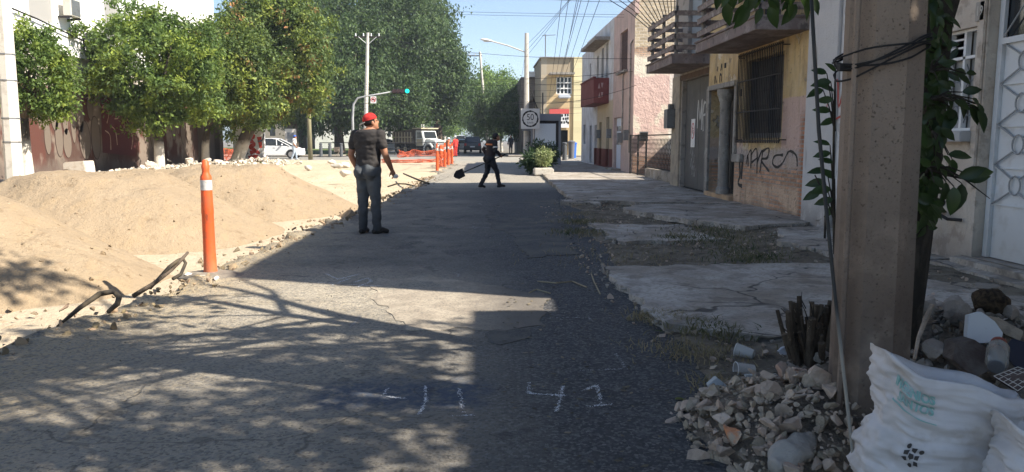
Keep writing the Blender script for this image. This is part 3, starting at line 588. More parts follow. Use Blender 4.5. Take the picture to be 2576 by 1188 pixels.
# --- courtyard: gate, low wall, side wall of the pink building
m_D = M('pink_plaster', (.58, .43, .38), [dict(c=(.42, .32, .28), s=1.3, t=.5, w=.1, a=.6), dict(c=(.56, .47, .42), s=3, t=.62, w=.04, a=.5), dict(c=(.3, .25, .22), s=3, st=(1, 1, .3), t=.62, w=.04, a=.5)], rough=.95, bump=(25, .6, .015))
m_Ds = M('pink_cream_side', (.70, .50, .43), [dict(c=(.78, .70, .56), k='all', ax=('z', 3.9, 4.05), wob=1.4, ws=.7, a=1), dict(c=(.76, .68, .54), s=.55, t=.57, w=.02, a=.9), dict(c=(.74, .66, .52), k='all', ax=('z', 1.9, 1.6), ax2=('x', 6.6, 7.4), wob=1.2, a=.95), dict(c=(.80, .76, .66), s=1, t=.4, w=.3, ax=('x', 7.35, 7.4), a=.9),
    dict(c=(.62, .50, .34), k='brick', axis='y', bw=.3, bh=.12, mortar=(.62, .55, .44), ax=('z', 4.75, 4.95), wob=.5, a=.95), dict(c=(.5, .25, .14), k='brick', axis='y', ax=('z', 5.05, 4.95), ax2=('z', 4.6, 4.75), wob=.5, a=.7), dict(c=(.5, .27, .17), k='brick', axis='y', ax=('z', .95, .7), wob=.6, a=.9)], rough=.95, bump=(12, .8, .03), bump2=(2.5, 1.5))
Do = empty('building', 'pink plastered two-storey building with bare brick patch on its side', 'building', (5.95, 33, 0))
P = FR(5.95)
fd = facade(P, 30.5, 35.3, -.1, 6.86, [(33.15, 34.95, .12, 2.4), (31.95, 33.7, 4.3, 5.95)], .5, rev=.2); fd.build('wall', m_D, Do)
PS = FS(30.497)
facade(PS, 5.955, 14, -.1, 6.82, [], .35).build('side_wall', m_Ds, Do)
bk = MB(); bk.box((6.46, 30.86, -.1), (14, 35.3, 6.8)); bk.build('block', m_D, Do)
part(PS, 'cornice', m_D, Do, [(5.93, 6.1, 6.3, 6.9, .001, .05)])
part(P, 'shutter', M('brown_shutter', (.17, .10, .08), [dict(c=(.1, .06, .05), k='brick', bw=3, bh=.07, mortar=(.05, .03, .03), a=.9)], rough=.8), Do, [(31.97, 33.68, 4.32, 5.93, -.15, -.08)])
part(P, 'window_sill', m_st, Do, [(31.8, 33.9, 4.2, 4.29, 0, .15)])
dd = part(P, 'door', M('white_blue_door', (.6, .64, .72), rough=.5), Do, [(33.2, 34.9, .15, 2.38, -.19, -.12)])
part(P, 'door_pane', m_glass, dd, [(33.35+.4*i, 33.6+.4*i, 1.2+.3*j, 1.42+.3*j, -.119, -.11) for i in range(4) for j in range(3)])
part(P, 'doorstep', m_conc, Do, [(33.0, 35.1, 0, .18, 0, .35)], bevel=.02)
for u, v, n in ((31.3, 1.4, 'meter_box'), (32.7, 1.3, 'meter_box'), (35.6, 1.5, 'meter_box'), (38.9, 1.5, 'meter_box')):
    o = part(P, n, m_metal, None, [(u, u+.3, v, v+.42, .001, .2)], bevel=.01)
    tag(o, {31.3: 'small grey meter box nearest the corner of the pink building', 32.7: 'small grey meter box beside the white door of the pink building', 35.6: 'small grey meter box below the near end of the red balcony', 38.9: 'small grey meter box under the middle of the red balcony'}[u], 'meter box', 'meter boxes along the row of facades')
mb = MB()
for u, a, b in ((31.0, .9, 5.2), (32.6, 1.7, 4.1)): mb.tube([P(u, a, .05), P(u, b, .05), P(u-.3, b+.12, .02)], .03, 6)
mb.build('conduit', m_st, Do)
bc = MB(); bc.box((9.9, 22.7, -.1), (16, 30.4, 3.9)); bc.build('shed', m_C, None, 'plain rear shed closing the courtyard behind the iron gate', 'shed')
sheet('courtyard', 5.9, 22.6, 9.9, 30.4, .08, m_conc)
gp = MB(); Pg = FR(5.85)
gt = empty('iron_gate', 'low dark iron gate and fence of overlapping scales in front of pink wall', 'gate', (5.85, 26.6, 0))
fbox(gp, Pg, 22.75, 27.4, 0, .42, -.15, .05); gp.build('base_wall', m_conc, gt, bevel=.02)
fr = MB()
for u in (22.78, 27.45, 28.9, 30.4): fbox(fr, Pg, u-.03, u+.03, .05 if u > 28 else .1, 1.62, -.03, .03)
for v in (.46, 1.58): fbox(fr, Pg, 22.78, 27.45, v-.02, v+.02, -.02, .02)
for v in (.14, 1.58): fbox(fr, Pg, 27.48, 30.4, v-.02, v+.02, -.02, .02)
fr.build('gate_frame', m_dark, gt)
sc = MB()
def scale_strip(u0, u1, v0, v1, du=.2, dv=.16):
    nv = int((v1-v0)/dv); nu = int((u1-u0)/du)
    for j in range(nv):
        for i in range(nu):
            cu = u0+(i+.5+(.5 if j % 2 else 0))*du; cv = v0+(j+.5)*dv
            sc.tube([Pg(cu+math.cos(t)*du*.47, cv+math.sin(t)*dv*.62, 0) for t in np.linspace(0, 2*math.pi, 9)], .006, 4, caps=False)
for a_ in ((22.8, 27.4, .48, 1.57), (27.5, 28.88, .16, 1.57), (28.92, 30.35, .16, 1.57)):
    sc = MB(); scale_strip(*a_); sc.build('gate_pattern', m_dark, gt)
mb = MB(); mb.box((6.2, 30.3, 1.36), (6.52, 30.45, 1.74)); sh = mb.build('louvre_box', m_metal, None, 'small louvred grey box on the pink wall above the gate corner', 'box')
mb = MB()
for k in range(4): mb.box((6.22, 30.27, 1.4+.085*k), (6.5, 30.298, 1.45+.085*k))
mb.build('louvre', m_dark, sh)
# --- building E: white house with red balcony
m_E = M('offwhite_plaster', (.62, .62, .63), [dict(c=(.42, .40, .38), s=1.5, t=.5, w=.1, a=.6), dict(c=(.47, .37, .22), k='all', ax=('z', 3.3, 3.2), ax2=('y', 40.2, 40.0), a=.8), dict(c=(.15, .055, .045), k='all', ax=('z', 1.0, .98), ax2=('y', 41.2, 41.1), a=1)], rough=.9, bump=(15, .3, .01))
Eo = empty('building', 'white two-storey building with dark red corner balcony', 'building', (5.95, 40, 0))
opsE = [(36.3, 37.2, .15, 2.5), (38.6, 39.4, .15, 2.3), (40.2, 41.0, .15, 2.2), (42.1, 42.9, .15, 2.2), (43.7, 44.8, 1.0, 2.2), (36.9, 37.5, 4.0, 6.0), (38.2, 38.9, 3.9, 5.9), (39.8, 40.5, 3.8, 5.7), (42.7, 43.2, 4.6, 5.6)]
facade(P, 35.31, 44.4, -.1, 6.9, [o for o in opsE if o[1] < 44.3], 8, rev=.2).build('wall', m_E, Eo)
facade(P, 44.41, 46.5, -.1, 6.4, [(44.7, 45.6, 1.2, 2.3)], 8, rev=.2).build('wall', m_E, Eo)
for k, o in enumerate([q for q in opsE if q[1] < 44.3]+[(44.7, 45.6, 1.2, 2.3)]):
    up = o[2] > 1; part(P, 'window' if up else 'door', m_glass if up else M('brown_door%d' % k, (.1, .08, .065), rough=.7), Eo, [(o[0]+.02, o[1]-.02, o[2]+.02, o[3]-.02, -.17, -.12)])
part(P, 'awning', m_st, Eo, [(36.4, 41.6, 6.05, 6.2, 0, .7)])
m_rb = M('red_balcony_paint', (.17, .05, .048), [dict(c=(.22, .09, .08), s=2, t=.55, w=.08, a=.6)], rough=.7)
bx = MB(); 
for q in ((36.5, 41.3, 3.14, 3.26, .001, .72), (36.5, 41.3, 3.26, 4.31, .66, .72), (36.5, 36.56, 3.26, 4.31, .001, .66), (41.24, 41.3, 3.26, 4.31, .001, .66), (36.44, 41.36, 4.31, 4.37, .62, .76)): fbox(bx, P, *q)
rbal = bx.build('balcony', m_rb, Eo)
PB = FS(36.5)
tri = MB()
for k, (x, z) in enumerate(((5.48, 3.95), (5.62, 3.95), (5.5, 3.52), (5.62, 3.52))):
    s = 1 if k % 2 else -1; tri.prism([(x-.06, z+.13*s), (x+.06, z+.13*s), (x, z-.13*s)], lambda u, v, d: PB(u, v, d), .002, .012)
tri.build('cutout', M('cutout_pale', (.4, .28, .27)), rbal)
# --- building F: yellow corner building across the street
m_F = M('yellow_corner_plaster', (.56, .42, .24), [dict(c=(.52, .38, .2), s=.8, t=.5, w=.1, a=.6), dict(c=(.34, .28, .2), k='all', ax=('z', 6.95, 7.0), a=.9), dict(c=(.4, .35, .27), k='all', ax=('x', 5.55, 5.5), wob=.1, a=.8)], rough=.95, bump=(10, .4, .02))
m_F2 = M('pale_yellow_pier', (.80, .70, .42), [dict(c=(.66, .58, .36), k='brick', axis='y', bw=3, bh=.5, mortar=(.5, .42, .25), a=.6)], rough=.9)
Fo = empty('building', 'yellow corner building with white-grilled window and shop entrance', 'building', (6.5, 67, 0))
P = FS(67.0); k6 = 67/1930.
X_ = lambda x: (x-1215)*k6
Z_ = lambda y: H+(352-y)*k6
facade(P, X_(1360), X_(1450), -.1, Z_(152), [(X_(1398), X_(1437), Z_(240), Z_(197)), (X_(1402), X_(1428), 0, Z_(328))], 9, rev=.3).build('wall', m_F, Fo)
part(P, 'pier', m_F2, Fo, [(X_(1441), X_(1500), -.1, Z_(149), -9, .12)])
part(P, 'roof', m_st, Fo, [(X_(1380), X_(1440), Z_(193), Z_(189), 0, 1.2), (X_(1357), X_(1441), Z_(152)-.001, Z_(149), -9, .2)])
wd = part(P, 'window', m_glass, Fo, [(X_(1399), X_(1436), Z_(239), Z_(198), -.28, -.22)])
part(P, 'window_bars', m_white, wd, [(X_(1399)+i*(X_(1436)-X_(1399))/4-.05, X_(1399)+i*(X_(1436)-X_(1399))/4+.05, Z_(239), Z_(198), -.2, -.12) for i in range(5)]+[(X_(1399), X_(1436), Z_(239)+j*.48-.05, Z_(239)+j*.48+.05, -.119, -.05) for j in range(4)])
part(P, 'door', m_black, Fo, [(X_(1402)+.01, X_(1428)-.01, .02, Z_(328)-.01, -.28, -.2)])
for a, b, c_, d_ in ((1363, 1366, 300, 236),): part(P, 'slit_window', m_dark, Fo, [(X_(a), X_(b), Z_(c_), Z_(d_), .001, .03)])
sb = part(P, 'shop_sign', m_white, Fo, [(X_(1381), X_(1430), Z_(322), Z_(288), .08, .14)])
part(P, 'sign_band', M('sign_red_band', (.55, .1, .09), rough=.6), sb, [(X_(1381), X_(1430), Z_(288), Z_(276), .08, .142)])
mb = MB()
for i, (x, y) in enumerate([(1407, 291), (1413, 292), (1421, 291), (1427, 291), (1407, 299), (1416, 300), (1422, 300), (1427, 299), (1406, 307), (1412, 309), (1418, 309), (1424, 307), (1428, 310)]): fbox(mb, P, X_(x)-.07, X_(x)+.07, Z_(y)-.1, Z_(y)+.1, .14, .15)
fbox(mb, P, X_(1385), X_(1400), Z_(293), Z_(291), .14, .15); mb.build('sign_items', m_blk, sb)
ac = part(P, 'awning_box', M('white_cloth', (.55, .58, .62), rough=.9), Fo, [(X_(1402), X_(1433), Z_(250), Z_(241), .01, .5)], bevel=.08)
mb = MB(); mb.box((1.9+5.1, 75, 0), (14, 95, 7.2)); 
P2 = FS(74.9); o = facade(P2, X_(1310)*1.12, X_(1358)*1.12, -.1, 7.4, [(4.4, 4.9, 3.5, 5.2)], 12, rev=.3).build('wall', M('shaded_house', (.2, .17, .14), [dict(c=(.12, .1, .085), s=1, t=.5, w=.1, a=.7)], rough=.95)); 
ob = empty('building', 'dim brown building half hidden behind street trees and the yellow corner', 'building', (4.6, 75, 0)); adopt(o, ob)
part(P2, 'eave', m_white, ob, [(X_(1325)*1.12, X_(1359)*1.12, 7.4, 7.9, -.5, .3)])
# --- left side: long white building with rust-red ground floor
m_L = M('white_red_facade', (.80, .79, .76), [dict(c=(.62, .6, .56), s=1.6, st=(1, 1, .4), t=.6, w=.04, a=.6), dict(c=(.35, .27, .2), s=8, t=.7, w=.02, a=.6),
    dict(c=(.42, .37, .30), k='all', ax=('z', 4.6, 4.5), a=.9),  # grey strip over the red floor, tree shading held in its colour
    dict(c=(.095, .038, .028), k='all', ax=('z', 3.35, 3.3), a=1), dict(c=(.10, .035, .026), s=1, t=.5, w=.1, ax=('z', 3.3, 3.3-.01), a=.6), dict(c=(.24, .2, .16), s=.7, st=(1, 1, .6), t=.52, w=.03, ax=('z', 3.3, 3.2), a=.8), dict(c=(.06, .045, .035), s=.5, t=.5, w=.05, ax=('z', 3.1, 2.9), a=.6), dict(c=(.15, .12, .1), k='all', ax=('z', .8, .1), wob=.8, a=.8)], rough=.95, bump=(15, .5, .02), bump2=(2, 1))  # red ground floor darkened in colour to make up for thin tree shade
Lo = empty('building', 'white building with rust-red graffitied ground floor behind the street trees', 'building', (-15.6, 34, 0))
P = FL(-15.6)
ow = [(24.5, 26.2, 5.6, 7.4), (27.8, 29.4, 5.6, 7.4), (33.2, 34.6, 5.6, 7.4), (27.3, 27.7, 2.2, 2.6)]
facade(P, 14, 46.5, -.1, 9.5, ow, 9, rev=.2).build('wall', m_L, Lo)
for o in ow[:3]: part(P, 'window', M('grey_blind', (.3, .29, .27), rough=.6), Lo, [(o[0]+.02, o[1]-.02, o[2]+.02, o[3]-.02, -.17, -.1)])
part(P, 'string_course', m_white, Lo, [(14, 46.5, 4.55, 4.72, 0, .12)])
part(P, 'door_recess', M('dark_wall', (.12, .1, .085), rough=.9), Lo, [(43.0, 43.5, .1, 3.2, 0, .3), (45.6, 46.2, .1, 3.2, 0, .3), (43.5, 45.6, .1, 3.2, .001, .02)])
m_tgf = M('graffiti_silver', (.15, .12, .095), rough=.8); m_tgo = M('graffiti_outline', (.05, .025, .02), rough=.8); m_tgp = M('graffiti_maroon', (.10, .028, .03), rough=.9)
# bubble letters: filled lobes with dark outline and thin lines over a maroon field
def lobes(L, d):
    a = MB(); b = MB()
    for u, v, ru, rv in L:
        e = [(u+math.cos(t)*ru, v+math.sin(t)*rv) for t in np.linspace(0, 2*math.pi, 21)][:-1]
        b.prism([(u+(x-u)*1.12, v+(y-v)*1.04) for x, y in e], P, .002, d); a.prism(e, P, d, d+.004)
    a.build('graffiti', m_tgf, Lo); b.build('graffiti', m_tgo, Lo)
lobes([(28.2, 2.45, .16, .6), (28.35, 1.5, .2, .6), (28.9, 2.5, .28, .75), (29.1, 1.5, .25, .7), (29.6, 2.3, .2, .7), (29.65, 1.3, .28, .55), (30.15, 2.2, .18, .9), (30.7, 2.5, .26, .8), (30.95, 1.4, .4, .75), (31.5, 2.7, .22, .5), (31.8, 1.5, .34, .85)], .008)
f = MB(); f.prism([(32.3, .9), (32.4, 3.1), (34.0, 3.15), (35.4, 3.0), (35.3, .7), (33.6, .8)], P, .002, .006); f.build('graffiti', m_tgp, Lo)
strokes(P, 'graffiti', M('graffiti_line', (.42, .3, .22)), Lo, [[(32.7, 2.9), (33.0, 2.5), (32.8, 2.1)], [(33.1, 2.0), (33.5, 1.8), (33.6, 1.2)], [(33.4, 2.9), (33.8, 2.95), (33.9, 2.4), (33.5, 2.3)], [(34.3, 2.9), (34.4, 2.4), (34.3, 1.9)], [(34.6, 2.3), (35.1, 2.2), (35.2, 1.9)], [(34.6, 1.9), (35.1, 1.6), (34.9, 1.0)], [(32.6, 1.8), (33.0, 1.6), (33.0, 1.0)]], .05, .01)
lobes([(35.9, 2.4, .2, .7), (36.4, 2.2, .2, .9), (36.9, 2.6, .2, .5), (37.2, 1.6, .25, .6), (39.2, 2.5, .22, .6), (39.7, 2.2, .25, .8), (40.3, 2.3, .2, .6), (40.9, 2.0, .28, .8), (41.6, 2.0, .25, .8)], .009)
aco = empty('air_conditioner', 'white air conditioner box on a bracket high on the white left wall', 'air conditioner', tuple(P(29.9, 5.2, 0)))
part(P, 'casing', m_wconc, aco, [(29.6, 30.3, 5.95, 6.6, .2, .5)], bevel=.02); part(P, 'grille', m_metal, aco, [(29.65, 30.25, 6.0, 6.55, .5, .515)]); part(P, 'bracket', m_dark, aco, [(29.6, 29.66, 5.88, 5.945, .001, .5), (30.24, 30.3, 5.88, 5.945, .001, .5)])
cb = MB()
for u0, v0, r in ((31.5, 5.1, .45), (26.3, 6.9, .4), (24.3, 6.6, .35)): cb.tube([P(u0+math.cos(t)*r, v0+math.sin(t)*r*1.1, .15) for t in np.linspace(0, 2*math.pi, 19)], .03, 6)
cb.tube([P(20, 6.05, .12), P(24, 5.95, .1), P(28, 5.6, .12), P(31.4, 5.2, .12), P(36, 5.1, .12), P(44, 5.0, .12)], .03, 6)
cb.build('cable_loops', m_wire, None, 'black cable with coiled loops strung along the white upper wall', 'cable')
# roll-up shutter of a shop at the far left
sh = MB()
for k in range(26): fbox(sh, P, 17.0, 24.2, .12+k*.12, .12+k*.12+.1, .001, .05)
o = sh.build('shutter', M('grey_shutter', (.36, .4, .43), [dict(c=(.05, .06, .07), s=3, st=(1, 1, 4), t=.52, w=.05, a=.8), dict(c=(.06, .06, .07), k='all', ax=('z', 1.5, 1.45), a=.7)], rough=.5), Lo)
# white mural wall
mw = MB(); mw.box((-14.85, 46.6, 0), (-13.02, 46.85, 2.9)); mo = mw.build('mural_wall', M('white_mural', (.8, .8, .78), [dict(c=(.6, .6, .58), s=3, t=.6, w=.05, a=.4)], rough=.9), None, 'short white wall with red and grey mural strokes behind the leaning tree', 'wall')
P = FS(46.6); k = 46.6/1930
q = lambda L: [[((x-1215)*k, H+(352-y)*k) for x, y in l] for l in L]
strokes(P, 'mural_red', M('mural_red', (.6, .07, .04)), mo, q([[(643, 335), (650, 345), (641, 352), (652, 362), (642, 370), (655, 378)], [(640, 384), (655, 381), (664, 386)], [(636, 396), (650, 392), (662, 398)], [(640, 403), (655, 405), (668, 402)], [(664, 345), (667, 372)]]), .2, .006)
strokes(P, 'mural_grey', M('mural_grey', (.16, .18, .24)), mo, q([[(620, 398), (632, 404), (640, 407)], [(618, 386), (628, 390), (636, 384)], [(625, 350), (631, 345), (633, 335)], [(627, 365), (634, 360)], [(660, 356), (672, 352), (676, 338)], [(668, 392), (679, 397)]]), .09, .009)
# far white buildings seen between trunks
def farb(x0, x1, yt, Y, col, label, nw, extra=0):
    k = Y/1930; X0 = (x0-1215)*k; X1 = (x1-1215)*k; P = FS(Y); zt = H+(352-yt)*k
    ops = [(X0+(X1-X0)*(i+.3)/nw, X0+(X1-X0)*(i+.7)/nw, zt*.42, zt*.8) for i in range(nw)]
    o = empty('house', label, 'house', ((X0+X1)/2, Y, 0)); facade(P, X0, X1, -.1, zt, ops, 9, rev=.3).build('wall', M('far_wall_%d' % x0, col, [dict(c=tuple(c*.75 for c in col), s=.6, t=.55, w=.1, a=.6)]), o)
    for w_ in ops: part(P, 'window', m_glass, o, [(w_[0]+.03, w_[1]-.03, w_[2]+.03, w_[3]-.03, -.28, -.2)])
    part(P, 'roof', m_st, o, [(X0-.3, X1+.3, zt+.002, zt+.35, -9, .4)])
    return o
farb(640, 790, 298, 120, (.3, .26, .22), 'low brown house far behind the white car', 4)
farb(800, 892, 290, 118, (.75, .73, .68), 'white house with dark windows behind the row of bollards', 3)
farb(950, 1060, 305, 125, (.72, .7, .66), 'white house behind the dump truck', 5)
farb(1062, 1120, 318, 190, (.5, .45, .38), 'small tan house at the far end of the street', 4)
# ---------------- trees ----------------
def leafmat(name, c, c2, tr, brown=None, yellow=None, isl=.45):
    L = [dict(c=c2, s=1.1, t=.52, w=.08, a=.8)]
    if yellow: L.append(dict(c=yellow, s=.9, t=.56, w=.05, a=.75))  # yellow-green patches paint sunlit clumps into the leaf colour
    if brown: L.append(dict(c=(.34, .15, .06), s=.75, t=brown, w=.03, a=.9))
    return M(name, c, L, rough=.55, spec=.35, island=isl, transl=tr)
m_leafA = leafmat('street_tree_leaves', (.075, .125, .035), (.12, .185, .045), (.24, .36, .05), None, (.25, .31, .045))
m_leafB = leafmat('browned_leaves', (.08, .125, .038), (.13, .185, .05), (.16, .22, .03), .625, (.26, .31, .05))
m_leafC = leafmat('dark_ficus_leaves', (.05, .09, .035), (.11, .165, .055), (.12, .19, .05))
m_leafD = leafmat('fresh_leaves', (.13, .21, .05), (.19, .28, .07), (.3, .42, .08))
m_deep = M('shade_leaves', (.02, .035, .014), rough=1)
def crown(par, name, C, rad, ncl, per, size, seed, mat, clr=.3, cut=None, lum=.22, droop=.5, up=.3, inner=True, pts=None):
    g = np.random.default_rng(seed); C = np.array(C, float); rad = np.array(rad, float)
    d = g.normal(size=(ncl, 3)); d /= np.linalg.norm(d, axis=1)[:, None]
    lump = np.array([1+lum*noise.noise(Vector(tuple(v*2.3+seed))) *2 for v in d])
    r = (g.uniform(.25, 1, ncl)**.42)*lump
    size = size*1.15; per = int(per*.95); clr = clr*.92
    cc = C+d*r[:, None]*rad
    if pts is not None: cc = np.concatenate([cc, np.array(pts, float)])
    if cut is not None: cc = cc[cut(cc)]
    crr = clr*g.uniform(.6, 1.3, len(cc))
    o = np.repeat(cc, per, 0)+g.normal(size=(len(cc)*per, 3))*np.repeat(crr, per)[:, None]*np.array([.62, .62, .5])
    me = leaf_mesh(name, o, size, seed, droop=droop, up=up)
    return link(name, me, mat, (0, 0, 0), par)
def trunk_mb(pts, rs, branches=(), n=10):
    mb = MB(); mb.tube(pts, rs, n, rnds=.08)
    for p, r in branches: mb.tube(p, r, 7, rnds=.06)
    return mb
def tree(label, x, y, z0, zc, C, rad, ncl, per, size, seed, mat, tr=.16, lean=(0, 0), group=None, bark=None, fork=4, clr=.3, name='tree', **k):
    t = empty(name, label, 'tree', (x, y, z0), group)
    top = Vector((x+lean[0], y+lean[1], zc)); g = random.Random(seed)
    pts = [Vector((x, y, z0-.1)), Vector((x+lean[0]*.1, y, z0+.15)), Vector((x, y, z0)).lerp(top, .5)+Vector((g.uniform(-.08, .08), 0, 0)), top]
    br = []
    for i in range(fork):
        a = 2*math.pi*i/fork+g.random(); e = Vector(C)+Vector((math.cos(a)*rad[0]*.6, math.sin(a)*rad[1]*.6, rad[2]*g.uniform(-.1, .5)))
        m = top.lerp(e, .45)+Vector((0, 0, .12*rad[2])); br.append(([top-Vector((0, 0, tr)), m, e], [tr*.62, tr*.4, tr*.12]))
    trunk_mb(pts, [tr*1.35, tr*1.1, tr*.95, tr*.85], br).build('trunk', bark or m_barkw, t, smooth=True)
    crown(t, 'crown', C, rad, ncl, per, size, seed, mat, clr=clr, **k); return t
GT = 'pruned street trees in front of the white building'
tree('small dense round street tree right of the concrete lamp post', -13.2, 22.8, .1, 2.1, (-12.75, 22.8, 3.25), (1.15, 1.3, 1.42), 240, 60, .105, 11, m_leafA, .17, group=GT, clr=.2, lum=.1)
tree('large green tree behind the broken slab, second from the lamp post', -13.2, 32, .1, 2.2, (-13.3, 32, 4.3), (2.75, 2.4, 2.35), 460, 75, .15, 12, m_leafA, .2, group=GT, clr=.33, lum=.2)
tree('green tree with patches of browned leaves directly above the orange post', -13.4, 37.7, .1, 2.2, (-12.1, 37.7, 4.5), (2.6, 2.2, 2.6), 420, 75, .16, 13, m_leafB, .17, (.2, 0), group=GT, clr=.34, lum=.2)
tree('broad tree with a thick leaning limed trunk beside the mural wall', -14.0, 44, .1, 2.9, (-11.9, 44, 6.1), (3.7, 3, 3.9), 560, 80, .19, 14, m_leafB, .34, (1.4, 0), group=GT, clr=.42, lum=.2, droop=.7)
tree('dark tree at the far left edge behind the lamp post', -15.0, 20.5, .1, 2.0, (-14.6, 22.0, 3.3), (1.2, 1.0, 1.3), 120, 60, .11, 15, m_leafC, .13, group=GT, clr=.22)
GB = 'tall dark trees beyond the crossing'
def big(label, px, Y, r, h, seed, zt=2.6, ncl=560, per=60, sz=.30, m=None, g=GB, tr=.5, bark=None, dr=.9, cutz=None, yo=0):
    X = (px-1215)*Y/1930; zc = zt+(h-zt)*.5
    return tree(label, X, Y, 0, zt+.8, (X, Y+yo, zc), (r, r, (h-zt)*.55), ncl, per, sz, seed, m or m_leafC, tr, group=g, bark=bark or m_bark, fork=6, clr=1.0, droop=dr, lum=.22)
big('very tall dark tree left of the utility pole', 860, 78, 5.6, 15.5, 21)
big('tallest dark tree, directly behind the utility pole with traffic light', 960, 84, 7.0, 19, 22, ncl=800)
big('huge dark tree whose right edge meets the open sky', 1052, 92, 5.1, 19, 23, zt=3.6, ncl=780)
big('dark tree behind the browned street tree', 745, 72, 4.6, 14.5, 24, zt=3.2)
big('dark tree behind the white car, set back on the lawn', 770, 98, 6.5, 18, 25, zt=3)
big('dark rounded tree right above the dump truck', 1103, 86, 3.1, 13.0, 26, zt=3.6, ncl=420)
big('small dark tree between utility pole and dump truck', 1010, 80, 2.9, 8, 27, zt=2.8, ncl=220, tr=.22)
big('small pale tree far down the street above the parked cars', 1115, 150, 4.5, 7.5, 28, zt=2.2, ncl=200, m=m_leafD, sz=.35, tr=.3)
big('dark shrubby tree by the lamp standard beyond the bollards', 900, 74, 2.4, 7.2, 35, zt=2.8, ncl=200, tr=.45)
GR = 'street trees on the right of the far road'
big('tall fresh green tree rising behind the leaning pole', 1245, 118, 4.3, 11.5, 29, zt=3.2, ncl=420, m=m_leafD, sz=.32, g=GR, tr=.25, bark=m_barkw)
big('yellow-green tree left of the leaning pole', 1196, 140, 3.8, 11.0, 30, zt=4, ncl=300, m=m_leafD, sz=.34, g=GR, tr=.25, bark=m_barkw)
big('dark tree just right of the leaning pole', 1262, 92, 2.7, 7.4, 31, zt=2.5, ncl=260, sz=.26, g=GR, tr=.16, bark=m_barkw)
big('dark tree left of the concrete lamp pole with speed sign', 1298, 84, 2.3, 6.9, 32, zt=2.4, ncl=260, sz=.24, g=GR, tr=.16, bark=m_barkw)
big('dark tree behind the concrete lamp pole with speed sign', 1330, 80, 1.9, 5.8, 33, zt=2.2, ncl=200, sz=.24, g=GR, tr=.16, bark=m_barkw)
big('small dark tree deep in the row beyond the parked cars', 1228, 108, 2.2, 5.8, 34, zt=2.2, ncl=200, sz=.28, g=GR, tr=.18, bark=m_barkw)
# wooded ridge at the end of the street
hl = MB(); pts = []
for i in range(61):
    x = -420+i*14; pts.append((x, 900))
top = [hl.V((x, 900, 26+16*n2(x, 0, .006)+5*n2(x, 4, .03))) for x, y in pts]; b0 = [hl.V((x, 820, -2)) for x, y in pts]; b1 = [hl.V((x, 980, -2)) for x, y in pts]
for i in range(60): hl.f.append([b0[i], b0[i+1], top[i+1], top[i]]); hl.f.append([top[i], top[i+1], b1[i+1], b1[i]])
hl.build('hills', M('far_hill', (.16, .2, .2), rough=1), kind='structure', recalc=False)
# ---------------- poles and wires ----------------
def octpole(x, y, z0, h, r0, r1, mat, label, name='utility_pole', bands=(), rot=math.pi/8, lean=(0, 0), cat='pole', group=None, n=8):
    o = empty(name, label, cat, (x, y, z0), group); mb = MB(); rings = []
    steps = max(2, int(h/.35))
    prof = [(lerp(r0, r1, i/steps), h*i/steps) for i in range(steps+1)]; rr = []
    for r, z in prof: rr.append([mb.V((x+lean[0]*z/h+math.cos(rot+2*math.pi*k/n)*r, y+lean[1]*z/h+math.sin(rot+2*math.pi*k/n)*r, z0+z)) for k in range(n)])
    for a, b in zip(rr, rr[1:]):
        for k in range(n): mb.f.append([a[k], a[(k+1) % n], b[(k+1) % n], b[k]])
    mb.f.append(rr[0][::-1]); mb.f.append(rr[-1]); mb.build('shaft', mat, o)
    for z in bands:
        b = MB(); r = lerp(r0, r1, z/h)+.012; b.lathe((x+lean[0]*z/h, y+lean[1]*z/h, z0+z), [(r, 0), (r, .03)], n, rot=rot); b.build('band', m_metal, o)
    return o
lp = octpole(-12.08, 20.3, 0, 9.5, .215, .15, m_wconc, 'whitish octagonal concrete post at the far left edge', name='concrete_post', bands=(.12, 1.35, 1.95, 2.9, 3.55), lean=(.12, 0))
def insul(mb, p, r=.05, h=.22): mb.lathe(p, [(r, 0), (r*1.3, h*.3), (r*.8, h*.5), (r*1.1, h*.8), (r*.5, h)], 8)
def upole(px, Y, ytop, r, lean, label, arm, armz, mat=None, group=None, yb=None):
    k = Y/1930; X = (px-1215)*k; h = H+(352-ytop)*k
    o = octpole(X, Y, -.1, h+.1, r, r*.62, mat or m_wconc, label, lean=lean, n=10, group=group)
    tx = X+lean[0]*armz/h; a = MB(); a.box((tx-arm[0], Y-.06, armz-.06), (tx+arm[1], Y+.06, armz+.06)); ca = a.build('crossarm', m_barkdk if not mat else m_barkdk, o, bevel=.01)
    iz = MB()
    for u in np.linspace(-arm[0]+.12, arm[1]-.12, 4): insul(iz, (tx+u, Y, armz+.06))
    for s in (-1, 1): iz.tube([(tx+s*min(arm)*.7, Y-.07, armz), (tx, Y-.07, armz-.6)], .02, 5)
    iz.build('insulator', m_white, ca); return o, Vector((tx, Y, armz)), arm
u1 = upole(922, 62, 93, .19, (.45, 0), 'utility pole with a short crossarm in front of the big dark trees', (1.05, 1.0), H+(352-103)*62/1930)
u2 = upole(1229, 95, 137, .2, (-1.0, 0), 'leaning utility pole standing in front of the far green tree', (2.1, .25), H+(352-147)*95/1930)
# wooden post with dead vine
k = 57/1930; wx = (788-1215)*k
wp = empty('wooden_post', 'greenish wooden post with a dead vine in front of the white car', 'post', (wx, 57, 0))
MB().tube([(wx, 57, -.05), (wx-.03, 57, 3), (wx-.1, 57, 6.0)], [.17, .15, .12], 10).build('shaft', M('greenish_wood', (.26, .24, .14), [dict(c=(.16, .14, .09), s=6, st=(1, 1, .2), t=.5, w=.1, a=.7)], rough=.95), wp, smooth=True)
crown(wp, 'dead_vine', (wx-.05, 56.9, 5.0), (.45, .35, 1.3), 40, 40, .13, 51, M('dead_leaves', (.35, .2, .09), rough=.9, island=.4, transl=(.4, .25, .1)), clr=.22, droop=1)
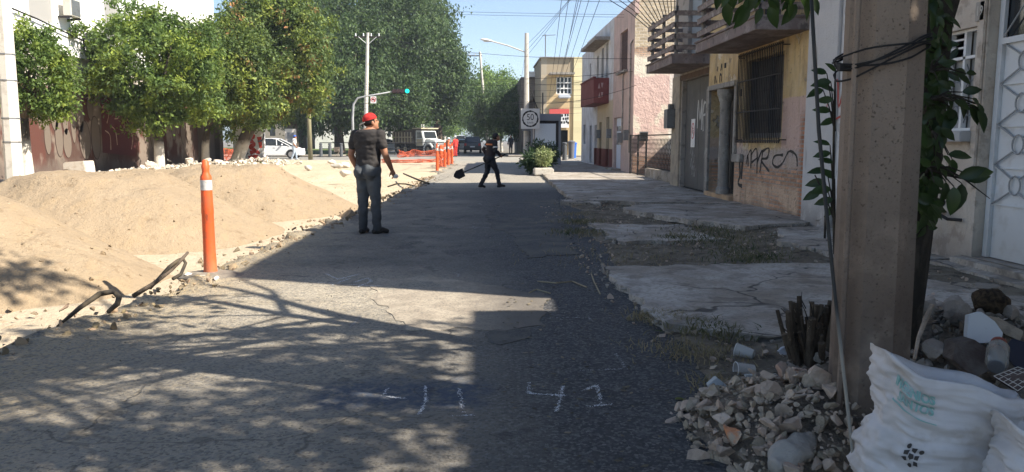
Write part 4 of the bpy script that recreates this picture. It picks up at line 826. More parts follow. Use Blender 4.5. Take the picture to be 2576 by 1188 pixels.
# street-lamp concrete pole with 50 sign, at the right sidewalk
k = 42/1930.; sx = (1324-1215)*k
cp = octpole(sx, 42, 0, H+(352-92)*k, .19, .11, m_wconc, 'tall concrete lamp pole carrying the speed limit sign', name='street_lamp', cat='street lamp')
am = MB(); zt = H+(352-132)*k; am.tube([(sx, 42, zt-.15), (sx-1.0, 41.9, zt+.2), (sx-1.9, 41.8, zt+.42)], .035, 6); a_ = am.build('lamp_arm', m_wconc, cp)
lh = MB(); lh.ell((sx-2.15, 41.78, zt+.47), (.34, .14, .07), Matrix.Rotation(.15, 3, 'Y')); lh.box((sx-2.3, 41.72, zt+.38), (sx-2.0, 41.84, zt+.42)); lh.build('lamp_head', m_white, cp, smooth=True)
jb = MB(); jb.box((sx-.24, 41.68, 1.9), (sx+.22, 42-.17, 2.25)); jb.build('junction_box', m_metal, cp)
wl = MB(); 
for i in range(5): wl.tube([(sx+.12+.02*i, 42, zt-1.5-.2*i), (sx+.5+.1*i, 42.1, zt-3.2-.1*i), (sx+.16, 42, zt-4.4-.15*i)], .012, 4)
wl.build('cable', m_wire, cp)
kk = 40.1/1930; X0, X1, Z0, Z1 = [(1310-1215)*kk, (1357-1215)*kk, H+(352-325)*kk, H+(352-275)*kk]
PSn = FS(40.1); sgn = empty('speed_sign', 'white square sign with a black ring around the number 50', 'sign', ((X0+X1)/2, 40.1, 0))
part(PSn, 'sign_panel', M('sign_white', (.66, .65, .62), rough=.5), sgn, [(X0, X1, Z0, Z1, 0, .03)], bevel=.01)
cxs, czs = (X0+X1)/2, (Z0+Z1)/2
mb = MB(); mb.stroke([(cxs+math.cos(t)*.39, czs+math.sin(t)*.39) for t in np.linspace(0, 2*math.pi, 33)], .075, PSn, .034); mb.build('sign_ring', m_blk, sgn, recalc=False)
mb = MB(); add_text(mb, '50', .46, lambda x, y: PSn(cxs+x, czs+.07+y, .036), .85); add_text(mb, 'km/h', .15, lambda x, y: PSn(cxs+x, czs-.2+y, .036), 1.1); mb.build('sign_number', m_blk, sgn, recalc=False)
MB().cyl((X1-.3, 40.15, 0), (X1-.3, 40.15, Z1+.02), .04).build('sign_post', M('post_pale', (.45, .42, .38), rough=.7), sgn)
# traffic light with curved mast
k = 58/1930; X = lambda x: (x-1215)*k; Z = lambda y: H+(352-y)*k
tl = empty('traffic_light', 'grey curved mast with a horizontal traffic light showing green', 'traffic light', (X(894), 58, 0))
MB().tube([(X(894), 58, -.05), (X(894), 58, Z(300)), (X(897), 58, Z(265)), (X(908), 58, Z(250)), (X(925), 58, Z(246)), (X(1000), 58, Z(233))], [.11, .09, .08, .07, .06, .045], 10).build('mast', M('mast_grey', (.35, .36, .36), rough=.5), tl, smooth=True)
MB().box((X(993), 57.85, Z(239)), (X(1036), 58.15, Z(228))).build('signal_housing', m_dark, tl, bevel=.04)
for i, x in enumerate((998, 1008, 1018, 1030)):
    c = (.02, .75, .5) if i == 3 else (.05, .03, .03)
    MB().cyl((X(x), 57.84, Z(233)), (X(x), 57.78, Z(233)), .15, n=16).build('signal_lens', M('green_lamp', c, emit=((.0, .7, .45), .9)) if i == 3 else M('lens_off%d' % i, c, rough=.3), tl)
PT = FS(57.8); ns = empty('no_turn_sign', 'white sign with a red crossed-out vehicle hanging on the traffic light mast', 'sign', (X(947), 57.8, Z(262)))
part(PT, 'sign_panel', m_white, ns, [(X(940), X(954), Z(263), Z(246), 0, .03)])
mb = MB(); cx_, cz_ = X(947), Z(254); mb.stroke([(cx_+math.cos(t)*.17, cz_+math.sin(t)*.17) for t in np.linspace(0, 2*math.pi, 25)], .045, PT, .034); mb.stroke([(cx_-.12, cz_+.12), (cx_+.12, cz_-.12)], .04, PT, .036); mb.build('sign_ring', m_red, ns, recalc=False)
mb = MB(); fbox(mb, PT, cx_-.11, cx_+.11, cz_-.06, cz_+.03, .031, .033); fbox(mb, PT, cx_-.06, cx_+.05, cz_+.031, cz_+.08, .031, .033); mb.build('sign_symbol', m_blk, ns)
# smaller far lights
k = 112/1930; X = lambda x: (x-1215)*k; Z = lambda y: H+(352-y)*k
t2 = empty('traffic_light', 'distant thin traffic light mast with a teal lamp above the dump truck', 'traffic light', (X(1085), 112, 0))
MB().tube([(X(1046), 112, 0), (X(1046), 112, Z(322)), (X(1068), 112, Z(320)), (X(1102), 112, Z(322))], .08, 6).build('mast', m_metal, t2)
MB().box((X(1098), 111.8, Z(325)), (X(1106), 112.1, Z(319))).build('signal_housing', m_dark, t2); MB().cyl((X(1102), 111.78, Z(322)), (X(1102), 111.7, Z(322)), .17).build('signal_lens', bpy.data.materials['green_lamp'], t2)
st_ = MB(); st_.box((X(1085), 110.9, Z(346)), (X(1099), 111, Z(340))); st_.cyl((X(1092), 111.05, 0), (X(1092), 111.05, Z(340)), .06)
st_.build('street_name_sign', M('sign_green', (.03, .2, .12), rough=.5), None, 'small green street sign beyond the dump truck', 'sign')
# wires
ws = MB()
def wire(a, b, sag=.3, r=.012, n=12, mbx=None):
    a = Vector(a); b = Vector(b); (mbx or ws).tube([a.lerp(b, i/n)-Vector((0, 0, sag*4*(i/n)*(1-i/n))) for i in range(n+1)], r, 3, caps=False)
def wo(label, wires, r=.012, name='cable'):
    mb = MB()
    for a, b, s in wires: wire(a, b, s, r, mbx=mb)
    o = mb.build(name, m_wire, None, label, 'cable'); return o
t1 = Vector((u1[1].x, 62, u1[1].z)); t2v = u2[1]
wo('bundle of wires running from the pole crossarm to the leaning pole', [(t1+Vector((d, 0, .25)), t2v+Vector((d2, 0, .25)), .5) for d, d2 in ((-.9, -1.9), (-.3, -1.2), (.3, -.5), (.9, .1))], .016)
Pt = Vector((sx, 42, H+(352-120)*42/1930.))
wo('fan of wires rising from the lamp pole over the right roofs', [(Pt+Vector((0, 0, -.3*i)), Vector((5.6+.1*i, 30-2*i, 9.5+.3*i)), .2) for i in range(3)]+[(WY(1300, 260, 60), Pt, .2)], .009)
wo('sheaf of dark cables crossing the sky toward the camera above the right sidewalk', [(WY(a, 225+b, 55), WY(c, -60, 14), .15) for a, b, c in ((1395, 10, 1470), (1398, 0, 1478), (1402, 14, 1462), (1404, 10, 1500), (1392, 0, 1440), (1418, 5, 1530), (1380, 30, 1420))], .007)
wo('thin wires across the open sky between the big trees and the brick roof', [(WY(700, 12, 50), WY(1640, 38, 32), .1), (WY(700, 20, 50), WY(1640, 44, 32), .1), (WY(1350, -4, 30), WY(1700, 4, 20), .06)], .008)
wo('bundle of low wires crossing the street in front of the traffic light', [(WY(600, 200+10*i, 60), WY(1470, 212+14*i-(12 if i > 3 else 0), 60), .25+.06*i) for i in range(7)]+[(WY(820, 255, 58), WY(1150, 300, 70), .2), (WY(860, 268, 60), WY(1020, 240, 60), .1), (WY(1000, 236, 60), WY(1180, 300, 90), .1), (WY(700, 290, 60), WY(920, 262, 62), .05)], .011)
wo('two wires reaching from the crossarm pole to the right house fronts', [(t1+Vector((.5, 0, .2)), WX(1590, 148, 5.9), .5), (t1+Vector((0, 0, -2)), WX(1592, 180, 5.9), .7), (Pt+Vector((0, 0, -2)), WX(1560, 178, 5.9), .3), (Pt+Vector((0, 0, -3.)), WX(1600, 215, 5.9), .3)], .011)
w2 = MB()
for y0, y1 in ((20, 30), (60, 105)): pass
ant = MB(); q = WY(1372, 150, 70); ant.cyl((q.x, 70, 6), (q.x, 70, q.z+2.2), .05, n=5); ant.cyl((q.x-.3, 70, q.z+2.1), (q.x+.9, 70, q.z+2.15), .03, n=4)
ant.build('antenna', m_metal, None, 'thin rooftop antenna mast above the yellow corner building', 'antenna')
# bus-stop advertising panel
k = 40.8/1930.; X = lambda x: (x-1215)*k; Z = lambda y: H+(352-y)*k
bp = empty('advertising_panel', 'grey advertising panel with an empty pale blue poster behind the planter', 'advertising panel', (X(1372), 40.8, .1))
PA = FS(40.7); m_pg = M('panel_grey', (.24, .26, .29), rough=.5)
part(PA, 'frame', m_pg, bp, [(X(1335), X(1410), Z(305), Z(288), -.12, .12), (X(1335), X(1341), .1, Z(305), -.12, .08), (X(1404), X(1410), .1, Z(305), -.12, .08), (X(1341), X(1404), .1, Z(370), -.1, .06)], bevel=.02)
part(PA, 'border', m_dark, bp, [(X(1341), X(1404), Z(370), Z(305), -.08, .02)])
part(PA, 'poster', M('poster_pale_blue', (.72, .78, .82), rough=.35), bp, [(X(1345), X(1397), Z(366), Z(312), .02, .03)])
# bollards
bo = empty('bollard', 'x', 'bollard', (X(835), 0, 0)); 
def bollard_at(x, y, h, r, lab):
    o = empty('bollard', lab, 'bollard', (x, y, 0), 'dark grey bollards along the crossing')
    MB().lathe((x, y, .02), [(r*1.1, 0), (r*1.1, .05), (r, .06), (r, h*.8), (r*.75, h*.82), (r*.75, h*.86), (r*1.02, h*.88), (r, h*.97), (r*.6, h)], 14).build('shaft', m_bol, o, smooth=True, angle=40)
    return o
m_bol = M('bollard_grey', (.10, .105, .11), rough=.6)
bpy.data.objects.remove(bo)
for i, (x, lab) in enumerate(((812, 'grey bollard between the wooden post and the next one'), (834, 'second bollard right of the wooden post'), (862, 'third bollard right of the wooden post, closest to the standing man'), (800, 'bollard half hidden right behind the wooden post'))):
    if i == 3: continue
    bollard_at((x+2-1215)*66/1930, 66, 1.12, .14, lab)
bollard_at((1420-1215)*50/1930, 50, 1.25, .15, 'dark bollard on the right sidewalk before the blue bin')
k = 56/1930
MB().lathe(((1440-1215)*k, 56, .1), [(.26, 0), (.3, 1.0), (.33, 1.02), (.33, 1.1), (.1, 1.2)], 14).build('bin', M('blue_plastic', (.03, .12, .45), rough=.5), None, 'blue rubbish bin at the yellow corner building', 'bin', smooth=True, angle=40)
MB().lathe(((1429-1215)*k, 54, .1), [(.2, 0), (.24, 1.1), (.27, 1.12), (.27, 1.2), (.1, 1.28)], 12).build('bin', M('grey_bin', (.13, .13, .14), rough=.5), None, 'dark bin with a pale lid next to the blue bin', 'bin', smooth=True, angle=40)
# planter with shrubs
k = 30.6/1930.
pn = empty('planter', 'rough pale concrete planter block at the edge of the sidewalk', 'planter', ((1368-1215)*k, 30.8, .1))
mb = MB(); mb.box(((1343-1215)*k, 30.3, .02), ((1392-1215)*k, 31.2, .30)); mb.build('block', m_wconc, pn, bevel=.04)
def shrub(label, px, Y, z, n, size, rad, h, seed, mat, group='shrubs growing at the concrete planter', kind='frond'):
    X = (px-1215)*Y/1930; o = empty('shrub', label, 'shrub', (X, Y, z), group); g = random.Random(seed); st = MB(); pts = []
    for i in range(n):
        a = g.uniform(0, 6.28); e = Vector((X+math.cos(a)*rad*g.uniform(.2, 1), Y+math.sin(a)*rad*.6*g.uniform(.2, 1), z+h*g.uniform(.35, 1)))
        b = Vector((X+g.uniform(-.1, .1), Y, z)); m = b.lerp(e, .55)+Vector((0, 0, .18*h)); st.tube([b, m, e], [.018, .012, .006], 5)
        for t in np.linspace(.3, 1, 9): pts.append(tuple(b.lerp(m, min(1, t*2)) if t < .5 else m.lerp(e, t*2-1)))
    st.build('stem', m_barkdk, o)
    g2 = np.random.default_rng(seed); C = np.repeat(np.array(pts), 12, 0)+g2.normal(size=(len(pts)*12, 3))*np.array([.09, .09, .06])*size/.12
    link('leaves', leaf_mesh('leaves', C, size, seed, droop=.4, aspect=.35), mat, (0, 0, 0), o); return o
m_shr = M('shrub_leaves', (.035, .07, .035), [dict(c=(.06, .1, .05), s=3, t=.5, w=.1)], rough=.5, island=.4, transl=(.08, .13, .04))
m_shl = M('pale_shrub_leaves', (.24, .30, .13), [dict(c=(.35, .38, .2), s=3, t=.5, w=.1)], rough=.5, island=.35, transl=(.3, .4, .1))
shrub('dark feathery shrub in front of the advertising panel', 1372, 32.5, .1, 26, .15, .8, 1.15, 61, m_shr)
shrub('dark spreading shrub low at the left of the planter', 1345, 31.8, .1, 14, .2, .6, .8, 62, m_shr)
shrub('pale variegated shrub standing in front of the dark one', 1366, 31.0, .3, 14, .11, .33, .75, 63, m_shl)
shrub('tall thin dark shrub beside the lamp pole', 1352, 34, .1, 8, .15, .35, 1.3, 64, m_shr)
# ---------------- orange traffic gear ----------------
def delineator(x, y, z, label, hh=1.26, group=None, mats=True):
    o = empty('delineator_post', label, 'delineator post', (x, y, z), group); s = hh/1.26
    bs = MB().lathe((x, y, z), [(.27*s, 0), (.27*s, .02), (.2*s, .045), (.12*s, .06)], 20, sx=1.3, sy=.95); bs.build('base', m_blk2, o, smooth=True, angle=40)
    MB().lathe((x, y, z+.05*s), [(.072*s, 0), (.067*s, .03), (.061*s, .3), (.060*s, .62), (.063*s, .63), (.059*s, .75), (.057*s, .87)], 20).build('tube', m_orange, o, smooth=True, angle=40)
    MB().lathe((x, y, z+.92*s), [(.0595*s, 0), (.059*s, .105*s)], 20).build('reflective_band', m_refl, o, smooth=True, angle=40)
    MB().lathe((x, y, z+1.02*s), [(.058*s, 0), (.056*s, .04), (.04*s, .07), (.036*s, .1), (.042*s, .15), (.036*s, .16), (.034*s, .2), (.02*s, .215)], 20).build('handle', m_orange, o, smooth=True, angle=40)
    return o
m_blk2 = M('rubber_base', (.14, .12, .10), [dict(c=(.3, .26, .2), s=5, t=.5, w=.1, a=.8)], rough=.95)
gpos = G(530, 692, .0); delineator(gpos.x, gpos.y, -.02, 'orange delineator post with grey band standing closest to the camera')
GO = 'orange delineator posts along the far trench edge'
for i, (x, yb, lab, hh) in enumerate(((1100, 433, 'nearest of the far orange posts, at the end of the rubble', 1.3), (1119, 423, 'orange post with white band behind the nearest far one', 1.3), (1128, 418, 'third orange post in the far row', 1.3), (1137, 415, 'slim orange post at the right end of the far row', 1.3), (1109, 418, 'orange post hemmed in between the others', 1.15))):
    p = G(x, yb, 0); delineator(p.x, p.y, 0, lab, hh, GO)
for x, yb, lab in ((1133, 392, 'orange barrel behind the far posts'), (1112, 398, 'orange barrel with pale band between the posts')):
    p = G(x, yb, 0); o = empty('traffic_barrel', lab, 'barrel', tuple(p), 'orange barrels by the trench')
    MB().lathe(p, [(.34, 0), (.34, .05), (.28, .06), (.27, .4), (.26, .75), (.2, 1.0), (.12, 1.02)], 16).build('body', m_orange, o, smooth=True, angle=40)
    MB().lathe(p+Vector((0, 0, .55)), [(.275, 0), (.27, .12)], 16).build('reflective_band', m_refl, o)
m_net = M('orange_netting', (.62, .15, .07), rough=.6, transl=(.9, .2, .08))
def net(label, pts, h, nx=60, nz=8, seed=0, w=.03, sag=.25):
    mb = MB(); P = [Vector(p) for p in pts]; L = [0]
    for a, b in zip(P, P[1:]): L.append(L[-1]+(b-a).length)
    def at(s, v):
        s *= L[-1]
        for i in range(len(P)-1):
            if s <= L[i+1]+1e-6: break
        t = (s-L[i])/(L[i+1]-L[i]); p = P[i].lerp(P[i+1], t); hh = h*(1-sag*4*t*(1-t))*(1+.15*noise.noise(Vector((s*1.2, seed, 0))))
        return p+Vector((noise.noise(Vector((s*1.3, v*2, seed)))*.3, noise.noise(Vector((s*1.3, v*2, seed+5)))*.3, v*hh))
    for i in range(nx+1): mb.tube([at(i/nx, v/nz) for v in range(nz+1)], w, 4, caps=False)
    for v in range(nz+1): mb.tube([at(i/nx, v/nz) for i in range(nx+1)], w*(1.6 if v in (0, nz) else .8), 4, caps=False)
    return mb.build('safety_net', m_net, None, label, 'safety net', 'orange safety netting of the works')
net('orange netting slung between the trees left of the mural wall', [G(536, 408, .1), G(560, 404, .1), G(597, 400, .1)], .9, 40, 8, 1, .014)
net('orange netting sagging in front of the dump truck', [G(1003, 396), G(1040, 393), G(1098, 392)], .6, 50, 5, 2, .016, .35)
net('orange netting lying low across the dirt before the posts', [G(960, 409), G(1000, 411), (G(1060, 410)), G(1098, 408)], .2, 60, 4, 3, .016, .1)
net('orange netting tied along the far orange posts', [G(1101, 425), G(1120, 416), G(1138, 410)], .8, 40, 7, 4, .015)
# ---------------- vehicles ----------------
m_tyre = M('tyre', (.018, .018, .018), rough=.9); m_rim = M('rim_silver', (.45, .45, .46), rough=.35, metal=.7)
m_cglass = M('car_glass', (.025, .03, .035), rough=.08, spec=.8); m_tail = M('tail_red', (.45, .02, .015), rough=.3); m_lampw = M('headlamp', (.6, .6, .6), rough=.15, spec=.8)
def car(label, x, y, rz, col, kind='hatch', L=4.2, Wd=1.74, Hh=1.5, group='cars on the streets', name='parked_car', s=1):
    o = empty(name, label, 'car', (0, 0, 0), group); paint = M('paint_%s_%d' % (kind, int(abs(x*10))), col, rough=.28, spec=.6)
    # profile along x (front = +x)
    if kind == 'suv': belt = [(-.5, .42), (-.5, .60), (-.485, .66), (.22, .66), (.42, .60), (.495, .52), (.5, .30), (.49, .2), (-.49, .2)]; cab = [(-.485, .66), (-.44, .97), (-.38, 1.0), (.05, 1.0), (.14, .96), (.25, .66)]
    else: belt = [(-.5, .36), (-.5, .60), (-.48, .66), (.20, .64), (.40, .55), (.485, .44), (.5, .28), (.485, .16), (-.49, .16)]; cab = [(-.475, .66), (-.40, .93), (-.30, .985), (-.02, 1.0), (.07, .96), (.30, .62)]
    nW = 9; body = MB()
    def loft(mb, prof, wfun):
        rings = []
        for j in range(nW):
            t = -1+2*j/(nW-1); row = []
            for (a, z) in prof:
                row.append(mb.V((a*L*(1-.03*abs(t)**4), t*Wd/2*wfun(z), z*Hh)))
            rings.append(row)
        n = len(prof)
        for a, b in zip(rings, rings[1:]):
            for k in range(n): mb.f.append([a[k], a[(k+1) % n], b[(k+1) % n], b[k]])
        mb.f.append(rings[0][::-1]); mb.f.append(rings[-1])
    loft(body, belt, lambda z: 1-.06*abs(z-.42)/.3)
    body.build('body', paint, o, bevel=.04, smooth=True, angle=35, origin=(0, 0, 0))
    cb = MB(); loft(cb, cab, lambda z: lerp(.93, .74, max(0, (z-.64)/.36))); cb.build('window', m_cglass, o, bevel=.02, origin=(0, 0, 0))
    rf = MB(); top = [c for c in cab if c[1] > .9]; 
    for a, b in zip(top, top[1:]): rf.poly([(a[0]*L, -Wd/2*.77, a[1]*Hh+.012), (b[0]*L, -Wd/2*.77, b[1]*Hh+.012), (b[0]*L, Wd/2*.77, b[1]*Hh+.012), (a[0]*L, Wd/2*.77, a[1]*Hh+.012)])
    for sgn in (-1, 1):
        y_ = lambda z: sgn*(Wd/2*lerp(.93, .74, max(0, (z-.64)/.36))+.004)
        for a, b in zip(cab, cab[1:]): rf.tube([(a[0]*L, y_(a[1]), a[1]*Hh), (b[0]*L, y_(b[1]), b[1]*Hh)], .035, 6)
        for xx in (-.16, .07): rf.tube([(xx*L, y_(.66), .66*Hh), ((xx-.01)*L, y_(.97), .97*Hh)], .03, 5)
        rf.ell((.17*L, sgn*(Wd/2+.06), .70*Hh), (.07, .1, .06))
    rf.build('roof', paint, o, origin=(0, 0, 0))
    for fx in (-.31, .32):
        for sgn in (-1, 1):
            wr = .215*Hh; c = Vector((fx*L, sgn*(Wd/2-.10), wr)); w = MB(); w.cyl(c-Vector((0, .11*sgn, 0)), c+Vector((0, .115*sgn, 0)), wr, n=20); w_ = w.build('wheel', m_tyre, o, origin=(0, 0, 0), bevel=.02)
            w = MB(); w.cyl(c+Vector((0, .11*sgn, 0)), c+Vector((0, .122*sgn, 0)), wr*.62, n=16); w.build('rim', m_rim, w_, origin=(0, 0, 0))
            w = MB(); a_ = [(c.x+math.cos(t)*wr*1.16, c.z+math.sin(t)*wr*1.16) for t in np.linspace(0, math.pi, 13)]; w.prism(a_+[(c.x-wr*1.16, c.z-.06), (c.x+wr*1.16, c.z-.06)], lambda u, v, d: (u, d, v), sgn*(Wd/2-.05), sgn*(Wd/2+.002)); w.build('wheel_arch', m_blk, o, origin=(0, 0, 0))
    for sgn in (-1, 1):
        w = MB(); w.ell((.462*L, sgn*Wd*.36, .46*Hh), (.12, .18, .075)); w.build('headlight', m_lampw, o, origin=(0, 0, 0), smooth=True)
        w = MB(); w.box((-.508*L, sgn*Wd*.40-.11, .45*Hh), (-.49*L, sgn*Wd*.40+.11, .6*Hh)); w.build('tail_light', m_tail, o, origin=(0, 0, 0), bevel=.01)
        w = MB(); w.box((.02*L, sgn*(Wd/2*1.0)-.002, .57*Hh), (.06*L, sgn*(Wd/2)+.012, .59*Hh)); w.build('door_handle', paint, o, origin=(0, 0, 0))
    w = MB(); w.box((-.507*L, -.26, .36*Hh), (-.49*L, .26, .43*Hh)); w.build('number_plate', m_white, o, origin=(0, 0, 0))
    w = MB(); w.box((-.505*L, -Wd*.42, .19*Hh), (-.48*L, Wd*.42, .25*Hh)); w.build('bumper', m_blk, o, origin=(0, 0, 0))
    o.location = (x, y, 0); o.rotation_euler = (0, 0, rz); o.scale = (s, s, s); return o
car('white hatchback crossing behind the wooden post and the man in a blue cap', (772-1215)*60/1930-2.15, 60, 0, (.78, .78, .77), L=4.3, Hh=1.52, name='hatchback')
car('dark grey off-road car seen from behind, nearest in the right-hand queue', (1190-1215)*84/1930, 84, R(90), (.03, .033, .038), 'suv', 4.6, 1.85, 1.75)
car('silver car half hidden left of the dark off-road car', (1168-1215)*92/1930, 95, R(92), (.4, .4, .41), 'hatch', 4.2, 1.75, 1.5)
car('white van-like car with a dark rear window further up the queue', (1157-1215)*105/1930, 108, R(90), (.65, .65, .64), 'suv', 4.6, 1.8, 2.0)
car('grey car far ahead at the left of the queue', (1150-1215)*130/1930, 135, R(90), (.25, .25, .27), 'hatch', 4.2, 1.75, 1.5)
car('silver car at the far left edge past the concrete post', -13.6+(-.6), 60.5, 0, (.5, .5, .5)) if False else None
car('white car parked across the street behind the netting', (975-1215)*88/1930, 90, R(5), (.6, .62, .66), L=4.2)
# dump truck
def truck(x, y, rz):
    o = empty('dump_truck', 'old dump truck with white cab and brown tipping bed', 'truck', (0, 0, 0)); z = (0, 0, 0)
    mw = M('truck_white', (.66, .66, .62), rough=.45, spec=.5); mt = M('truck_bed', (.16, .125, .09), [dict(c=(.1, .08, .06), s=2, t=.5, w=.1)], rough=.8); mbg = M('truck_beige', (.45, .38, .26), rough=.6)
    b = MB(); b.prism([(-3.2, 1.05), (-.2, 1.05), (-.2, 2.5), (-3.2, 2.25)], lambda u, v, d: (u, d, v), -1.15, 1.15); bed = b.build('bed', mt, o, origin=z)
    b = MB()
    for i in range(7): b.box((-3.1+i*.44, -1.22, 1.1), (-3.02+i*.44, -1.151, 2.2)); b.box((-3.1+i*.44, 1.151, 1.1), (-3.02+i*.44, 1.22, 2.2))
    b.box((-3.2, -1.23, 1.65), (-.2, -1.151, 1.75)); b.box((-.22, -1.18, 2.5), (1.1, 1.18, 2.62)); b.build('rib', mbg, bed, origin=z)
    b = MB(); b.prism([(.0, .85), (1.15, .85), (1.2, 1.55), (.95, 2.35), (.05, 2.4)], lambda u, v, d: (u, d, v), -.98, .98); cab = b.build('cab', mw, o, bevel=.06, origin=z)
    b = MB(); b.prism([(1.16, .8), (2.5, .7), (2.62, .95), (2.55, 1.35), (1.21, 1.6)], lambda u, v, d: (u, d*(1-.12*(u-1.16)), v), -.78, .78); b.build('hood', mw, o, bevel=.08, origin=z)
    b = MB(); b.poly([(1.19, -.82, 1.62), (1.19, .82, 1.62), (1.0, .76, 2.24), (1.0, -.76, 2.24)]); b.v = [v+Vector((.03, 0, 0)) for v in b.v]; b.build('windscreen', m_cglass, cab, origin=z, recalc=False)
    for s in (-1, 1):
        b = MB(); b.poly([(.25, s*.985, 1.6), (1.0, s*.985, 1.6), (.85, s*.985, 2.2), (.25, s*.985, 2.2)]); b.build('side_window', m_cglass, cab, origin=z, recalc=False)
        b = MB(); b.box((.2, s*.985-.01, .88), (1.05, s*.985+.01, 1.52)); b.build('door', mbg, cab, origin=z)
        for wx, r in ((1.85, .48), (-1.4, .5), (-2.45, .5)):
            w = MB(); w.cyl((wx, s*.72, r), (wx, s*1.05, r), r, n=20); w_ = w.build('wheel', m_tyre, o, origin=z); w = MB(); w.cyl((wx, s*1.051, r), (wx, s*1.06, r), r*.5, n=14); w.build('rim', mbg, w_, origin=z)
        w = MB(); w.tube([(1.85+math.cos(t)*.6, s*.95, .48+math.sin(t)*.6) for t in np.linspace(0, math.pi, 11)], .1, 6); w.build('fender', mw, o, origin=z)
        w = MB(); w.ell((2.55, s*.62, 1.08), .11); w.build('headlight', m_lampw, o, origin=z)
    w = MB(); w.box((2.5, -1.0, .5), (2.72, 1.0, .78)); w.build('bumper', m_metal, o, origin=z, bevel=.03)
    w = MB()
    for i in range(6): w.box((2.585, -.45+i*.16, .95), (2.61, -.36+i*.16, 1.3))
    w.build('grille', m_metal, o, origin=z); w = MB(); w.box((-3.1, -.9, .5), (2.3, .9, 1.04)); w.build('chassis', m_dark, o, origin=z)
    o.location = (x, y, -.02); o.rotation_euler = (0, 0, rz)
truck((1060-1215)*78/1930+.2, 78, R(-42))
# pieces lying beyond: benches, signboards
k = 70/1930
mb = MB(); mb.box(((1075+45-1215)*k-0, 70, 0), ((1075+47-1215)*k, 70.2, .1))
PB2 = FS(69.5); X = lambda x: (x-1215)*69.5/1930; Z = lambda y: H+(352-y)*69.5/1930
iu = empty('information_sign', 'grey framed map board standing behind the white car', 'sign', (X(741), 69.5, 0))
part(PB2, 'board', m_wconc, iu, [(X(727), X(755), Z(372), Z(325), -.05, .05)], bevel=.03); part(PB2, 'map', m_metal, iu, [(X(733), X(749), Z(358), Z(334), .051, .06)]); part(PB2, 'leg', m_metal, iu, [(X(731), X(735), 0, Z(372), -.04, .04)]); part(PB2, 'leg', m_metal, iu, [(X(747), X(751), 0, Z(372), -.04, .04)])
bn = MB(); X = lambda x: (x-1215)*71/1930; bn.box((X(845), 71, .3), (X(858), 71.6, .75)); bn.box((X(847), 71.1, 0), (X(856), 71.5, .3)); bn.build('concrete_bench', m_cpole, None, 'small concrete bench behind the second bollard', 'bench', bevel=.03)
rl = MB()
for i in range(14): rl.cyl((X(800)+i*1.0, 73, 0), (X(800)+i*1.0, 73, 1.15), .03, n=5)
rl.cyl((X(800), 73, 1.15), (X(800)+13, 73, 1.15), .035, n=5); rl.cyl((X(800), 73, .6), (X(800)+13, 73, .6), .03, n=5); rl.build('railing', m_dark, None, 'low dark railing along the lawn behind the bollards', 'railing')
# ---------------- people ----------------
def fuse(mb, name, mat, parent, voxel=.01, sm=4, wr=0, seed=0, label=None):
    me = bpy.data.meshes.new(name); me.from_pydata([tuple(v) for v in mb.v], [], mb.f); me.update()
    bm = bmesh.new(); bm.from_mesh(me); bmesh.ops.recalc_face_normals(bm, faces=bm.faces); bm.to_mesh(me); bm.free()
    o = bpy.data.objects.new(name, me); COL.objects.link(o)
    m = o.modifiers.new('r', 'REMESH'); m.mode = 'VOXEL'; m.voxel_size = voxel; m.adaptivity = 0
    s = o.modifiers.new('s', 'SMOOTH'); s.iterations = sm; s.factor = .5
    dg = bpy.context.evaluated_depsgraph_get(); dg.update(); nm = bpy.data.meshes.new_from_object(o.evaluated_get(dg)); bpy.data.objects.remove(o)
    if wr:
        n = [v.normal.copy() for v in nm.vertices]
        for v, q in zip(nm.vertices, n):
            p = v.co; a = noise.noise(Vector((p.x*9, p.y*9, p.z*16+seed)))+.5*noise.noise(Vector((p.x*20, p.y*20, p.z*30+seed))); v.co = p+q*a*wr
    nm.name = name; nm.materials.clear(); return link(name, nm, mat, (0, 0, 0), parent, label, smooth=True)
def limb(mb, pts, rs, n=14):
    pts = [Vector(p) for p in pts]; mb.tube(pts, rs, n)
    for p, r in zip(pts, rs): mb.ell(p, r*.995, nu=14, nv=10)
def loftz(mb, prof, n=24, xf=None):
    """prof rows: z, cx, cy, rx, ry"""
    rings = []
    for z, cx, cy, rx, ry in prof:
        row = []
        for k in range(n):
            t = 2*math.pi*k/n; c, s = math.cos(t), math.sin(t); e = .82
            p = Vector((cx+rx*math.copysign(abs(c)**e, c), cy+ry*math.copysign(abs(s)**e, s), z)); row.append(mb.V(xf @ p if xf else p))
        rings.append(row)
    for a, b in zip(rings, rings[1:]):
        for k in range(n): mb.f.append([a[k], a[(k+1) % n], b[(k+1) % n], b[k]])
    mb.f.append(rings[0][::-1]); mb.f.append(rings[-1])
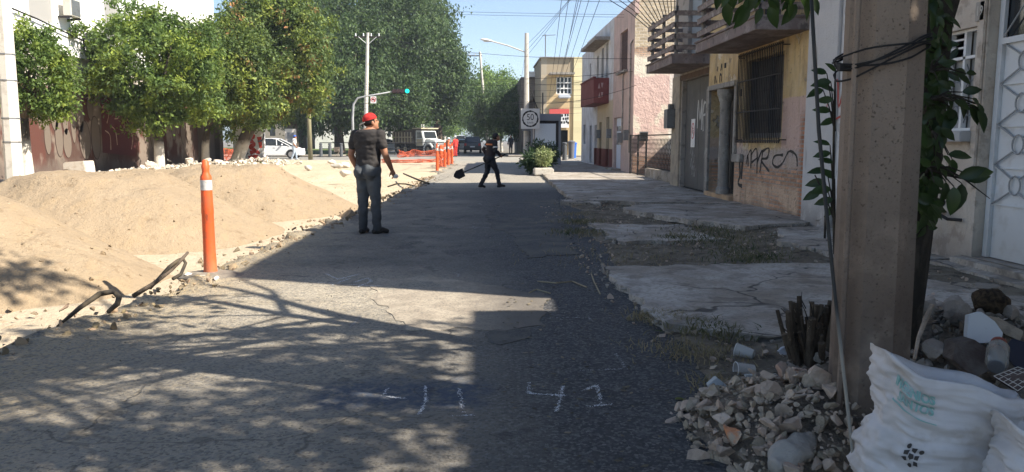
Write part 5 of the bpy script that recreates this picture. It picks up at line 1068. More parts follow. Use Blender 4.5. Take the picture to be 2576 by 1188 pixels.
def hand(mb, w, d, side, palmn, curl=.6, s=1.0):
    """w wrist, d direction of the forearm, palmn palm normal; five fingers"""
    d = Vector(d).normalized(); n = Vector(palmn); n = (n-d*n.dot(d)).normalized(); r = d.cross(n)*side
    w = Vector(w)
    for t, wd in ((0, .026), (.03, .034), (.06, .038), (.085, .038)):
        pass
    for k in range(4):
        off = (-.03+.02*k)*s; b = w+d*.085*s+r*off; L = [.078, .09, .084, .066][k]*s
        limb(mb, [w+r*off*.6+d*.01, b], [.016*s, .0115*s], 8)
        a = 0; p = b; pts = [p]
        for j, f in enumerate((.45, .32, .23)):
            a += curl*(.55 if j == 0 else .8); p = p+(d*math.cos(a)+n*math.sin(a))*L*f; pts.append(p)
        limb(mb, pts, [.0105*s, .0095*s, .0088*s, .0078*s], 8)
    tb = w+d*.025*s-r*.028*s+n*.008*s; limb(mb, [w+d*.01, tb, tb+(d*.6-r*.6+n*.35)*.04*s, tb+(d*.85-r*.35+n*.55)*.07*s], [.016*s, .014*s, .0115*s, .009*s], 8)
    mb.ell(w+d*.05*s, (.034*s, .034*s, .03*s), nu=10, nv=8)
def person(label, loc, rz, J, cols, torso, head, lean=0, s=1., cap=None, sleeve=.55, build=1.0, group=None, hair=True):
    o = empty('person', label, 'person', (0, 0, 0), group)
    T = Matrix.Translation((0, 0, 0))
    LN = Matrix.Translation((0, 0, .93)) @ Matrix.Rotation(-lean, 4, 'X') @ Matrix.Translation((0, 0, -.93))
    sk, shm, pam, shoem = cols
    V = Vector; b = build
    hd = LN @ V(head['c']); hr = Matrix.Rotation(head.get('yaw', 0), 3, 'Z') @ Matrix.Rotation(-head.get('pitch', 0), 3, 'X')
    hp = lambda x, y, z: hd+hr @ V((x, y, z))
    B = MB()
    loftz(B, [(z, cx, cy, rx*b, ry*b) for z, cx, cy, rx, ry in torso], xf=LN)
    neck = LN @ V((0, -.0, 1.47)); limb(B, [neck, hp(0, -.02, -.06)], [.06, .055])
    B.ell(hp(0, -.012, .03), (.076, .096, .10), hr, 20, 14); B.ell(hp(0, .015, -.04), (.062, .072, .085), hr, 18, 12); B.ell(hp(0, .055, -.095), (.03, .03, .025), hr)
    B.ell(hp(0, .092, -.018), (.014, .022, .026), hr, 10, 8); B.ell(hp(0, .075, .02), (.055, .02, .012), hr); B.ell(hp(0, .075, -.062), (.026, .015, .009), hr)
    for sd in (-1, 1): B.ell(hp(sd*.077, -.005, -.01), (.012, .022, .034), hr, 10, 8)
    for sd, k in ((-1, 'L'), (1, 'R')):
        sh, el, wr = [LN @ V(p) if i == 0 or J.get('armlean', True) else V(p) for i, p in enumerate(J['arm'+k])]
        limb(B, [sh, sh.lerp(el, .4), el, el.lerp(wr, .3), wr], [.055*b, .052*b, .042*b, .043*b, .027*b])
        hand(B, wr, (wr-el).normalized()+V((0, .1, -.1)), sd, J.get('palm'+k, (-sd, .2, 0)), J.get('curl', .55))
        hp_, kn, an = [V(p) for p in J['leg'+k]]
        limb(B, [hp_, hp_.lerp(kn, .4), kn, kn.lerp(an, .3), an], [.088*b, .08*b, .056*b, .055*b, .036*b])
        t = V(J['toe'+k]); limb(B, [an+V((0, 0, -.03)), t], [.036, .03])
    fuse(B, 'body', sk, o, .0085, 3)
    # shirt
    Sx = MB(); loftz(Sx, [(z, cx, cy, rx*b+.012, ry*b+.012) for z, cx, cy, rx, ry in torso if z > .86], xf=LN)
    for k in 'LR':
        sh, el, wr = [LN @ V(p) if i == 0 or J.get('armlean', True) else V(p) for i, p in enumerate(J['arm'+k])]
        if sleeve <= 1: e = sh.lerp(el, sleeve); limb(Sx, [sh, sh.lerp(e, .6), e], [.07*b, .068*b, .066*b])
        else: limb(Sx, [sh, sh.lerp(el, .5), el, el.lerp(wr, .94)], [.072*b, .068*b, .058*b, .046*b])
    shirt = fuse(Sx, 'shirt', shm, o, .011, 5, .012, 3)
    # trousers
    Pm = MB()
    for sd, k in ((-1, 'L'), (1, 'R')):
        hp_, kn, an = [V(p) for p in J['leg'+k]]; limb(Pm, [hp_+V((0, 0, .04)), hp_.lerp(kn, .45), kn, kn.lerp(an, .4), an+V((0, 0, .0))], [.105*b, .093*b, .07*b, .066*b, .055*b])
        bt = hp_+V((-.0*sd, -.075*b, .0)); Pm.ell(bt, (.09*b, .085*b, .105*b))
    loftz(Pm, [(.80, 0, 0, .14*b, .10*b), (.90, 0, 0, .168*b, .122*b), (.99, 0, .0, .165*b, .12*b), (1.03, 0, 0, .16*b, .115*b)])
    fuse(Pm, 'trousers', pam, o, .012, 5, .013, 7)
    for sd, k in ((-1, 'L'), (1, 'R')):
        an = V(J['leg'+k][2]); t = V(J['toe'+k]); Q = MB(); hl_ = an+(an-t)*V((1, 1, 0))*.35+V((0, 0, -.045)) if False else an+V(((an-t).x*.3, (an-t).y*.3, -.04))
        limb(Q, [hl_, an+V((0, 0, -.035)), an.lerp(t, .55)+V((0, 0, -.0)), t], [.04, .05, .044, .036]); fuse(Q, 'shoe', shoem, o, .009, 3)
    for sd in (-1, 1):
        e = MB(); e.ell(hp(sd*.03, .080, .003), (.011, .007, .006), hr, 10, 8); e.build('eye', m_black, o, origin=(0, 0, 0))
    if hair:
        e = MB(); e.ell(hp(0, -.022, .032), (.083, .098, .102), hr, 20, 14); h = fuse_cut(e, lambda p: (hr.inverted() @ (p-hd)).z > -.045 and not ((hr.inverted() @ (p-hd)).y > .05 and (hr.inverted() @ (p-hd)).z < .07), 'hair', m_hair, o)
    if cap:
        e = MB(); e.ell(hp(0, -.012, .045), (.092, .108, .10), hr, 24, 16); fuse_cut(e, lambda p: (hr.inverted() @ (p-hd)).z > .035, 'cap', cap[0], o)
        e = MB(); sg = cap[2]; A_ = [(math.sin(t)*.078, -.012+sg*(.085+.085*math.cos(t)), .040-.028*math.cos(t)) for t in np.linspace(-1.45, 1.45, 15)]
        top = [e.V(hp(*a)) for a in A_]; bot = [e.V(hp(a[0], a[1], a[2]-.006)) for a in A_]; n_ = len(A_)
        e.f.append(top); e.f.append(bot[::-1]); 
        for i in range(n_): e.f.append([top[i], top[(i+1) % n_], bot[(i+1) % n_], bot[i]])
        e.build('cap_brim', cap[1], o, origin=(0, 0, 0))
    o.location = loc; o.rotation_euler = (0, 0, rz); o.scale = (s, s, s); return o, LN, shirt
def fuse_cut(mb, keep, name, mat, parent):
    vs = mb.v; f = [q for q in mb.f if all(keep(vs[i]) for i in q)]; used = sorted({i for q in f for i in q}); mp = {a: b for b, a in enumerate(used)}
    n = MB(); n.v = [vs[i] for i in used]; n.f = [[mp[i] for i in q] for q in f]
    return n.build(name, mat, parent, origin=(0, 0, 0), smooth=True)
m_skin = M('skin', (.38, .19, .11), [dict(c=(.33, .15, .09), s=12, t=.5, w=.2)], rough=.55, spec=.35)
m_hair = M('hair', (.015, .011, .009), rough=.7)
m_tee = M('charcoal_tshirt', (.035, .031, .030), [dict(c=(.05, .045, .042), s=5, t=.5, w=.2)], rough=.95, bump=(60, .2, .004))
m_jean = M('dark_jeans', (.075, .08, .085), [dict(c=(.12, .13, .135), s=6, t=.5, w=.15, a=.7), dict(c=(.02, .022, .026), k='all', ax=('z', .55, .2), a=.6)], rough=.95, bump=(120, .3, .003))  # lower legs darkened in colour for the shade around his feet
m_boot = M('dark_boot', (.022, .02, .018), rough=.6)
torso = [(.84, 0, 0, .12, .09), (.93, 0, 0, .162, .115), (1.03, 0, .0, .158, .112), (1.12, 0, .005, .152, .110), (1.22, 0, .01, .165, .116), (1.33, 0, .005, .19, .122), (1.42, 0, -.01, .195, .112), (1.475, 0, -.012, .165, .09), (1.51, 0, -.01, .09, .07)]
JM = dict(armL=[(-.20, -.01, 1.43), (-.27, -.03, 1.14), (-.24, .10, .92)], armR=[(.20, -.01, 1.43), (.27, .02, 1.15), (.29, .17, .93)],
          legL=[(-.085, 0, .90), (-.10, .01, .48), (-.105, -.02, .085)], legR=[(.085, 0, .90), (.10, .02, .48), (.125, .0, .085)], toeL=(-.13, .14, .04), toeR=(.21, .13, .04), curl=.7)
pm = G(930, 588, 0)
red_cap = M('red_cap', (.50, .035, .03), [dict(c=(.35, .02, .02), s=20, t=.5, w=.1)], rough=.9); brim = M('brim_underside', (.30, .26, .22), rough=.9)
man, LNm, _ = person('man in a charcoal t-shirt and backwards red cap seen from behind', (pm.x, pm.y, -.005), R(-24), JM, (m_skin, m_tee, m_jean, m_boot), torso, dict(c=(.03, .045, 1.605), yaw=R(-42), pitch=R(-16)), lean=.03, s=1.05, cap=(red_cap, brim, -1), build=1.1)
mb = MB()
for sd in (-1, 1): mb.prism([(sd*.085-.062, .80), (sd*.085+.062, .80), (sd*.085+.066, .93), (sd*.085-.066, .93)] if False else [(sd*.09-.055, .83), (sd*.09, .80), (sd*.09+.055, .83), (sd*.09+.058, .94), (sd*.09-.058, .94)], lambda u, v, d: Vector((u, -.150+.9*(abs(u)-.09)**2*8+d, v)), 0, .006)
mb.build('back_pocket', m_jean, man, origin=(0, 0, 0), bevel=.002)
# paper in his right hand
mb = MB(); mb.box((.28, .2, .80), (.33, .30, .86)); mb.build('paper_cup', m_white, man, origin=(0, 0, 0), bevel=.015)
# worker walking with a shovel
m_work = M('dark_workwear', (.018, .019, .023), [dict(c=(.03, .03, .034), s=6, t=.5, w=.2)], rough=.95)
m_workv = M('worker_jacket', (.022, .023, .027), [dict(c=(.05, .025, .018), s=2.5, t=.55, w=.1, a=.7)], rough=.95)
torso2 = [(z, cx, cy, rx*1.0, ry*1.02) for z, cx, cy, rx, ry in torso]
JW = dict(armL=[(-.19, -.01, 1.42), (-.24, -.14, 1.17), (-.2, .02, 1.0)], armR=[(.19, 0, 1.42), (.26, .02, 1.17), (.2, .24, 1.08)],
          legL=[(-.09, 0, .90), (-.12, -.02, .49), (-.12, -.26, .10)], legR=[(.09, 0, .90), (.10, .20, .51), (.08, .30, .09)], toeL=(-.12, -.12, .035), toeR=(.08, .48, .055), curl=1.0)
pw = G(1232, 473, 0)
wk, LNw, jk = person('worker in dark clothes with an orange back band walking and carrying a shovel', (pw.x, pw.y, -.0), R(-62), JW, (m_skin, m_workv, m_work, m_boot), torso2, dict(c=(.02, .10, 1.60), yaw=R(-10), pitch=R(-25)), lean=.20, s=.95, cap=(m_work, m_work, 1), sleeve=2, build=1.12)
m_ob = M('orange_strip', (.45, .16, .07), rough=.8); m_rf = M('silver_strip', (.5, .5, .48), rough=.5)
def bandz(z0, z1, k, par, mat, LN, arc=(180+35, 360-35), off=.02):
    r0 = [q for q in torso2]; mb = MB(); rows = []
    for z in (z0, z1):
        zz = [q[0] for q in r0]; rx = interp(zz, [q[3] for q in r0], z)*1.12+off; ry = interp(zz, [q[4] for q in r0], z)*1.12+off; cy = interp(zz, [q[2] for q in r0], z); row = []
        for t in np.linspace(R(arc[0]), R(arc[1]), 14):
            c, s = math.cos(t), math.sin(t); row.append(mb.V(LN @ Vector((rx*math.copysign(abs(c)**.82, c), cy+ry*math.copysign(abs(s)**.82, s), z))))
        rows.append(row)
    for i in range(13): mb.f.append([rows[0][i], rows[0][i+1], rows[1][i+1], rows[1][i]])
    return mb.build(k, mat, par, origin=(0, 0, 0), recalc=False)
bandz(1.31, 1.36, 'reflective_strip', wk, m_ob, LNw)
for k in 'LR':
    a, e = [LNw @ Vector(p) for p in JW['arm'+k][:2]]; c = a.lerp(e, .62); d = (e-a).normalized(); mb = MB(); mb.cyl(c-d*.02, c+d*.02, .084, n=16); mb.build('sleeve_band', m_rf, wk, origin=(0, 0, 0))
hR = LNw @ Vector(JW['armR'][2])+Vector((0, .06, -.03)); hL = LNw @ Vector(JW['armL'][2])+Vector((-.0, .03, -.08))
shv = empty('shovel', 'shovel with a dark square blade held low behind the walking worker', 'shovel', (0, 0, 0))
d = (hL-hR).normalized(); d = Vector((-.12, -.92, -.36)).normalized(); tip = hR+d*1.35
mb = MB(); mb.tube([hR-d*.12, tip], [.018, .016], 8); mb.build('handle', m_barkdk, shv, origin=(0, 0, 0))
u = Vector((1, 0, 0)); w_ = d.cross(u).normalized(); mb = MB()
pl_ = [(-.13, 0), (.13, 0), (.14, .22), (.07, .31), (0, .35), (-.07, .31), (-.14, .22)]
f_ = lambda a, b, c: tip+w_*a+d*b+u*(c+.5*a*a)
mb.prism(pl_, f_, 0, .008); mb.build('blade', m_dark, shv, origin=(0, 0, 0))
shv.location = wk.location; shv.rotation_euler = wk.rotation_euler; shv.scale = wk.scale
# man with blue cap by the car
m_wsh = M('white_shirt', (.72, .72, .70), rough=.95); m_ljn = M('light_jeans', (.34, .40, .47), rough=.95); m_bcap = M('blue_cap', (.04, .12, .5), rough=.9)
JB = dict(armL=[(-.20, 0, 1.42), (-.22, -.06, 1.14), (-.2, .12, .95)], armR=[(.20, 0, 1.42), (.23, -.03, 1.14), (.18, .16, .95)], legL=[(-.09, 0, .90), (-.1, .12, .5), (-.1, .16, .085)], legR=[(.09, 0, .90), (.1, -.02, .49), (.1, -.20, .09)], toeL=(-.1, .32, .035), toeR=(.1, -.05, .035))
pb = (748-1215)*55/1930
person('man in a white shirt, pale jeans and blue cap walking past the white car', (pb, 55, .0), R(-75), JB, (m_skin, m_wsh, m_ljn, m_rf), torso, dict(c=(0, .05, 1.62), pitch=R(-15)), lean=.08, s=1.0, cap=(m_bcap, m_bcap, 1), sleeve=.7, build=1.05)
# figures in red far ahead and shaded pedestrians
m_redc = M('red_overalls', (.55, .05, .04), rough=.95); m_dkc = M('dark_clothes', (.03, .03, .035), rough=.95)
JS = dict(armL=[(-.20, 0, 1.42), (-.24, 0, 1.14), (-.24, .1, .92)], armR=[(.20, 0, 1.42), (.24, 0, 1.14), (.24, .1, .92)], legL=[(-.09, 0, .90), (-.1, .02, .5), (-.1, 0, .085)], legR=[(.09, 0, .90), (.1, .02, .49), (.1, 0, .085)], toeL=(-.12, .15, .035), toeR=(.12, .15, .035))
person('worker in red with a pale helmet among the far orange posts', ((1147-1215)*66/1930, 66, 0), R(40), JS, (m_skin, m_redc, m_redc, m_boot), torso, dict(c=(0, .03, 1.63)), s=.98, sleeve=2, cap=(m_white, m_white, 1))
person('worker in orange vest bending beside the barrels', ((1124-1215)*63/1930, 63, 0), R(-60), JS, (m_skin, m_ob, m_dkc, m_boot), torso, dict(c=(0, .05, 1.62), pitch=R(-20)), lean=.35, s=.95, sleeve=2, cap=(m_white, m_white, 1))
person('pedestrian in dark clothes in the tree shade left of the lamp pole', ((1285-1215)*74/1930, 74, 0.08), R(160), JS, (m_skin, m_dkc, m_dkc, m_boot), torso, dict(c=(0, .03, 1.63)), s=1.0, sleeve=2)
# ---------------- foreground ----------------
# big concrete pole
pc = WY(2205, 600, 3.42); px_, py_ = pc.x, 3.42
fp = octpole(px_, py_, -.1, 6.4, .176, .152, m_cpole, 'thick pitted concrete utility pole in the foreground wrapped with black wire', name='utility_pole', rot=R(6), lean=(-.05, .03))
def ring_on_pole(z, r): return [Vector((px_-.05*z/6.4+math.cos(t)*r, py_+math.sin(t)*r, z)) for t in np.linspace(0, 2*math.pi, 25)]
wr = MB()
for i in range(5):
    z0 = 1.80+rnd.uniform(-.03, .03); tl_ = rnd.uniform(-.03, .02); ph = rnd.uniform(0, 6.28)
    pts = []
    for t in np.linspace(0, 2*math.pi, 33):
        r = .182/max(abs(math.cos((t-R(6)) % R(45)-R(22.5))), .9)*.985; pts.append(Vector((px_-.03+math.cos(t)*(r+.004+.004*(i % 3)), py_+math.sin(t)*(r+.004+.004*(i % 3)), z0+.055*math.cos(t)+tl_*math.sin(t+ph)+.02*math.sin(2*t+ph))))
    wr.tube(pts, .0045, 5, caps=False)
wr.build('wire_wrap', m_wire, fp)
mb = MB(); mb.box((px_-.235, py_-.05, 1.72), (px_-.17, py_-.02, 1.75)); mb.build('clamp', m_dark, fp)
# slim edge moulding down the pole's left
mb = MB(); mb.tube([(px_-.178, py_-.10, 0), (px_-.185, py_-.09, 1.5), (px_-.20, py_-.08, 4)], .014, 6); mb.build('conduit', m_cpole, fp)
# slack cable in front of the pole
def PX(l): return [WY(x, y, Y) for x, y, Y in l]
mb = MB(); mb.tube(PX([(2038, -60, 3.3), (2048, 120, 3.25), (2060, 330, 3.2), (2078, 520, 3.12), (2098, 720, 3.02), (2118, 900, 2.94), (2150, 1180, 2.82), (2162, 1290, 2.75)]), [.0085]*4+[.0075]*4, 8)
mb.build('cable', M('cable_grey', (.28, .26, .22), [dict(c=(.035, .035, .033), k='all', ax=('z', .55, .75), a=1)], rough=.6), None, 'slack cable hanging in front of the concrete pole, pale at its lower end', 'cable', smooth=True)
# leafy tree behind the pole (its crown throws the dappled shade on the road)
def bigleaf(mb, p, d, n, L, w=.46):
    d = Vector(d).normalized(); n = Vector(n); n = (n-d*n.dot(d)); n = n.normalized() if n.length > 1e-4 else frame_of(d)[0]; s = d.cross(n)
    prof = [(0, 0), (.10, .26), (.28, .47), (.5, .5), (.72, .36), (.9, .13), (1, 0)]; mid = []; le = []; ri = []
    for t, q in prof:
        c = Vector(p)+d*t*L-n*(.22*L*t*t); mid.append(mb.V(c)); le.append(mb.V(c+s*q*w*L+n*q*L*.14)); ri.append(mb.V(c-s*q*w*L+n*q*L*.14))
    for i in range(6): mb.f.append([mid[i], mid[i+1], le[i+1], le[i]]); mb.f.append([mid[i], ri[i], ri[i+1], mid[i+1]])
m_lf = M('broad_dark_leaves', (.024, .05, .016), [dict(c=(.045, .085, .022), s=4, t=.55, w=.1, a=.8)], rough=.35, spec=.5, island=.4, transl=(.09, .16, .03))
ft = empty('tree', 'broad-leaved tree with a dark trunk directly behind the concrete pole', 'tree', (2.33, 4.25, 0))
tp = PX([(2275, 700, 4.25), (2300, 560, 4.22), (2322, 400, 4.2), (2332, 240, 4.2), (2345, 60, 4.2)])
tp = [Vector((tp[0].x-.06, 4.3, -.05))]+tp+[Vector((2.68, 4.25, 2.9)), Vector((2.85, 4.4, 3.6)), Vector((3.1, 4.6, 4.5))]
mains = []
brs = [([(2.66, 4.25, 2.8), (2.2, 4.7, 3.8), (1.9, 5.3, 5.0), (2.2, 6.0, 6.2)], [.07, .055, .04, .015]), ([(2.85, 4.4, 3.6), (3.2, 3.8, 4.8), (3.4, 3.0, 6.2), (3.5, 2.4, 7.2)], [.07, .05, .035, .012]), ([(3.0, 4.5, 4.1), (2.8, 3.6, 4.9), (2.6, 2.5, 5.6)], [.05, .035, .012]), ([(3.1, 4.6, 4.5), (3.5, 5.0, 5.8), (4.0, 5.2, 7.2)], [.06, .04, .015]), ([(2.2, 4.7, 3.8), (2.9, 5.3, 4.9), (3.4, 5.9, 6.2)], [.04, .03, .01]),
       ([(2.68, 4.25, 2.9), (2.1, 3.9, 3.3), (1.7, 4.2, 3.15)], [.035, .02, .008])]
trunk_mb(tp, [.15, .12, .105, .10, .10, .105, .09, .085, .07], brs, 12).build('trunk', m_barkdk, ft, smooth=True)
tg = np.random.default_rng(5); cl_ = []
# crown clusters set so the sun's shadow of the real tree dapples the road left of the camera
for gx, gy in ((-5.0, 8.3), (-4.8, 7.9), (-5.1, 8.0), (-4.7, 8.2)): cl_.append((gx+7.3, gy-.39*7.3, 7.3+tg.uniform(-.2, .2)))
for i in range(230):
    gx = tg.uniform(-5.2, -.1); gy = tg.uniform(2.4, 7.1); z = tg.uniform(3.7, 6.8)
    if n2(gx*.7, gy*2.4, 1.0, 9) > .06: continue
    if gy > 6.2-.25*(-gx) and gx > -2.6: continue
    if gx < -3.9 and gy > 5.5: continue
    cl_.append((gx+z, gy-.39*z, z))
for i in range(130):
    gx = tg.uniform(-5.4, -1.0); gy = tg.uniform(2.2, 5.3-.12*gx*0); z = tg.uniform(3.9, 6.2)
    if n2(gx*.7, gy*2.4, 1.0, 9) > -.08: continue
    cl_.append((gx+z, gy-.39*z, z))
cl_ = np.array(cl_); cl_ = cl_[(cl_[:, 0] < 6.2)]
C = np.repeat(cl_, 60, 0)+tg.normal(size=(len(cl_)*60, 3))*np.array([.30, .12, .10])
link('crown', leaf_mesh('crown', C, .15, 9, droop=.6, aspect=.55), m_lf, (0, 0, 0), ft)
tw = MB()
nodes = [Vector(p) for b, _ in brs for p in b]+[Vector((3.1, 4.6, 4.5))]
for c in cl_[::1]:
    c = Vector(c); n_ = min(nodes, key=lambda q: (q-c).length); m = n_.lerp(c, .5)+Vector((rnd.uniform(-.12, .12), rnd.uniform(-.12, .12), .08)); tw.tube([n_, m, c], [.02, .013, .005], 5)
tw.build('twig', m_barkdk, ft)
LVS = MB(); ST = MB()
def leafspray(anchor, items, Y):
    a = WY(*anchor, Y)
    for x, y, L, ang in items:
        p = WY(x, y, Y+rnd.uniform(-.12, .12)); L = L/1930*Y; d = Vector((math.cos(R(ang)), rnd.uniform(-.35, .35), math.sin(R(ang)))); n = Vector((rnd.uniform(-.4, .4), -1, rnd.uniform(.0, .9)))
        bigleaf(LVS, p, d, n, L)
        ST.tube([a.lerp(p, 0), a.lerp(p, .5)+Vector((0, 0, .02)), p], [.006, .004, .003], 4)
# hanging top branch leaves
for i in range(46):
    x = rnd.uniform(1790, 2050); y = rnd.uniform(-90, 26)-(12 if x < 1850 else 0); p = WY(x, y, rnd.uniform(3.9, 4.4)); bigleaf(LVS, p, (rnd.uniform(-.6, .6), rnd.uniform(-.3, .3), -1), (rnd.uniform(-.5, .5), -1, .3), rnd.uniform(.08, .135))
ST.tube([WY(2345, -60, 4.2), WY(2200, -60, 4.2), WY(2000, -30, 4.15), WY(1820, -20, 4.1)], [.025, .02, .014, .005], 5)
# suckers left of the pole
leafspray((2100, 330), [(2090, 205, 50, 190), (2080, 185, 40, 160), (2070, 225, 46, 200), (2095, 250, 40, 185), (2090, 280, 44, 170), (2100, 300, 40, 200), (2098, 230, 40, 150), (2102, 180, 34, 140)], 4.3)
leafspray((2100, 560), [(2090, 385, 42, 190), (2096, 410, 36, 160), (2080, 430, 48, 180), (2075, 455, 50, 195), (2090, 475, 56, 185), (2065, 480, 50, 210), (2100, 450, 44, 140), (2095, 500, 46, 200), (2100, 520, 40, 220), (2088, 365, 40, 160)], 4.5)
ST.tube([WY(2100, 640, 4.5), WY(2096, 480, 4.5), WY(2098, 330, 4.4), WY(2102, 160, 4.3)], [.01, .008, .007, .004], 5)
ST.tube([WY(2075, 600, 4.5), WY(2078, 500, 4.5), WY(2050, 440, 4.5)], [.007, .006, .004], 5)
# right of the pole: along the trunk
for i in range(330):
    y = rnd.uniform(-70, 575); w = interp([-70, 60, 200, 330, 420, 575], [60, 62, 66, 64, 42, 26], y); x = 2318+rnd.uniform(-22, w); Yd = rnd.uniform(3.85, 4.2)
    p = WY(x, y, Yd); bigleaf(LVS, p, (rnd.uniform(-.5, 1), rnd.uniform(-.4, .3), rnd.uniform(-1.1, .1)), (rnd.uniform(-.6, .6), -1, rnd.uniform(-.2, .8)), rnd.uniform(.055, .105))
leafspray((2340, 180), [(2370, 165, 40, 20), (2390, 150, 36, 60), (2400, 178, 44, -10), (2360, 205, 40, -30), (2385, 130, 34, 80), (2410, 190, 40, -30), (2350, 150, 36, 70), (2430, 185, 34, 5)], 3.9)
leafspray((2345, 250), [(2400, 255, 50, -20), (2415, 245, 56, -75), (2440, 262, 60, -60), (2460, 275, 62, -70), (2385, 275, 64, -100), (2400, 280, 70, -120), (2370, 265, 60, -140), (2420, 232, 50, 10), (2445, 248, 54, -35), (2465, 262, 50, -88)], 3.85)
leafspray((2345, 330), [(2360, 380, 44, 80), (2372, 392, 40, -40), (2385, 390, 60, 0), (2378, 372, 36, 150), (2395, 400, 50, -80), (2352, 410, 40, -100)], 3.9)
leafspray((2335, 420), [(2360, 410, 50, -60), (2400, 470, 74, -95), (2420, 462, 84, -100), (2410, 445, 70, 20), (2430, 452, 60, 10), (2370, 440, 40, -120), (2380, 458, 60, -105), (2400, 440, 54, 160), (2440, 440, 66, 12), (2350, 460, 50, -90)], 3.9)
ST.tube([WY(2320, 300, 4.1), WY(2345, 245, 3.95), WY(2400, 240, 3.88), WY(2455, 262, 3.85)], [.014, .01, .007, .004], 5)
ST.tube([WY(2312, 480, 4.1), WY(2335, 425, 3.95), WY(2380, 440, 3.9), WY(2425, 450, 3.9), WY(2490, 500, 3.9)], [.012, .009, .007, .005, .002], 5)
LVS.build('leaves', m_lf, ft, recalc=False, smooth=True); ST.build('stem', m_barkdk, ft)
# chopped stump of a shrub
su = empty('shrub_stump', 'dark bundle of chopped shrub stems growing left of the concrete pole', 'stump', (2.02, 4.75, 0)); mb = MB(); g = random.Random(4)
sc_ = G(2045, 915, .02)
for i in range(58):
    a = g.uniform(0, 6.28); r = g.uniform(.01, .13); b = sc_+Vector((math.cos(a)*r*.9, math.sin(a)*r*.7, -.05)); sp = .42*g.uniform(.55, 1.1); e = b+Vector((math.cos(a)*r*1.25+g.uniform(-.03, .03), math.sin(a)*r*.8, sp)); m = b.lerp(e, .5)+Vector((g.uniform(-.02, .02), 0, 0)); q = g.uniform(.011, .026)
    mb.tube([b, m, e], [q*1.3, q, q*.9], 7, rnds=.1)
mb.build('stem', M('stump_bark', (.075, .055, .038), [dict(c=(.13, .1, .07), s=16, st=(1, 1, .3), t=.52, w=.08, a=.8), dict(c=(.3, .23, .15), s=30, t=.66, w=.03, a=.8)], rough=1, bump=(40, 1, .02)), su)
mb = MB(); 
for i in range(16): 
    a = g.uniform(0, 6.28); p = sc_+Vector((math.cos(a)*.12, math.sin(a)*.08, g.uniform(.15, .36))); mb.tube([p, p+Vector((math.cos(a)*.06, math.sin(a)*.04, .05)), p+Vector((math.cos(a)*.09+g.uniform(-.03, .03), math.sin(a)*.05, .1))], [.006, .004, .002], 4)
mb.build('twig', m_barkdk, su)
# ---------------- rubble ----------------
def rock_geo(seed, flat=.7, cuts=11):
    bm = bmesh.new(); bmesh.ops.create_icosphere(bm, subdivisions=2, radius=.55); g = random.Random(seed)
    for _ in range(cuts):
        n = Vector((g.gauss(0, 1), g.gauss(0, 1), g.gauss(0, 1))).normalized(); d = g.uniform(.12, .32)
        for v in bm.verts:
            k = v.co.dot(n)-d
            if k > 0: v.co -= n*k
    for v in bm.verts:
        v.co += v.co.normalized()*.03*noise.noise(v.co*5+Vector((seed, 0, 0))); v.co.z *= flat
    bmesh.ops.remove_doubles(bm, verts=bm.verts, dist=.012)
    vs = np.array([tuple(v.co) for v in bm.verts]); bm.verts.index_update(); fs = [[v.index for v in f.verts] for f in bm.faces]; bm.free(); return vs, fs
ROCKS = [rock_geo(i, [.55, .7, .9, .4][i % 4]) for i in range(14)]
def euler_m(g): return Euler((g.uniform(-.6, .6), g.uniform(-.6, .6), g.uniform(0, 6.28))).to_matrix()
def rocks_mb(items, seed=0):
    """items (x,y,z,size)"""
    g = random.Random(seed); mb = MB()
    for x, y, z, s in items:
        vs, fs = ROCKS[g.randrange(14)]; m = euler_m(g) @ Matrix.Diagonal((g.uniform(.7, 1.35), g.uniform(.7, 1.1), g.uniform(.7, 1.1))); b = len(mb.v)
        for v in vs: mb.v.append(Vector((x, y, z))+(m @ Vector(v))*s)
        mb.f += [[b+i for i in f] for f in fs]
    return mb
def onerock(label, x, y, z, s, seed, mat, group, name='stone', sc=(1, 1, 1), rot=None, cat='stone'):
    g = random.Random(seed); vs, fs = ROCKS[seed % 14]; m = (Euler(rot).to_matrix() if rot else euler_m(g)) @ Matrix.Diagonal(sc); mb = MB()
    for v in vs: mb.v.append(Vector((x, y, z))+(m @ Vector(v))*s)
    mb.f = [list(f) for f in fs]; return mb.build(name, mat, None, label, cat, group)
m_rubd = M('mortar_dust', (.29, .235, .175), [dict(c=(.1, .085, .07), s=9, t=.5, w=.1, a=.8), dict(c=(.3, .27, .23), k='spot', s=40, t=.35, a=.8)], rough=1, bump=(30, 1, .04))
def mound(cx, cy, rx, ry, h):
    return lambda x, y: h*max(0, 1-math.hypot((x-cx)/rx, (y-cy)/ry)**1.5)
def rubble(cx, cy, rx, ry, h, n, s0, s1, seed, mat, label, nbig, biglab, bigs, group, base=True):
    g = random.Random(seed); H_ = mound(cx, cy, rx, ry, h)
    if base: grid('rubble_earth', np.arange(cx-rx*1.1, cx+rx*1.1, .05), np.arange(cy-ry*1.1, cy+ry*1.1, .05), lambda x, y: vz(x, y)-.03+H_(x, y)*.9+n2(x, y, 6)*.015, m_rubd, keep=lambda x, y, z: math.hypot((x-cx)/rx, (y-cy)/ry) < 1.08, kind='structure')
    it = []
    for i in range(n):
        a = g.uniform(0, 6.283); r = math.sqrt(g.random())*1.08; x = cx+math.cos(a)*r*rx; y = cy+math.sin(a)*r*ry; s = s0+(s1-s0)*g.random()**3.2
        it.append((x, y, vz(x, y)+H_(x, y)*.95+s*g.uniform(-.15, .12), s))
    o = rocks_mb(it, seed).build('rubble', mat, None, label, 'rubble', kind='stuff')
    for i in range(nbig):
        a = g.uniform(0, 6.283); r = math.sqrt(g.random())*.95; x = cx+math.cos(a)*r*rx; y = cy+math.sin(a)*r*ry; s = g.uniform(*bigs)
        onerock(biglab, x, y, vz(x, y)+H_(x, y)+s*.08, s, seed*31+i, mat, group)
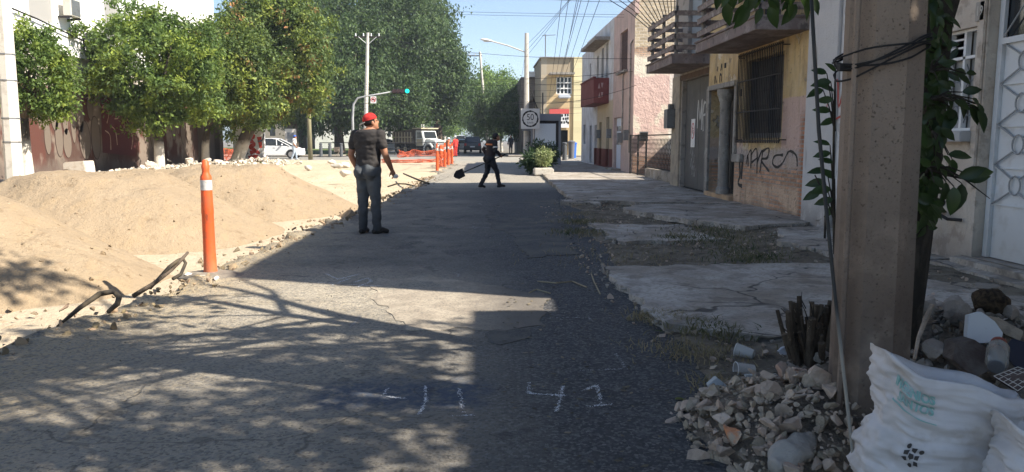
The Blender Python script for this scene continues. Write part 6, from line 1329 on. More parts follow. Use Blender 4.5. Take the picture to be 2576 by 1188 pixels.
rubble(1.56, 3.55, .74, .66, .29, 2300, .02, .11, 1, m_stone, 'heap of broken stone and mortar left of the concrete pole', 52, 'fist-sized grey-brown broken stone on the heap left of the concrete pole', (.08, .17), 'broken stones on the heap left of the concrete pole')
rubble(2.95, 4.50, 1.0, .85, .40, 1900, .025, .12, 2, M('grey_rubble', (.25, .215, .175), [dict(c=(.36, .32, .27), s=7, t=.55, w=.08, a=.7), dict(c=(.09, .08, .07), s=5, t=.6, w=.05, a=.7)], rough=.95, bump=(40, .7, .02), island=.35), 'grey rubble heaped behind the white sacks', 40, 'dusty broken lump in the grey rubble behind the white sacks', (.12, .24), 'broken lumps in the rubble behind the sacks')
def atP(x, y, Y): return WY(x, y, Y)
def chunk(label, name, x, y, Y, s, seed, mat, sc, rot, cat):
    p = atP(x, y, Y); return onerock(label, p.x, p.y, p.z, s, seed, mat, None, name, sc, rot, cat)
m_tile = M('white_tile_chunk', (.62, .62, .61), [dict(c=(.3, .28, .25), s=9, t=.62, w=.05, a=.5)], rough=.7)
# white tile slab: flat polygon facing the viewer
def slabchunk(label, pts, Y, th, mat, lean=.25, name='tile_fragment', cat='tile'):
    mb = MB(); P = [WY(x, y, Y) for x, y in pts]; zc = sum(p.z for p in P)/len(P); Q = [Vector((p.x, p.y+(p.z-zc)*lean*2, p.z)) for p in P]
    a = [mb.V(q) for q in Q]; b = [mb.V(q+Vector((.01, th, -.01))) for q in Q]; mb.f.append(a); mb.f.append(b[::-1])
    for i in range(len(a)): mb.f.append([a[i], a[(i+1) % len(a)], b[(i+1) % len(a)], b[i]])
    return mb.build(name, mat, None, label, cat, bevel=.003)
slabchunk('white angular tile fragment leaning on the rubble behind the sack', [(2424, 862), (2450, 798), (2485, 790), (2512, 812), (2524, 838), (2505, 868), (2492, 876), (2478, 860)], 4.1, .05, m_tile)
slabchunk('flat beige slab fragment right of the white tile fragment', [(2500, 800), (2530, 805), (2570, 832), (2545, 850), (2518, 838)], 4.15, .05, m_stone, .6, 'slab_fragment', 'slab')
slabchunk('grey broken brick block below the white tile fragment', [(2395, 905), (2418, 870), (2470, 862), (2492, 880), (2480, 925), (2430, 940)], 3.9, .12, M('reddish_block', (.09, .065, .055), [dict(c=(.16, .14, .12), s=6, t=.5, w=.1, a=.8)], rough=.95, bump=(30, .6, .02)), .4, 'broken_block', 'block')
mb = MB(); mb.tube([WY(2300, 905, 3.6), WY(2310, 850, 3.75), WY(2330, 800, 3.9), WY(2345, 768, 3.95)], [.008, .009, .014, .012], 6, rnds=.15); mb.build('rod', m_stone, None, 'thin mortar-crusted rod standing up behind the sack', 'rod')
# coconut-like brown clump
p = WY(2492, 768, 4.5); mb = MB(); mb.ell(p+Vector((0, 0, .02)), (.10, .09, .085), nu=22, nv=14)
for v in mb.v: v += (v-p).normalized()*(.022*noise.noise(v*14)+.012*noise.noise(v*40))
mb.build('root_clump', M('fibre', (.10, .068, .04), [dict(c=(.035, .025, .016), s=30, t=.5, w=.1)], rough=1, bump=(60, 1, .03)), None, 'round brown fibrous clump on top of the grey rubble', 'root clump', smooth=True)
# glass jar lying, neck to the viewer
jr = empty('glass_jar', 'clear glass jar with a rusty lid lying in the rubble behind the sack', 'jar', (0, 0, 0)); a = WY(2506, 922, 3.35); b = WY(2512, 868, 3.55)
m_gl = M('jar_glass', (.35, .35, .32), rough=.15, spec=.8, alpha=.6)
MB().tube([a, a.lerp(b, .15), a.lerp(b, .8), b], [.036, .047, .05, .03], 18).build('body', m_gl, jr, smooth=True, angle=45); MB().tube([b, b+(b-a).normalized()*.02], .036, 16).build('lid', M('rusty_lid', (.25, .07, .05), rough=.7), jr); MB().tube([a-(b-a).normalized()*.002, a], [.03, .036], 16).build('bottom', m_metal, jr)
# pieces of grid card and blue plastic
mb = MB(); q = [WY(2500, 948, 3.1), WY(2560, 925, 3.25), WY(2620, 945, 3.15), WY(2560, 985, 3.0)]; mb.poly(q); mb.poly([p+Vector((0, 0, -.006)) for p in q][::-1])
card = mb.build('printed_card', M('brown_card', (.10, .07, .06), rough=.6), None, 'brown gridded plastic card sticking out by the sack mouth', 'card', recalc=False)
mb = MB()
for i in range(6):
    t = i/5; mb.tube([q[0].lerp(q[1], t)+Vector((0, 0, .003)), q[3].lerp(q[2], t)+Vector((0, 0, .003))], .0022, 4); mb.tube([q[0].lerp(q[3], t)+Vector((0, 0, .003)), q[1].lerp(q[2], t)+Vector((0, 0, .003))], .0022, 4)
mb.build('grid_line', m_wconc, card)
slabchunk('dark blue plastic scrap at the frame edge in the rubble', [(2530, 885), (2576, 862), (2640, 880), (2600, 930), (2540, 925)], 3.7, .02, M('blue_scrap', (.02, .026, .045), rough=.4), .6, 'plastic_scrap', 'plastic scrap')
# ---------------- sacks ----------------
m_sack = M('woven_sack', (.58, .555, .54), [dict(c=(.46, .43, .41), s=4, t=.55, w=.1, a=.6), dict(c=(.40, .355, .31), s=7, t=.6, w=.05, a=.5), dict(c=(.33, .29, .25), s=2.6, t=.62, w=.05, a=.5), dict(c=(.36, .33, .3), k='all', ax=('z', .12, 0), wob=.1, a=.6)], rough=.75, bump=(150, .3, .003), bump2=(9, 2.5))
def sack(name, label, cx, cy, rz, prof, rx, ry, zrim, seed, squash=1.0, lean=(0, 0)):
    """prof: list of (t, radius factor, x shift); zrim(theta) rim height"""
    nU, nV = 110, 80; mb = MB(); c, s = math.cos(rz), math.sin(rz)
    def S(th, t, off=0.):
        k = interp([p[0] for p in prof], [p[1] for p in prof], t); dx = interp([p[0] for p in prof], [p[2] for p in prof], t)
        ct, st = math.cos(th), math.sin(th); e = .78; x = rx*k*math.copysign(abs(ct)**e, ct); y = ry*k*math.copysign(abs(st)**e, st)
        wrk = .022*noise.noise(Vector((x*5, y*5, t*9+seed)))+.012*noise.noise(Vector((x*12, y*10, t*34+seed)))+.006*noise.noise(Vector((x*9, y*9, t*70+seed)))
        wrk += .02*noise.noise(Vector((ct*1.5, st*1.5, seed+t*3)))-.022*abs(noise.noise(Vector((ct*2.2+t*2, st*2.2, seed+t*5))))-.012*abs(noise.noise(Vector((ct*6-t*3, st*6, seed+t*14))))-.012*math.exp(-((t-.60-.03*ct)/.018)**2)
        r = 1+(wrk+off)/max(rx, ry)*1.0; zt = zrim(th); z = zt*t; x = x*r+dx+lean[0]*z; y = y*r+lean[1]*z
        return Vector((cx+x*c-y*s, cy+x*s+y*c, z))
    rings = [[mb.V(S(2*math.pi*u/nU, v/nV)) for u in range(nU)] for v in range(nV+1)]
    inner = [[mb.V(S(2*math.pi*u/nU, 1-v*.04, -.006-.012*v)) for u in range(nU)] for v in range(1, 7)]
    allr = rings+inner
    for a, b in zip(allr, allr[1:]):
        for u in range(nU): mb.f.append([a[u], a[(u+1) % nU], b[(u+1) % nU], b[u]])
    return mb.build(name, m_sack, None, label, 'sack', 'white woven rubble sacks', smooth=True, recalc=False), S
pr = [(0, .9, 0), (.1, 1.02, 0), (.3, 1.05, -.01), (.52, .98, 0), (.60, .93, .02), (.68, .95, .03), (.85, .98, .035), (1, .97, .03)]
sx0, sy0 = 1.70, 2.72
zr = lambda th: .55-.075*math.cos(th-.2)+.035*max(0, math.cos(th-math.pi*1.06))**8+.008*math.sin(th*7)
sk1, S1 = sack('sack', 'large white woven sack with green lettering leaning on the concrete pole', sx0, sy0, R(-12), pr, .275, .19, zr, 3.3)
fil = rocks_mb([(sx0+.03+math.cos(a)*r*.2, sy0+.02+math.sin(a)*r*.12, .40-.25*math.cos(a)*r*.4+random.Random(int(a*99)).uniform(-.02, .03), .07) for a in np.linspace(0, 60, 60) for r in (rnd.random(),)], 8)
fil.build('rubble', m_stone, None, 'debris filling the mouth of the large white sack', 'rubble', kind='stuff')
def sacktext(S, txt, size, th0, t0, mat, name, par, sx=1., off=.006, slope=0):
    mb = MB(); vs, fs = text_polys(txt, size, .0022); b = len(mb.v)
    for v in vs: mb.V(S(th0+v.x*sx/.30, t0+v.y/.6+slope*v.x, off))
    mb.f += [[b+i for i in f] for f in fs]; return mb.build(name, mat, par, recalc=False)
m_gtx = M('faded_green_print', (.24, .42, .38), [dict(c=(.4, .46, .45), s=30, t=.56, w=.08, a=.7)], rough=.8)
sacktext(S1, 'INGENIOS', .043, R(-126), .865, m_gtx, 'printed_text', sk1, 1.0, .005); sacktext(S1, 'SANTOS', .043, R(-123), .795, m_gtx, 'printed_text', sk1, 1.0, .007)
mb = MB(); L_ = [mb.V(S1(R(-148)+i*.04, .745-.0015*i, .005)) for i in range(20)]; L2 = [mb.V(S1(R(-148)+i*.04, .752-.0015*i, .005)) for i in range(20)]
for i in range(19): mb.f.append([L_[i], L_[i+1], L2[i+1], L2[i]])
mb.build('printed_line', m_gtx, sk1, recalc=False)
# round emblem: nine dots and wedges
mb = MB(); T0, t00 = R(-114), .50
def sp(u, v): return S1(T0+u/.30, t00+v/.62, .006)
def pol(L): b = [mb.V(sp(u, v)) for u, v in L]; mb.f.append(b)
def circ(u, v, r): pol([(u+math.cos(t)*r, v+math.sin(t)*r) for t in np.linspace(0, 2*math.pi, 13)[:-1]])
for i, (u, v) in enumerate([(-.025, .032), (.033, .022), (-.004, -.038)]): circ(u, v, .0095)
pol([(-.008, .03), (.014, .034), (.012, .012), (-.006, .018)]); pol([(-.036, .012), (-.014, .02), (-.016, .002), (-.034, .0)]); pol([(-.01, .01), (.008, .008), (.008, -.008), (-.004, -.014), (-.012, -.004)]); pol([(.014, .004), (.03, .006), (.026, -.012), (.012, -.01)]); pol([(-.042, -.012), (-.022, -.006), (-.018, -.022), (-.03, -.026)]); pol([(.012, -.016), (.026, -.02), (.03, -.036), (.012, -.034)])
mb.build('printed_emblem', m_tag, sk1, recalc=False)
pr2 = [(0, .95, 0), (.2, 1.05, 0), (.5, 1.03, 0), (.8, .95, 0), (.9, .9, 0), (1, .93, -.01)]
zr2 = lambda th: .425+.045*math.cos(th-math.pi)+.045*max(0, math.cos(th-math.pi*1.05))**8+.012*math.sin(th*5)
sk2, S2 = sack('sack', 'smaller cream-white sack cut off by the right frame edge', 1.97, 2.40, R(-5), pr2, .25, .18, zr2, 9.1)
mb = MB(); 
mb.ell((1.99, 2.46, .33), (.20, .13, .07), nu=24, nv=12)
for v in mb.v: v += Vector((0, 0, .03*noise.noise(v*12)))
mb.build('plastic_wrap', M('bluish_plastic', (.42, .46, .5), rough=.25, spec=.6), None, 'crumpled bluish plastic stuffed in the mouth of the smaller sack', 'plastic bag', smooth=True)
mb = MB(); mb.ell((1.86, 2.66, .16), (.14, .14, .2), nu=24, nv=14)
for v in mb.v: v += Vector((.02*noise.noise(v*9), 0, .02*noise.noise(v*11)))
mb.build('plastic_bag', M('green_plastic', (.015, .075, .05), rough=.35), None, 'dark green plastic bag squeezed between the two white sacks', 'plastic bag', smooth=True)
# half-buried grey cement-bag roll in the left heap
a, b = WY(1945, 1180, 3.02), WY(2040, 1095, 3.2); mb = MB(); cs_ = [a.lerp(b, t) for t in np.linspace(0, 1, 22)]; mb.tube(cs_, [.025+.045*math.sin(math.pi*(.08+.86*t))+.006*noise.noise(Vector((t*9, 0, 0))) for t in np.linspace(0, 1, 22)], 28, sq=.75)
for v in mb.v: v += Vector((.02*noise.noise(v*14), .015*noise.noise(v*16), .022*noise.noise(v*12)+.008*noise.noise(v*40)))
mb.build('crumpled_bag', M('grey_bag', (.33, .30, .26), [dict(c=(.18, .17, .16), s=8, t=.55, w=.08, a=.7)], rough=.6, bump=(25, .8, .01)), None, 'crumpled grey cement bag lying on the stones beside the concrete pole', 'bag', smooth=True)
# tile cube and orange brick stone, stick
slabchunk('pale grey cut block lying at the top of the left stone heap', [(1782, 972), (1808, 955), (1838, 978), (1815, 1000), (1795, 998)], 3.95, .07, M('grey_block', (.38, .40, .40), rough=.8, bump=(30, .3, .01)), .3, 'cut_block', 'block')
chunk('stone with an orange-stained face in the middle of the left heap', 'stone', 1845, 1090, 3.28, .15, 5, M('orange_stain_stone', (.42, .33, .24), [dict(c=(.55, .22, .1), s=9, t=.55, w=.05, a=.9)], rough=.95, bump=(40, .6, .02)), (1, 1, 1.1), (0, 0, .4), 'stone')
chunk('flat oval brown stone standing near the concrete pole', 'stone', 2040, 1010, 3.5, .15, 6, m_stone, (.8, .4, 1.5), (.2, 0, .2), 'stone')
mb = MB(); mb.tube([WY(1868, 1022, 3.75), WY(1905, 1045, 3.6), WY(1942, 1064, 3.5)], [.006, .006, .005], 6); mb.build('stick', M('pale_stick', (.4, .34, .25), rough=.9), None, 'short pale stick on the left stone heap', 'stick')
# cups
m_cup = M('clear_cup', (.62, .6, .56), rough=.25, spec=.6, alpha=.55)
def cup(label, x, y, z, d, L=.115, r0=.046, r1=.033):
    o = empty('plastic_cup', label, 'plastic cup', (0, 0, 0), 'clear plastic cups on the verge'); p = G(x, y, z); d = Vector(d).normalized()
    mb = MB(); mb.tube([p, p+d*L], [r0, r1], 28, caps=False); q = MB(); q.tube([p+d*L, p+d*(L+.002)], [r1, r1*.98], 28); mb.f += []
    mb.build('body', m_cup, o, smooth=True, recalc=False); q.build('bottom', m_cup, o)
    u, w = frame_of(d); rr = MB(); rr.tube([p+(u*math.cos(t)+w*math.sin(t))*r0 for t in np.linspace(0, 2*math.pi, 29)], .0028, 5, caps=False); rr.build('rim', M('cup_rim', (.65, .63, .6), rough=.3), o)
    rb_ = MB()
    for k in range(1, 6):
        rr_ = lerp(r0, r1, k/6)+.0008; rb_.tube([p+d*L*k/6+(u*math.cos(t)+w*math.sin(t))*rr_ for t in np.linspace(0, 2*math.pi, 25)], .0009, 4, caps=False)
    rb_.build('rib', m_cup, o)
cup('clear ribbed plastic cup lying with its base toward the stump, the farther one', 1852, 880, .055, (.75, -.55, -.12))
cup('clear plastic cup lying with its mouth to the road, the nearer one', 1851, 930, .045, (1, .02, -.05), .11)
mb = MB(); p = G(1972, 888, .03); mb.ell(p, (.035, .03, .045), nu=12, nv=9)
for v in mb.v: v += Vector((.03*noise.noise(v*30), .02*noise.noise(v*33), .03*noise.noise(v*28)))
mb.build('crumpled_tissue', M('tissue', (.6, .6, .62), rough=.9), None, 'crumpled white tissue beside the chopped stump', 'tissue')
mb = MB(); p = G(1900, 948, .03); mb.box((p.x-.06, p.y-.01, .03), (p.x+.13, p.y+.02, .042)); mb.build('plastic_strip', M('foil', (.4, .42, .42), rough=.3), None, 'shiny flat plastic strip next to the nearer cup', 'plastic strip')
# scattered stones, weeds, dead leaves
def scatter(n, f, s0, s1, seed, mat, label, name='gravel', pw=2.5):
    g = random.Random(seed); it = []
    for _ in range(n*3):
        p = f(g)
        if p is None: continue
        s = s0+(s1-s0)*g.random()**pw; it.append((p[0], p[1], p[2]+s*.12, s))
        if len(it) >= n: break
    return rocks_mb(it, seed).build(name, mat, None, label, 'gravel', kind='stuff')
def vf(g):
    x, y = g.uniform(1.1, 5.0), g.uniform(2.6, 17)
    if n2(x, y, .55) < -.05 and g.random() < .7: return None
    return (x, y, max(vz(x, y), .0))
scatter(2600, vf, .012, .09, 21, m_stone, 'small stones strewn over the dug-up verge')
def rf(g):
    y = g.uniform(3, 14); x = g.uniform(edgeX(y), roadR(y)+.3)
    if x > -1.2 and g.random() < .45: return None
    return (x, y, .0)
scatter(2000, rf, .006, .024, 22, M('road_grit', (.22, .19, .15), rough=1, island=.5), 'loose grit on the old asphalt')
def ef(g): y = g.uniform(4.2, 30); return (edgeX(y)+g.gauss(.02, .16), y, .0)
scatter(1500, ef, .015, .13, 23, M('edge_clods', (.30, .225, .14), [dict(c=(.2, .15, .1), s=5, t=.5, w=.1)], rough=1, island=.3, bump=(30, .6, .02)), 'clods and asphalt crumbs along the broken road edge', 'rubble')
def tf(g): y = g.uniform(4.5, 32); x = edgeX(y)-g.uniform(.2, 3.2)*(1 if g.random() < .6 else 2.5); return (x, y, terr(x, y))
scatter(700, tf, .015, .07, 24, m_heap, 'small sand clods on the trench floor', 'gravel')
def hf(g):
    x, y = g.uniform(-11, -3.5), g.uniform(6.5, 23); ok, p, n_, _i, ob, _m = S.ray_cast(DG, Vector((x, y, 2.0)), Vector((0, 0, -1)))
    return (x, y, p.z-.005) if ok and ob.name.startswith('sand_heap') else None
DG = bpy.context.evaluated_depsgraph_get(); DG.update()
scatter(1900, hf, .012, .10, 41, m_heap, 'clods of earth lying on the sand heaps', 'clods', 4)
def sf(g):
    x, y, z = g.choice(SLABPTS); return (x+g.gauss(0, .07), y+g.gauss(0, .07), max(z-.03, .01))
scatter(2600, sf, .012, .085, 42, M('crumbled_concrete', (.3, .275, .24), [dict(c=(.17, .15, .12), s=6, t=.5, w=.1, a=.7)], rough=.95, island=.3), 'crumbled concrete bits along the broken sidewalk edges', 'rubble')
def bf(g): y = g.uniform(26, 44); x = g.uniform(-13.5, -10.2)+.3*n2(y, 0, .8); return (x, y, .14+.25*max(0, 1-abs(x+12.2)/1.6))
scatter(1500, bf, .06, .34, 25, m_stone_far, 'pale broken concrete heaped under the street trees', 'rubble', 3)
bi = [(-13.2, 31.0), (-12.4, 29.5), (-12.6, 33.5), (-12.0, 35.2), (-12.9, 36.5)]
for i, (x, y) in enumerate(bi): onerock('pale broken concrete lump on the bank under the street trees', x, y, .45, .55, 70+i, m_stone_far, 'big pale lumps on the bank')
k = 29.5/1930
sl_ = MB(); q = [((x-1215)*k, H+(352-y)*k) for x, y in ((155, 432), (200, 424), (247, 433), (246, 418), (244, 403), (200, 406))]
sl_.prism(q, lambda u, v, d: (u, 29.5+d+.0*v, v), -.25, .5); sl_.build('broken_slab', m_stone_far, None, 'big pale broken slab tilted on the rubble bank before the red wall', 'slab', bevel=.02)
for i, (x, z, w) in enumerate(((420, 408, 22), (436, 418, 20), (446, 402, 16), (458, 414, 16), (430, 398, 14))):
    kk = 33/1930; onerock('dark cube-cut stone in the stack beside the second limed trunk', (x-1215)*kk, 33-.1*i, H+(352-z)*kk, w*kk*1.5, 80+i, M('stacked_stone%d' % i, (.27, .24, .2), [dict(c=(.1, .09, .08), s=12, st=(1, 1, .2), t=.5, w=.05, a=.7)], rough=.95), 'stones stacked beside the second trunk', 'stone', (1, .8, .8), (.1, .1, .3*i))
# pipes and rubbish on the far sand
for i, (x, y, L, a) in enumerate(((835, 410, .9, 30), (848, 420, 1.1, -20), (868, 418, .9, 10), (868, 439, .8, 0), (775, 425, .5, 15))):
    p = G(x, y, .08); d = Vector((math.cos(R(a)), math.sin(R(a)), 0)); mb = MB(); mb.ell(p+Vector((0, 0, .05)), (L*.3, .16, .13), Matrix.Rotation(R(a), 3, 'Z'), 20, 12)
    for v in mb.v: v += Vector((.09*noise.noise(v*3.1), .06*noise.noise(v*4), .08*noise.noise(v*5)))
    mb.build('cement_sack', m_wconc, None, ['white rolled sack standing highest on the far sand', 'white bent sack lying below the rolled one on the far sand', 'white sack right behind the standing man', 'thin flat white scrap on the sand left of the standing man', 'small pale scrap on top of the last sand heap'][i], 'sack', 'white sacks and scraps on the far sand', smooth=True)
for i, (x, y, s, l) in enumerate(q_ for q_ in ((505, 655, .13, 'brown stone on the trench floor left of the orange post'), (25, 778, .12, 'larger brown stone on the trench floor at the left frame edge'), (85, 788, .11, 'brown stone right of the larger one at the left frame edge'), (40, 800, .06, 'small stone below the two brown stones in the trench'), (870, 545, .35, 'flat asphalt chunk at the road edge left of the standing man'), (690, 705, .0, '')) if q_[2]):
    p = G(x, y, -.25 if i < 4 else .0); onerock(l, p.x, p.y, p.z, s, 90+i, m_heap if i < 5 else m_stone_far, None)
p = G(500, 697, .0)
for i in range(3): onerock('whitish stone at the foot of the orange post', p.x+.17*i-.1, p.y-.08*i, .02, .12-.02*i, 97+i, m_stone_far, 'whitish stones at the foot of the orange post')
# black hoses sticking out of the trench edge
m_hose = M('black_hose', (.035, .03, .025), [dict(c=(.12, .095, .06), s=6, t=.5, w=.1, a=.7)], rough=.8)
MB().tube([G(145, 822, -.02), WY(200, 775, 5.9), WY(250, 740, 6.1), WY(285, 733, 6.2), WY(300, 748, 6.15), WY(295, 765, 6.1), WY(272, 785, 6.0)], [.012, .018, .022, .024, .024, .022, .016], 10).build('hose', m_hose, None, 'thick dark hose arching out of the trench edge, nearest one', 'hose', 'dark hoses sticking out of the trench edge', smooth=True)
MB().tube([G(378, 725, -.05), WY(425, 672, 7.5), WY(448, 655, 7.7), WY(460, 650, 7.75), WY(467, 662, 7.7), WY(455, 690, 7.6), WY(435, 702, 7.5)], .017, 10).build('hose', m_hose, None, 'dark hose looped over beside the orange post, the farther one', 'hose', 'dark hoses sticking out of the trench edge', smooth=True)
MB().tube([G(335, 745, -.05), WY(385, 715, 7.3), WY(430, 680, 7.6), WY(455, 655, 7.7), WY(473, 635, 7.8)], [.024, .02, .018, .017, .014], 8, rnds=.1).build('root', m_bark, None, 'straight grey root pointing up between the two hoses', 'root', smooth=True)
MB().tube([G(1015, 437, .05), G(1050, 452, .1), G(1078, 462, .05)], .03, 6).build('pipe', m_dark, None, 'thin dark pipe lying on the sand right of the standing man', 'pipe')
MB().tube([G(975, 470, .0), WY(1000, 462, 23.5), WY(1020, 463, 23.5), G(1050, 470, .02)], .025, 6).build('hose', m_hose, None, 'thin dark hose curving over the sand right of the standing man', 'hose')
# sticks on the asphalt
for l, pts in (('long forked dry twig lying on the road before the verge', [(1352, 708), (1400, 712), (1440, 708), (1475, 722)]), ('dry twig standing askew across the forked one', [(1488, 690), (1495, 710), (1510, 740)]), ('short pale twig at the tip of the sunlit strip', [(1330, 737), (1350, 728), (1385, 738)])):
    MB().tube([G(x, y, .012+.02*(i % 2)) for i, (x, y) in enumerate(pts)], .007, 5).build('twig', M('twig_'+l[:4], (.3, .25, .16), rough=.9), None, l, 'twig')
# weeds and grass
def blades(name, label, spots, n, h, seed, mat, w=.006):
    g = np.random.default_rng(seed); C = []
    sp = np.array(spots); i = g.integers(0, len(sp), n); base = sp[i][:, :3]+np.concatenate([g.normal(size=(n, 2))*sp[i][:, 3:4], np.zeros((n, 1))], 1)
    d = g.normal(size=(n, 3))*.45; d[:, 2] = 1; d /= np.linalg.norm(d, axis=1)[:, None]; hh = (h*g.uniform(.4, 1.2, n))[:, None]; s = np.cross(d, g.normal(size=(n, 3))); s /= np.linalg.norm(s, axis=1)[:, None]
    bend = g.normal(size=(n, 3))*.35; bend[:, 2] = -.15
    co = np.stack([base-s*w, base+s*w, base+d*hh*.55+s*w*.7, base+d*hh*.55-s*w*.7, base+d*hh+bend*hh], 1).reshape(-1, 3); j = np.arange(n)*5
    f = np.concatenate([np.stack([j, j+1, j+2], 1), np.stack([j, j+2, j+3], 1), np.stack([j+3, j+2, j+4], 1)])
    return link(name, np_mesh(name, co, f), mat, (0, 0, 0), None, label, 'grass', kind='stuff')
m_gb = M('green_grass', (.06, .08, .04), [dict(c=(.2, .17, .10), s=3, t=.46, w=.08, a=.9)], rough=.8, island=.4, transl=(.1, .15, .04)); m_dry = M('dry_grass', (.26, .22, .13), rough=.9, island=.4, transl=(.3, .25, .12))
gs = lambda L, z=.03: [(*G(x, y, z).xy, z, s) for x, y, s in L]
blades('grass', 'green weeds growing on the broken verge', gs([(1740, 605, .25), (1800, 600, .35), (1850, 625, .3), (1900, 645, .25), (1760, 580, .3), (1850, 575, .3), (1710, 600, .15), (1450, 585, .2), (1460, 560, .2), (1560, 505, .3), (1640, 520, .3), (1880, 655, .2), (1820, 840, .12), (1760, 830, .12), (1980, 560, .3), (2000, 560, .3), (1620, 500, .3)]), 3000, .085, 31, m_gb)
blades('dry_grass', 'dry straw tufts on the verge', gs([(1680, 800, .14), (1720, 808, .12), (1640, 800, .1), (1480, 590, .25), (1470, 560, .25), (1445, 540, .2), (1850, 600, .4), (1780, 590, .4), (1820, 975, .1), (1770, 890, .15), (1700, 880, .15), (1850, 1010, .08), (1560, 640, .5), (1650, 660, .5)]), 2600, .07, 32, m_dry, .0035)
blades('grass', 'grass around the foot of the far left concrete post', [(-12.4, 19.6, .08, .5), (-11.8, 20, .08, .4), (-13.2, 20.0, .08, .4), (-11.0, 21, .05, .5), (-10.2, 22, .05, .4), (-13.4, 43.6, .1, .5)], 2600, .24, 33, M('bright_grass', (.12, .17, .05), rough=.8, island=.4, transl=(.2, .25, .08)), .012)
g2 = np.random.default_rng(77); n = 3000; y = g2.uniform(3, 18, n); x = g2.uniform(.1, 4.6, n); z = np.array([max(vz(a, b), 0.0)+.012 for a, b in zip(x, y)])
co = []; 
me = leaf_mesh('dead_leaves', np.stack([x, y, z+.004], 1), .045, 78, droop=0, aspect=.5, up=3); 
v = np.empty(len(me.vertices)*3); me.vertices.foreach_get('co', v); v = v.reshape(-1, 5, 3); v[:, :, 2] = v[:, :1, 2]+(v[:, :, 2]-v[:, :1, 2])*.18; me.vertices.foreach_set('co', v.ravel()); me.update()
link('dead_leaves', me, M('litter_leaves', (.17, .14, .09), [dict(c=(.07, .06, .04), s=5, t=.5, w=.1)], rough=.8, island=.6), (0, 0, 0), None, 'dry fallen leaves scattered over road edge and verge', 'leaves', kind='stuff')
for i, (x, y, l) in enumerate(((1645, 833, 'dark green leaf flat on the road near the dry grass'), (1620, 803, 'small dark green leaf on the road before the dry grass'), (1697, 1005, 'pale green leaf at the left foot of the stone heap'))):
    p = G(x, y, .015); mb = MB(); bigleaf(mb, p, (1, .2, 0), (0, 0, 1), .09); mb.build('leaf', m_lf if i < 2 else m_grass, None, l, 'leaf', recalc=False)
# ---------------- chalk marks on the asphalt ----------------
m_chalk = M('chalk', (.78, .78, .78), [dict(c=(.12, .12, .125), s=85, t=.56, w=.06, a=.85), dict(c=(.2, .2, .2), k='cell', s=70, t=.6, a=.5)], rough=1)
m_chalkf = M('faint_chalk', (.42, .42, .42), [dict(c=(.09, .09, .09), s=38, t=.5, w=.06, a=.95)], rough=1)
def chalk(lines, w, mat=None, d=.012):
    mb = MB()
    for l in lines:
        pts = [G(x, y, 0) for x, y in l]
        for p, q in zip(pts, pts[1:]):
            L_ = (q-p).length; n = int(L_/.0011*(w/.02))
            for _ in range(n):
                t = rnd.random(); c = p.lerp(q, t); dn = (.25+.75*max(0, .5+1.3*noise.noise(Vector((c.x*14, c.y*14, 3)))))
                if rnd.random() > dn: continue
                x = c.x+rnd.gauss(0, w*.33); y = c.y+rnd.gauss(0, w*.33); r = rnd.uniform(.0012, .0042); z = roadz(x, y)+.006; a0 = rnd.uniform(0, 1.5)
                mb.poly([(x+r*math.cos(a0+k*1.5708), y+r*math.sin(a0+k*1.5708)*1.1, z) for k in range(4)])
    o = mb.build('chalk_mark', mat or m_chalk, road, recalc=False); return o
chalk([[(1331, 967), (1329, 990), (1333, 996), (1380, 999), (1425, 1002)], [(1416, 978), (1410, 1010), (1400, 1042)]], .022)
chalk([[(1466, 990), (1500, 975), (1508, 1000), (1512, 1028)], [(1474, 1030), (1540, 1024)]], .02)
chalk([[(975, 982), (962, 1000)], [(1070, 975), (1072, 1000), (1066, 1030), (1055, 1048)], [(975, 1002), (1020, 1008)], [(1154, 982), (1160, 1010), (1165, 1045)], [(1135, 1052), (1190, 1052)]], .018)
chalk([[(1548, 893), (1560, 912), (1572, 932)], [(1462, 939), (1586, 934)]], .018, m_chalkf)
chalk([[(1480, 797), (1487, 810)], [(1380, 802), (1470, 800)], [(1140, 685), (1155, 692), (1150, 700)], [(890, 800), (908, 796), (876, 832)]], .02, m_chalkf)
chalk([[(820, 690), (850, 705), (905, 690)], [(835, 718), (880, 702), (860, 700)], [(890, 712), (925, 700), (935, 708), (900, 722)], [(800, 712), (880, 716), (960, 722)]], .025, m_chalk)
chalk([[(925, 566), (1100, 572), (1400, 572)], [(1190, 568), (1196, 576)], [(1000, 515), (1010, 517), (1130, 517)], [(1350, 518), (1358, 522)], [(1375, 565), (1385, 572)], [(1205, 512), (1212, 517)]], .03, m_chalkf)

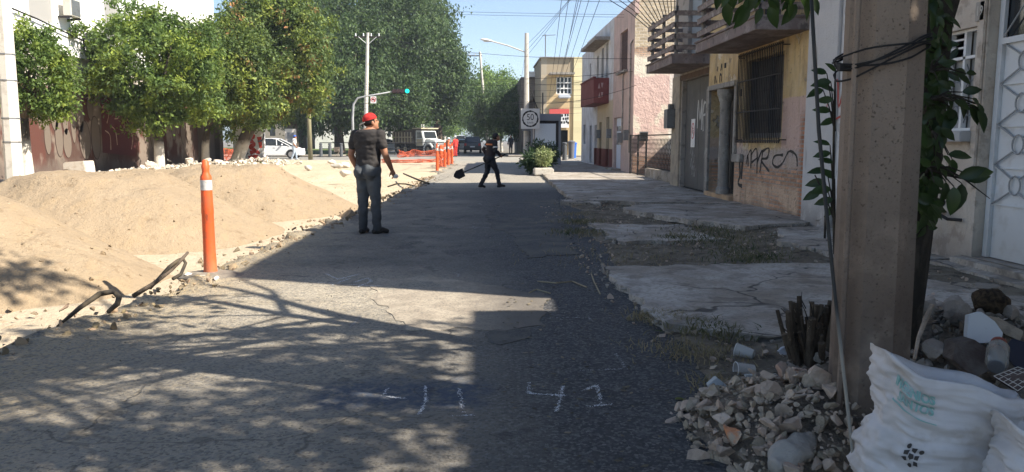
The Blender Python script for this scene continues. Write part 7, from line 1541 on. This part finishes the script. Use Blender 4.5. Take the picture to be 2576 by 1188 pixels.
def patch(label, pp, mat, z=.006, jag=.05, seed=0):
    P = [G(x, y, 0) for x, y in pp]; pts = []
    for a, b in zip(P, P[1:]+P[:1]):
        n = max(2, int((b-a).length/.07))
        for k in range(n):
            p = a.lerp(b, k/n); pts.append((p.x+jag*noise.noise(Vector((p.x*5, p.y*5, seed))), p.y+jag*noise.noise(Vector((p.x*5, p.y*5, seed+5)))))
    mb = MB(); mb.prism(pts, lambda u, v, d: Vector((u, v, roadz(u, v)+d)), -.02, z*.5+.002); return mb.build('asphalt_patch', mat, road)
m_p1 = M('worn_patch', (.36, .31, .24), [dict(c=(.26, .22, .17), s=5, t=.5, w=.1, a=.8), dict(c=(.1, .09, .08), k='all', ax=('x', -.3, .3), wob=.4, a=.8), dict(c=(.12, .11, .1), k='cell', s=70, t=.6, a=.6)], rough=.9, bump=(60, .6, .01))
m_p2 = M('fresh_patch', (.055, .055, .057), [dict(c=(.13, .125, .12), k='cell', s=70, t=.5, a=.7), dict(c=(.13, .12, .1), s=2, t=.48, w=.1, a=.8)], rough=.85, bump=(60, .8, .015))
patch('', [(930, 745), (945, 700), (1100, 700), (1370, 740), (1370, 820), (1250, 832), (1180, 820), (1040, 835)], m_p1, .006, .1, 1)
patch('', [(1225, 545), (1260, 510), (1400, 500), (1420, 560), (1450, 640), (1330, 650), (1290, 590), (1240, 575)], m_p2, .012, .12, 2)
patch('', [(1222, 840), (1250, 825), (1330, 828), (1340, 852), (1260, 872), (1225, 862)], m_p2, .006, .05, 5)
# ---------------- air ----------------
HZ = True
if HZ:
    hz = MB(); hz.box((-460, -60, -3), (460, 1050, 75)); o = hz.build('haze', None, None, 'faint pale haze filling the air of the street', 'haze', kind='stuff')
    m = bpy.data.materials.new('haze'); m.use_nodes = True; t = m.node_tree; t.nodes.clear(); ou = t.nodes.new('ShaderNodeOutputMaterial'); v = t.nodes.new('ShaderNodeVolumePrincipled')
    v.inputs['Color'].default_value = (.8, .88, 1, 1); v.inputs['Density'].default_value = .0006; v.inputs['Anisotropy'].default_value = .2; t.links.new(v.outputs[0], ou.inputs['Volume']); o.data.materials.append(m)
    S.cycles.volume_bounces = 0
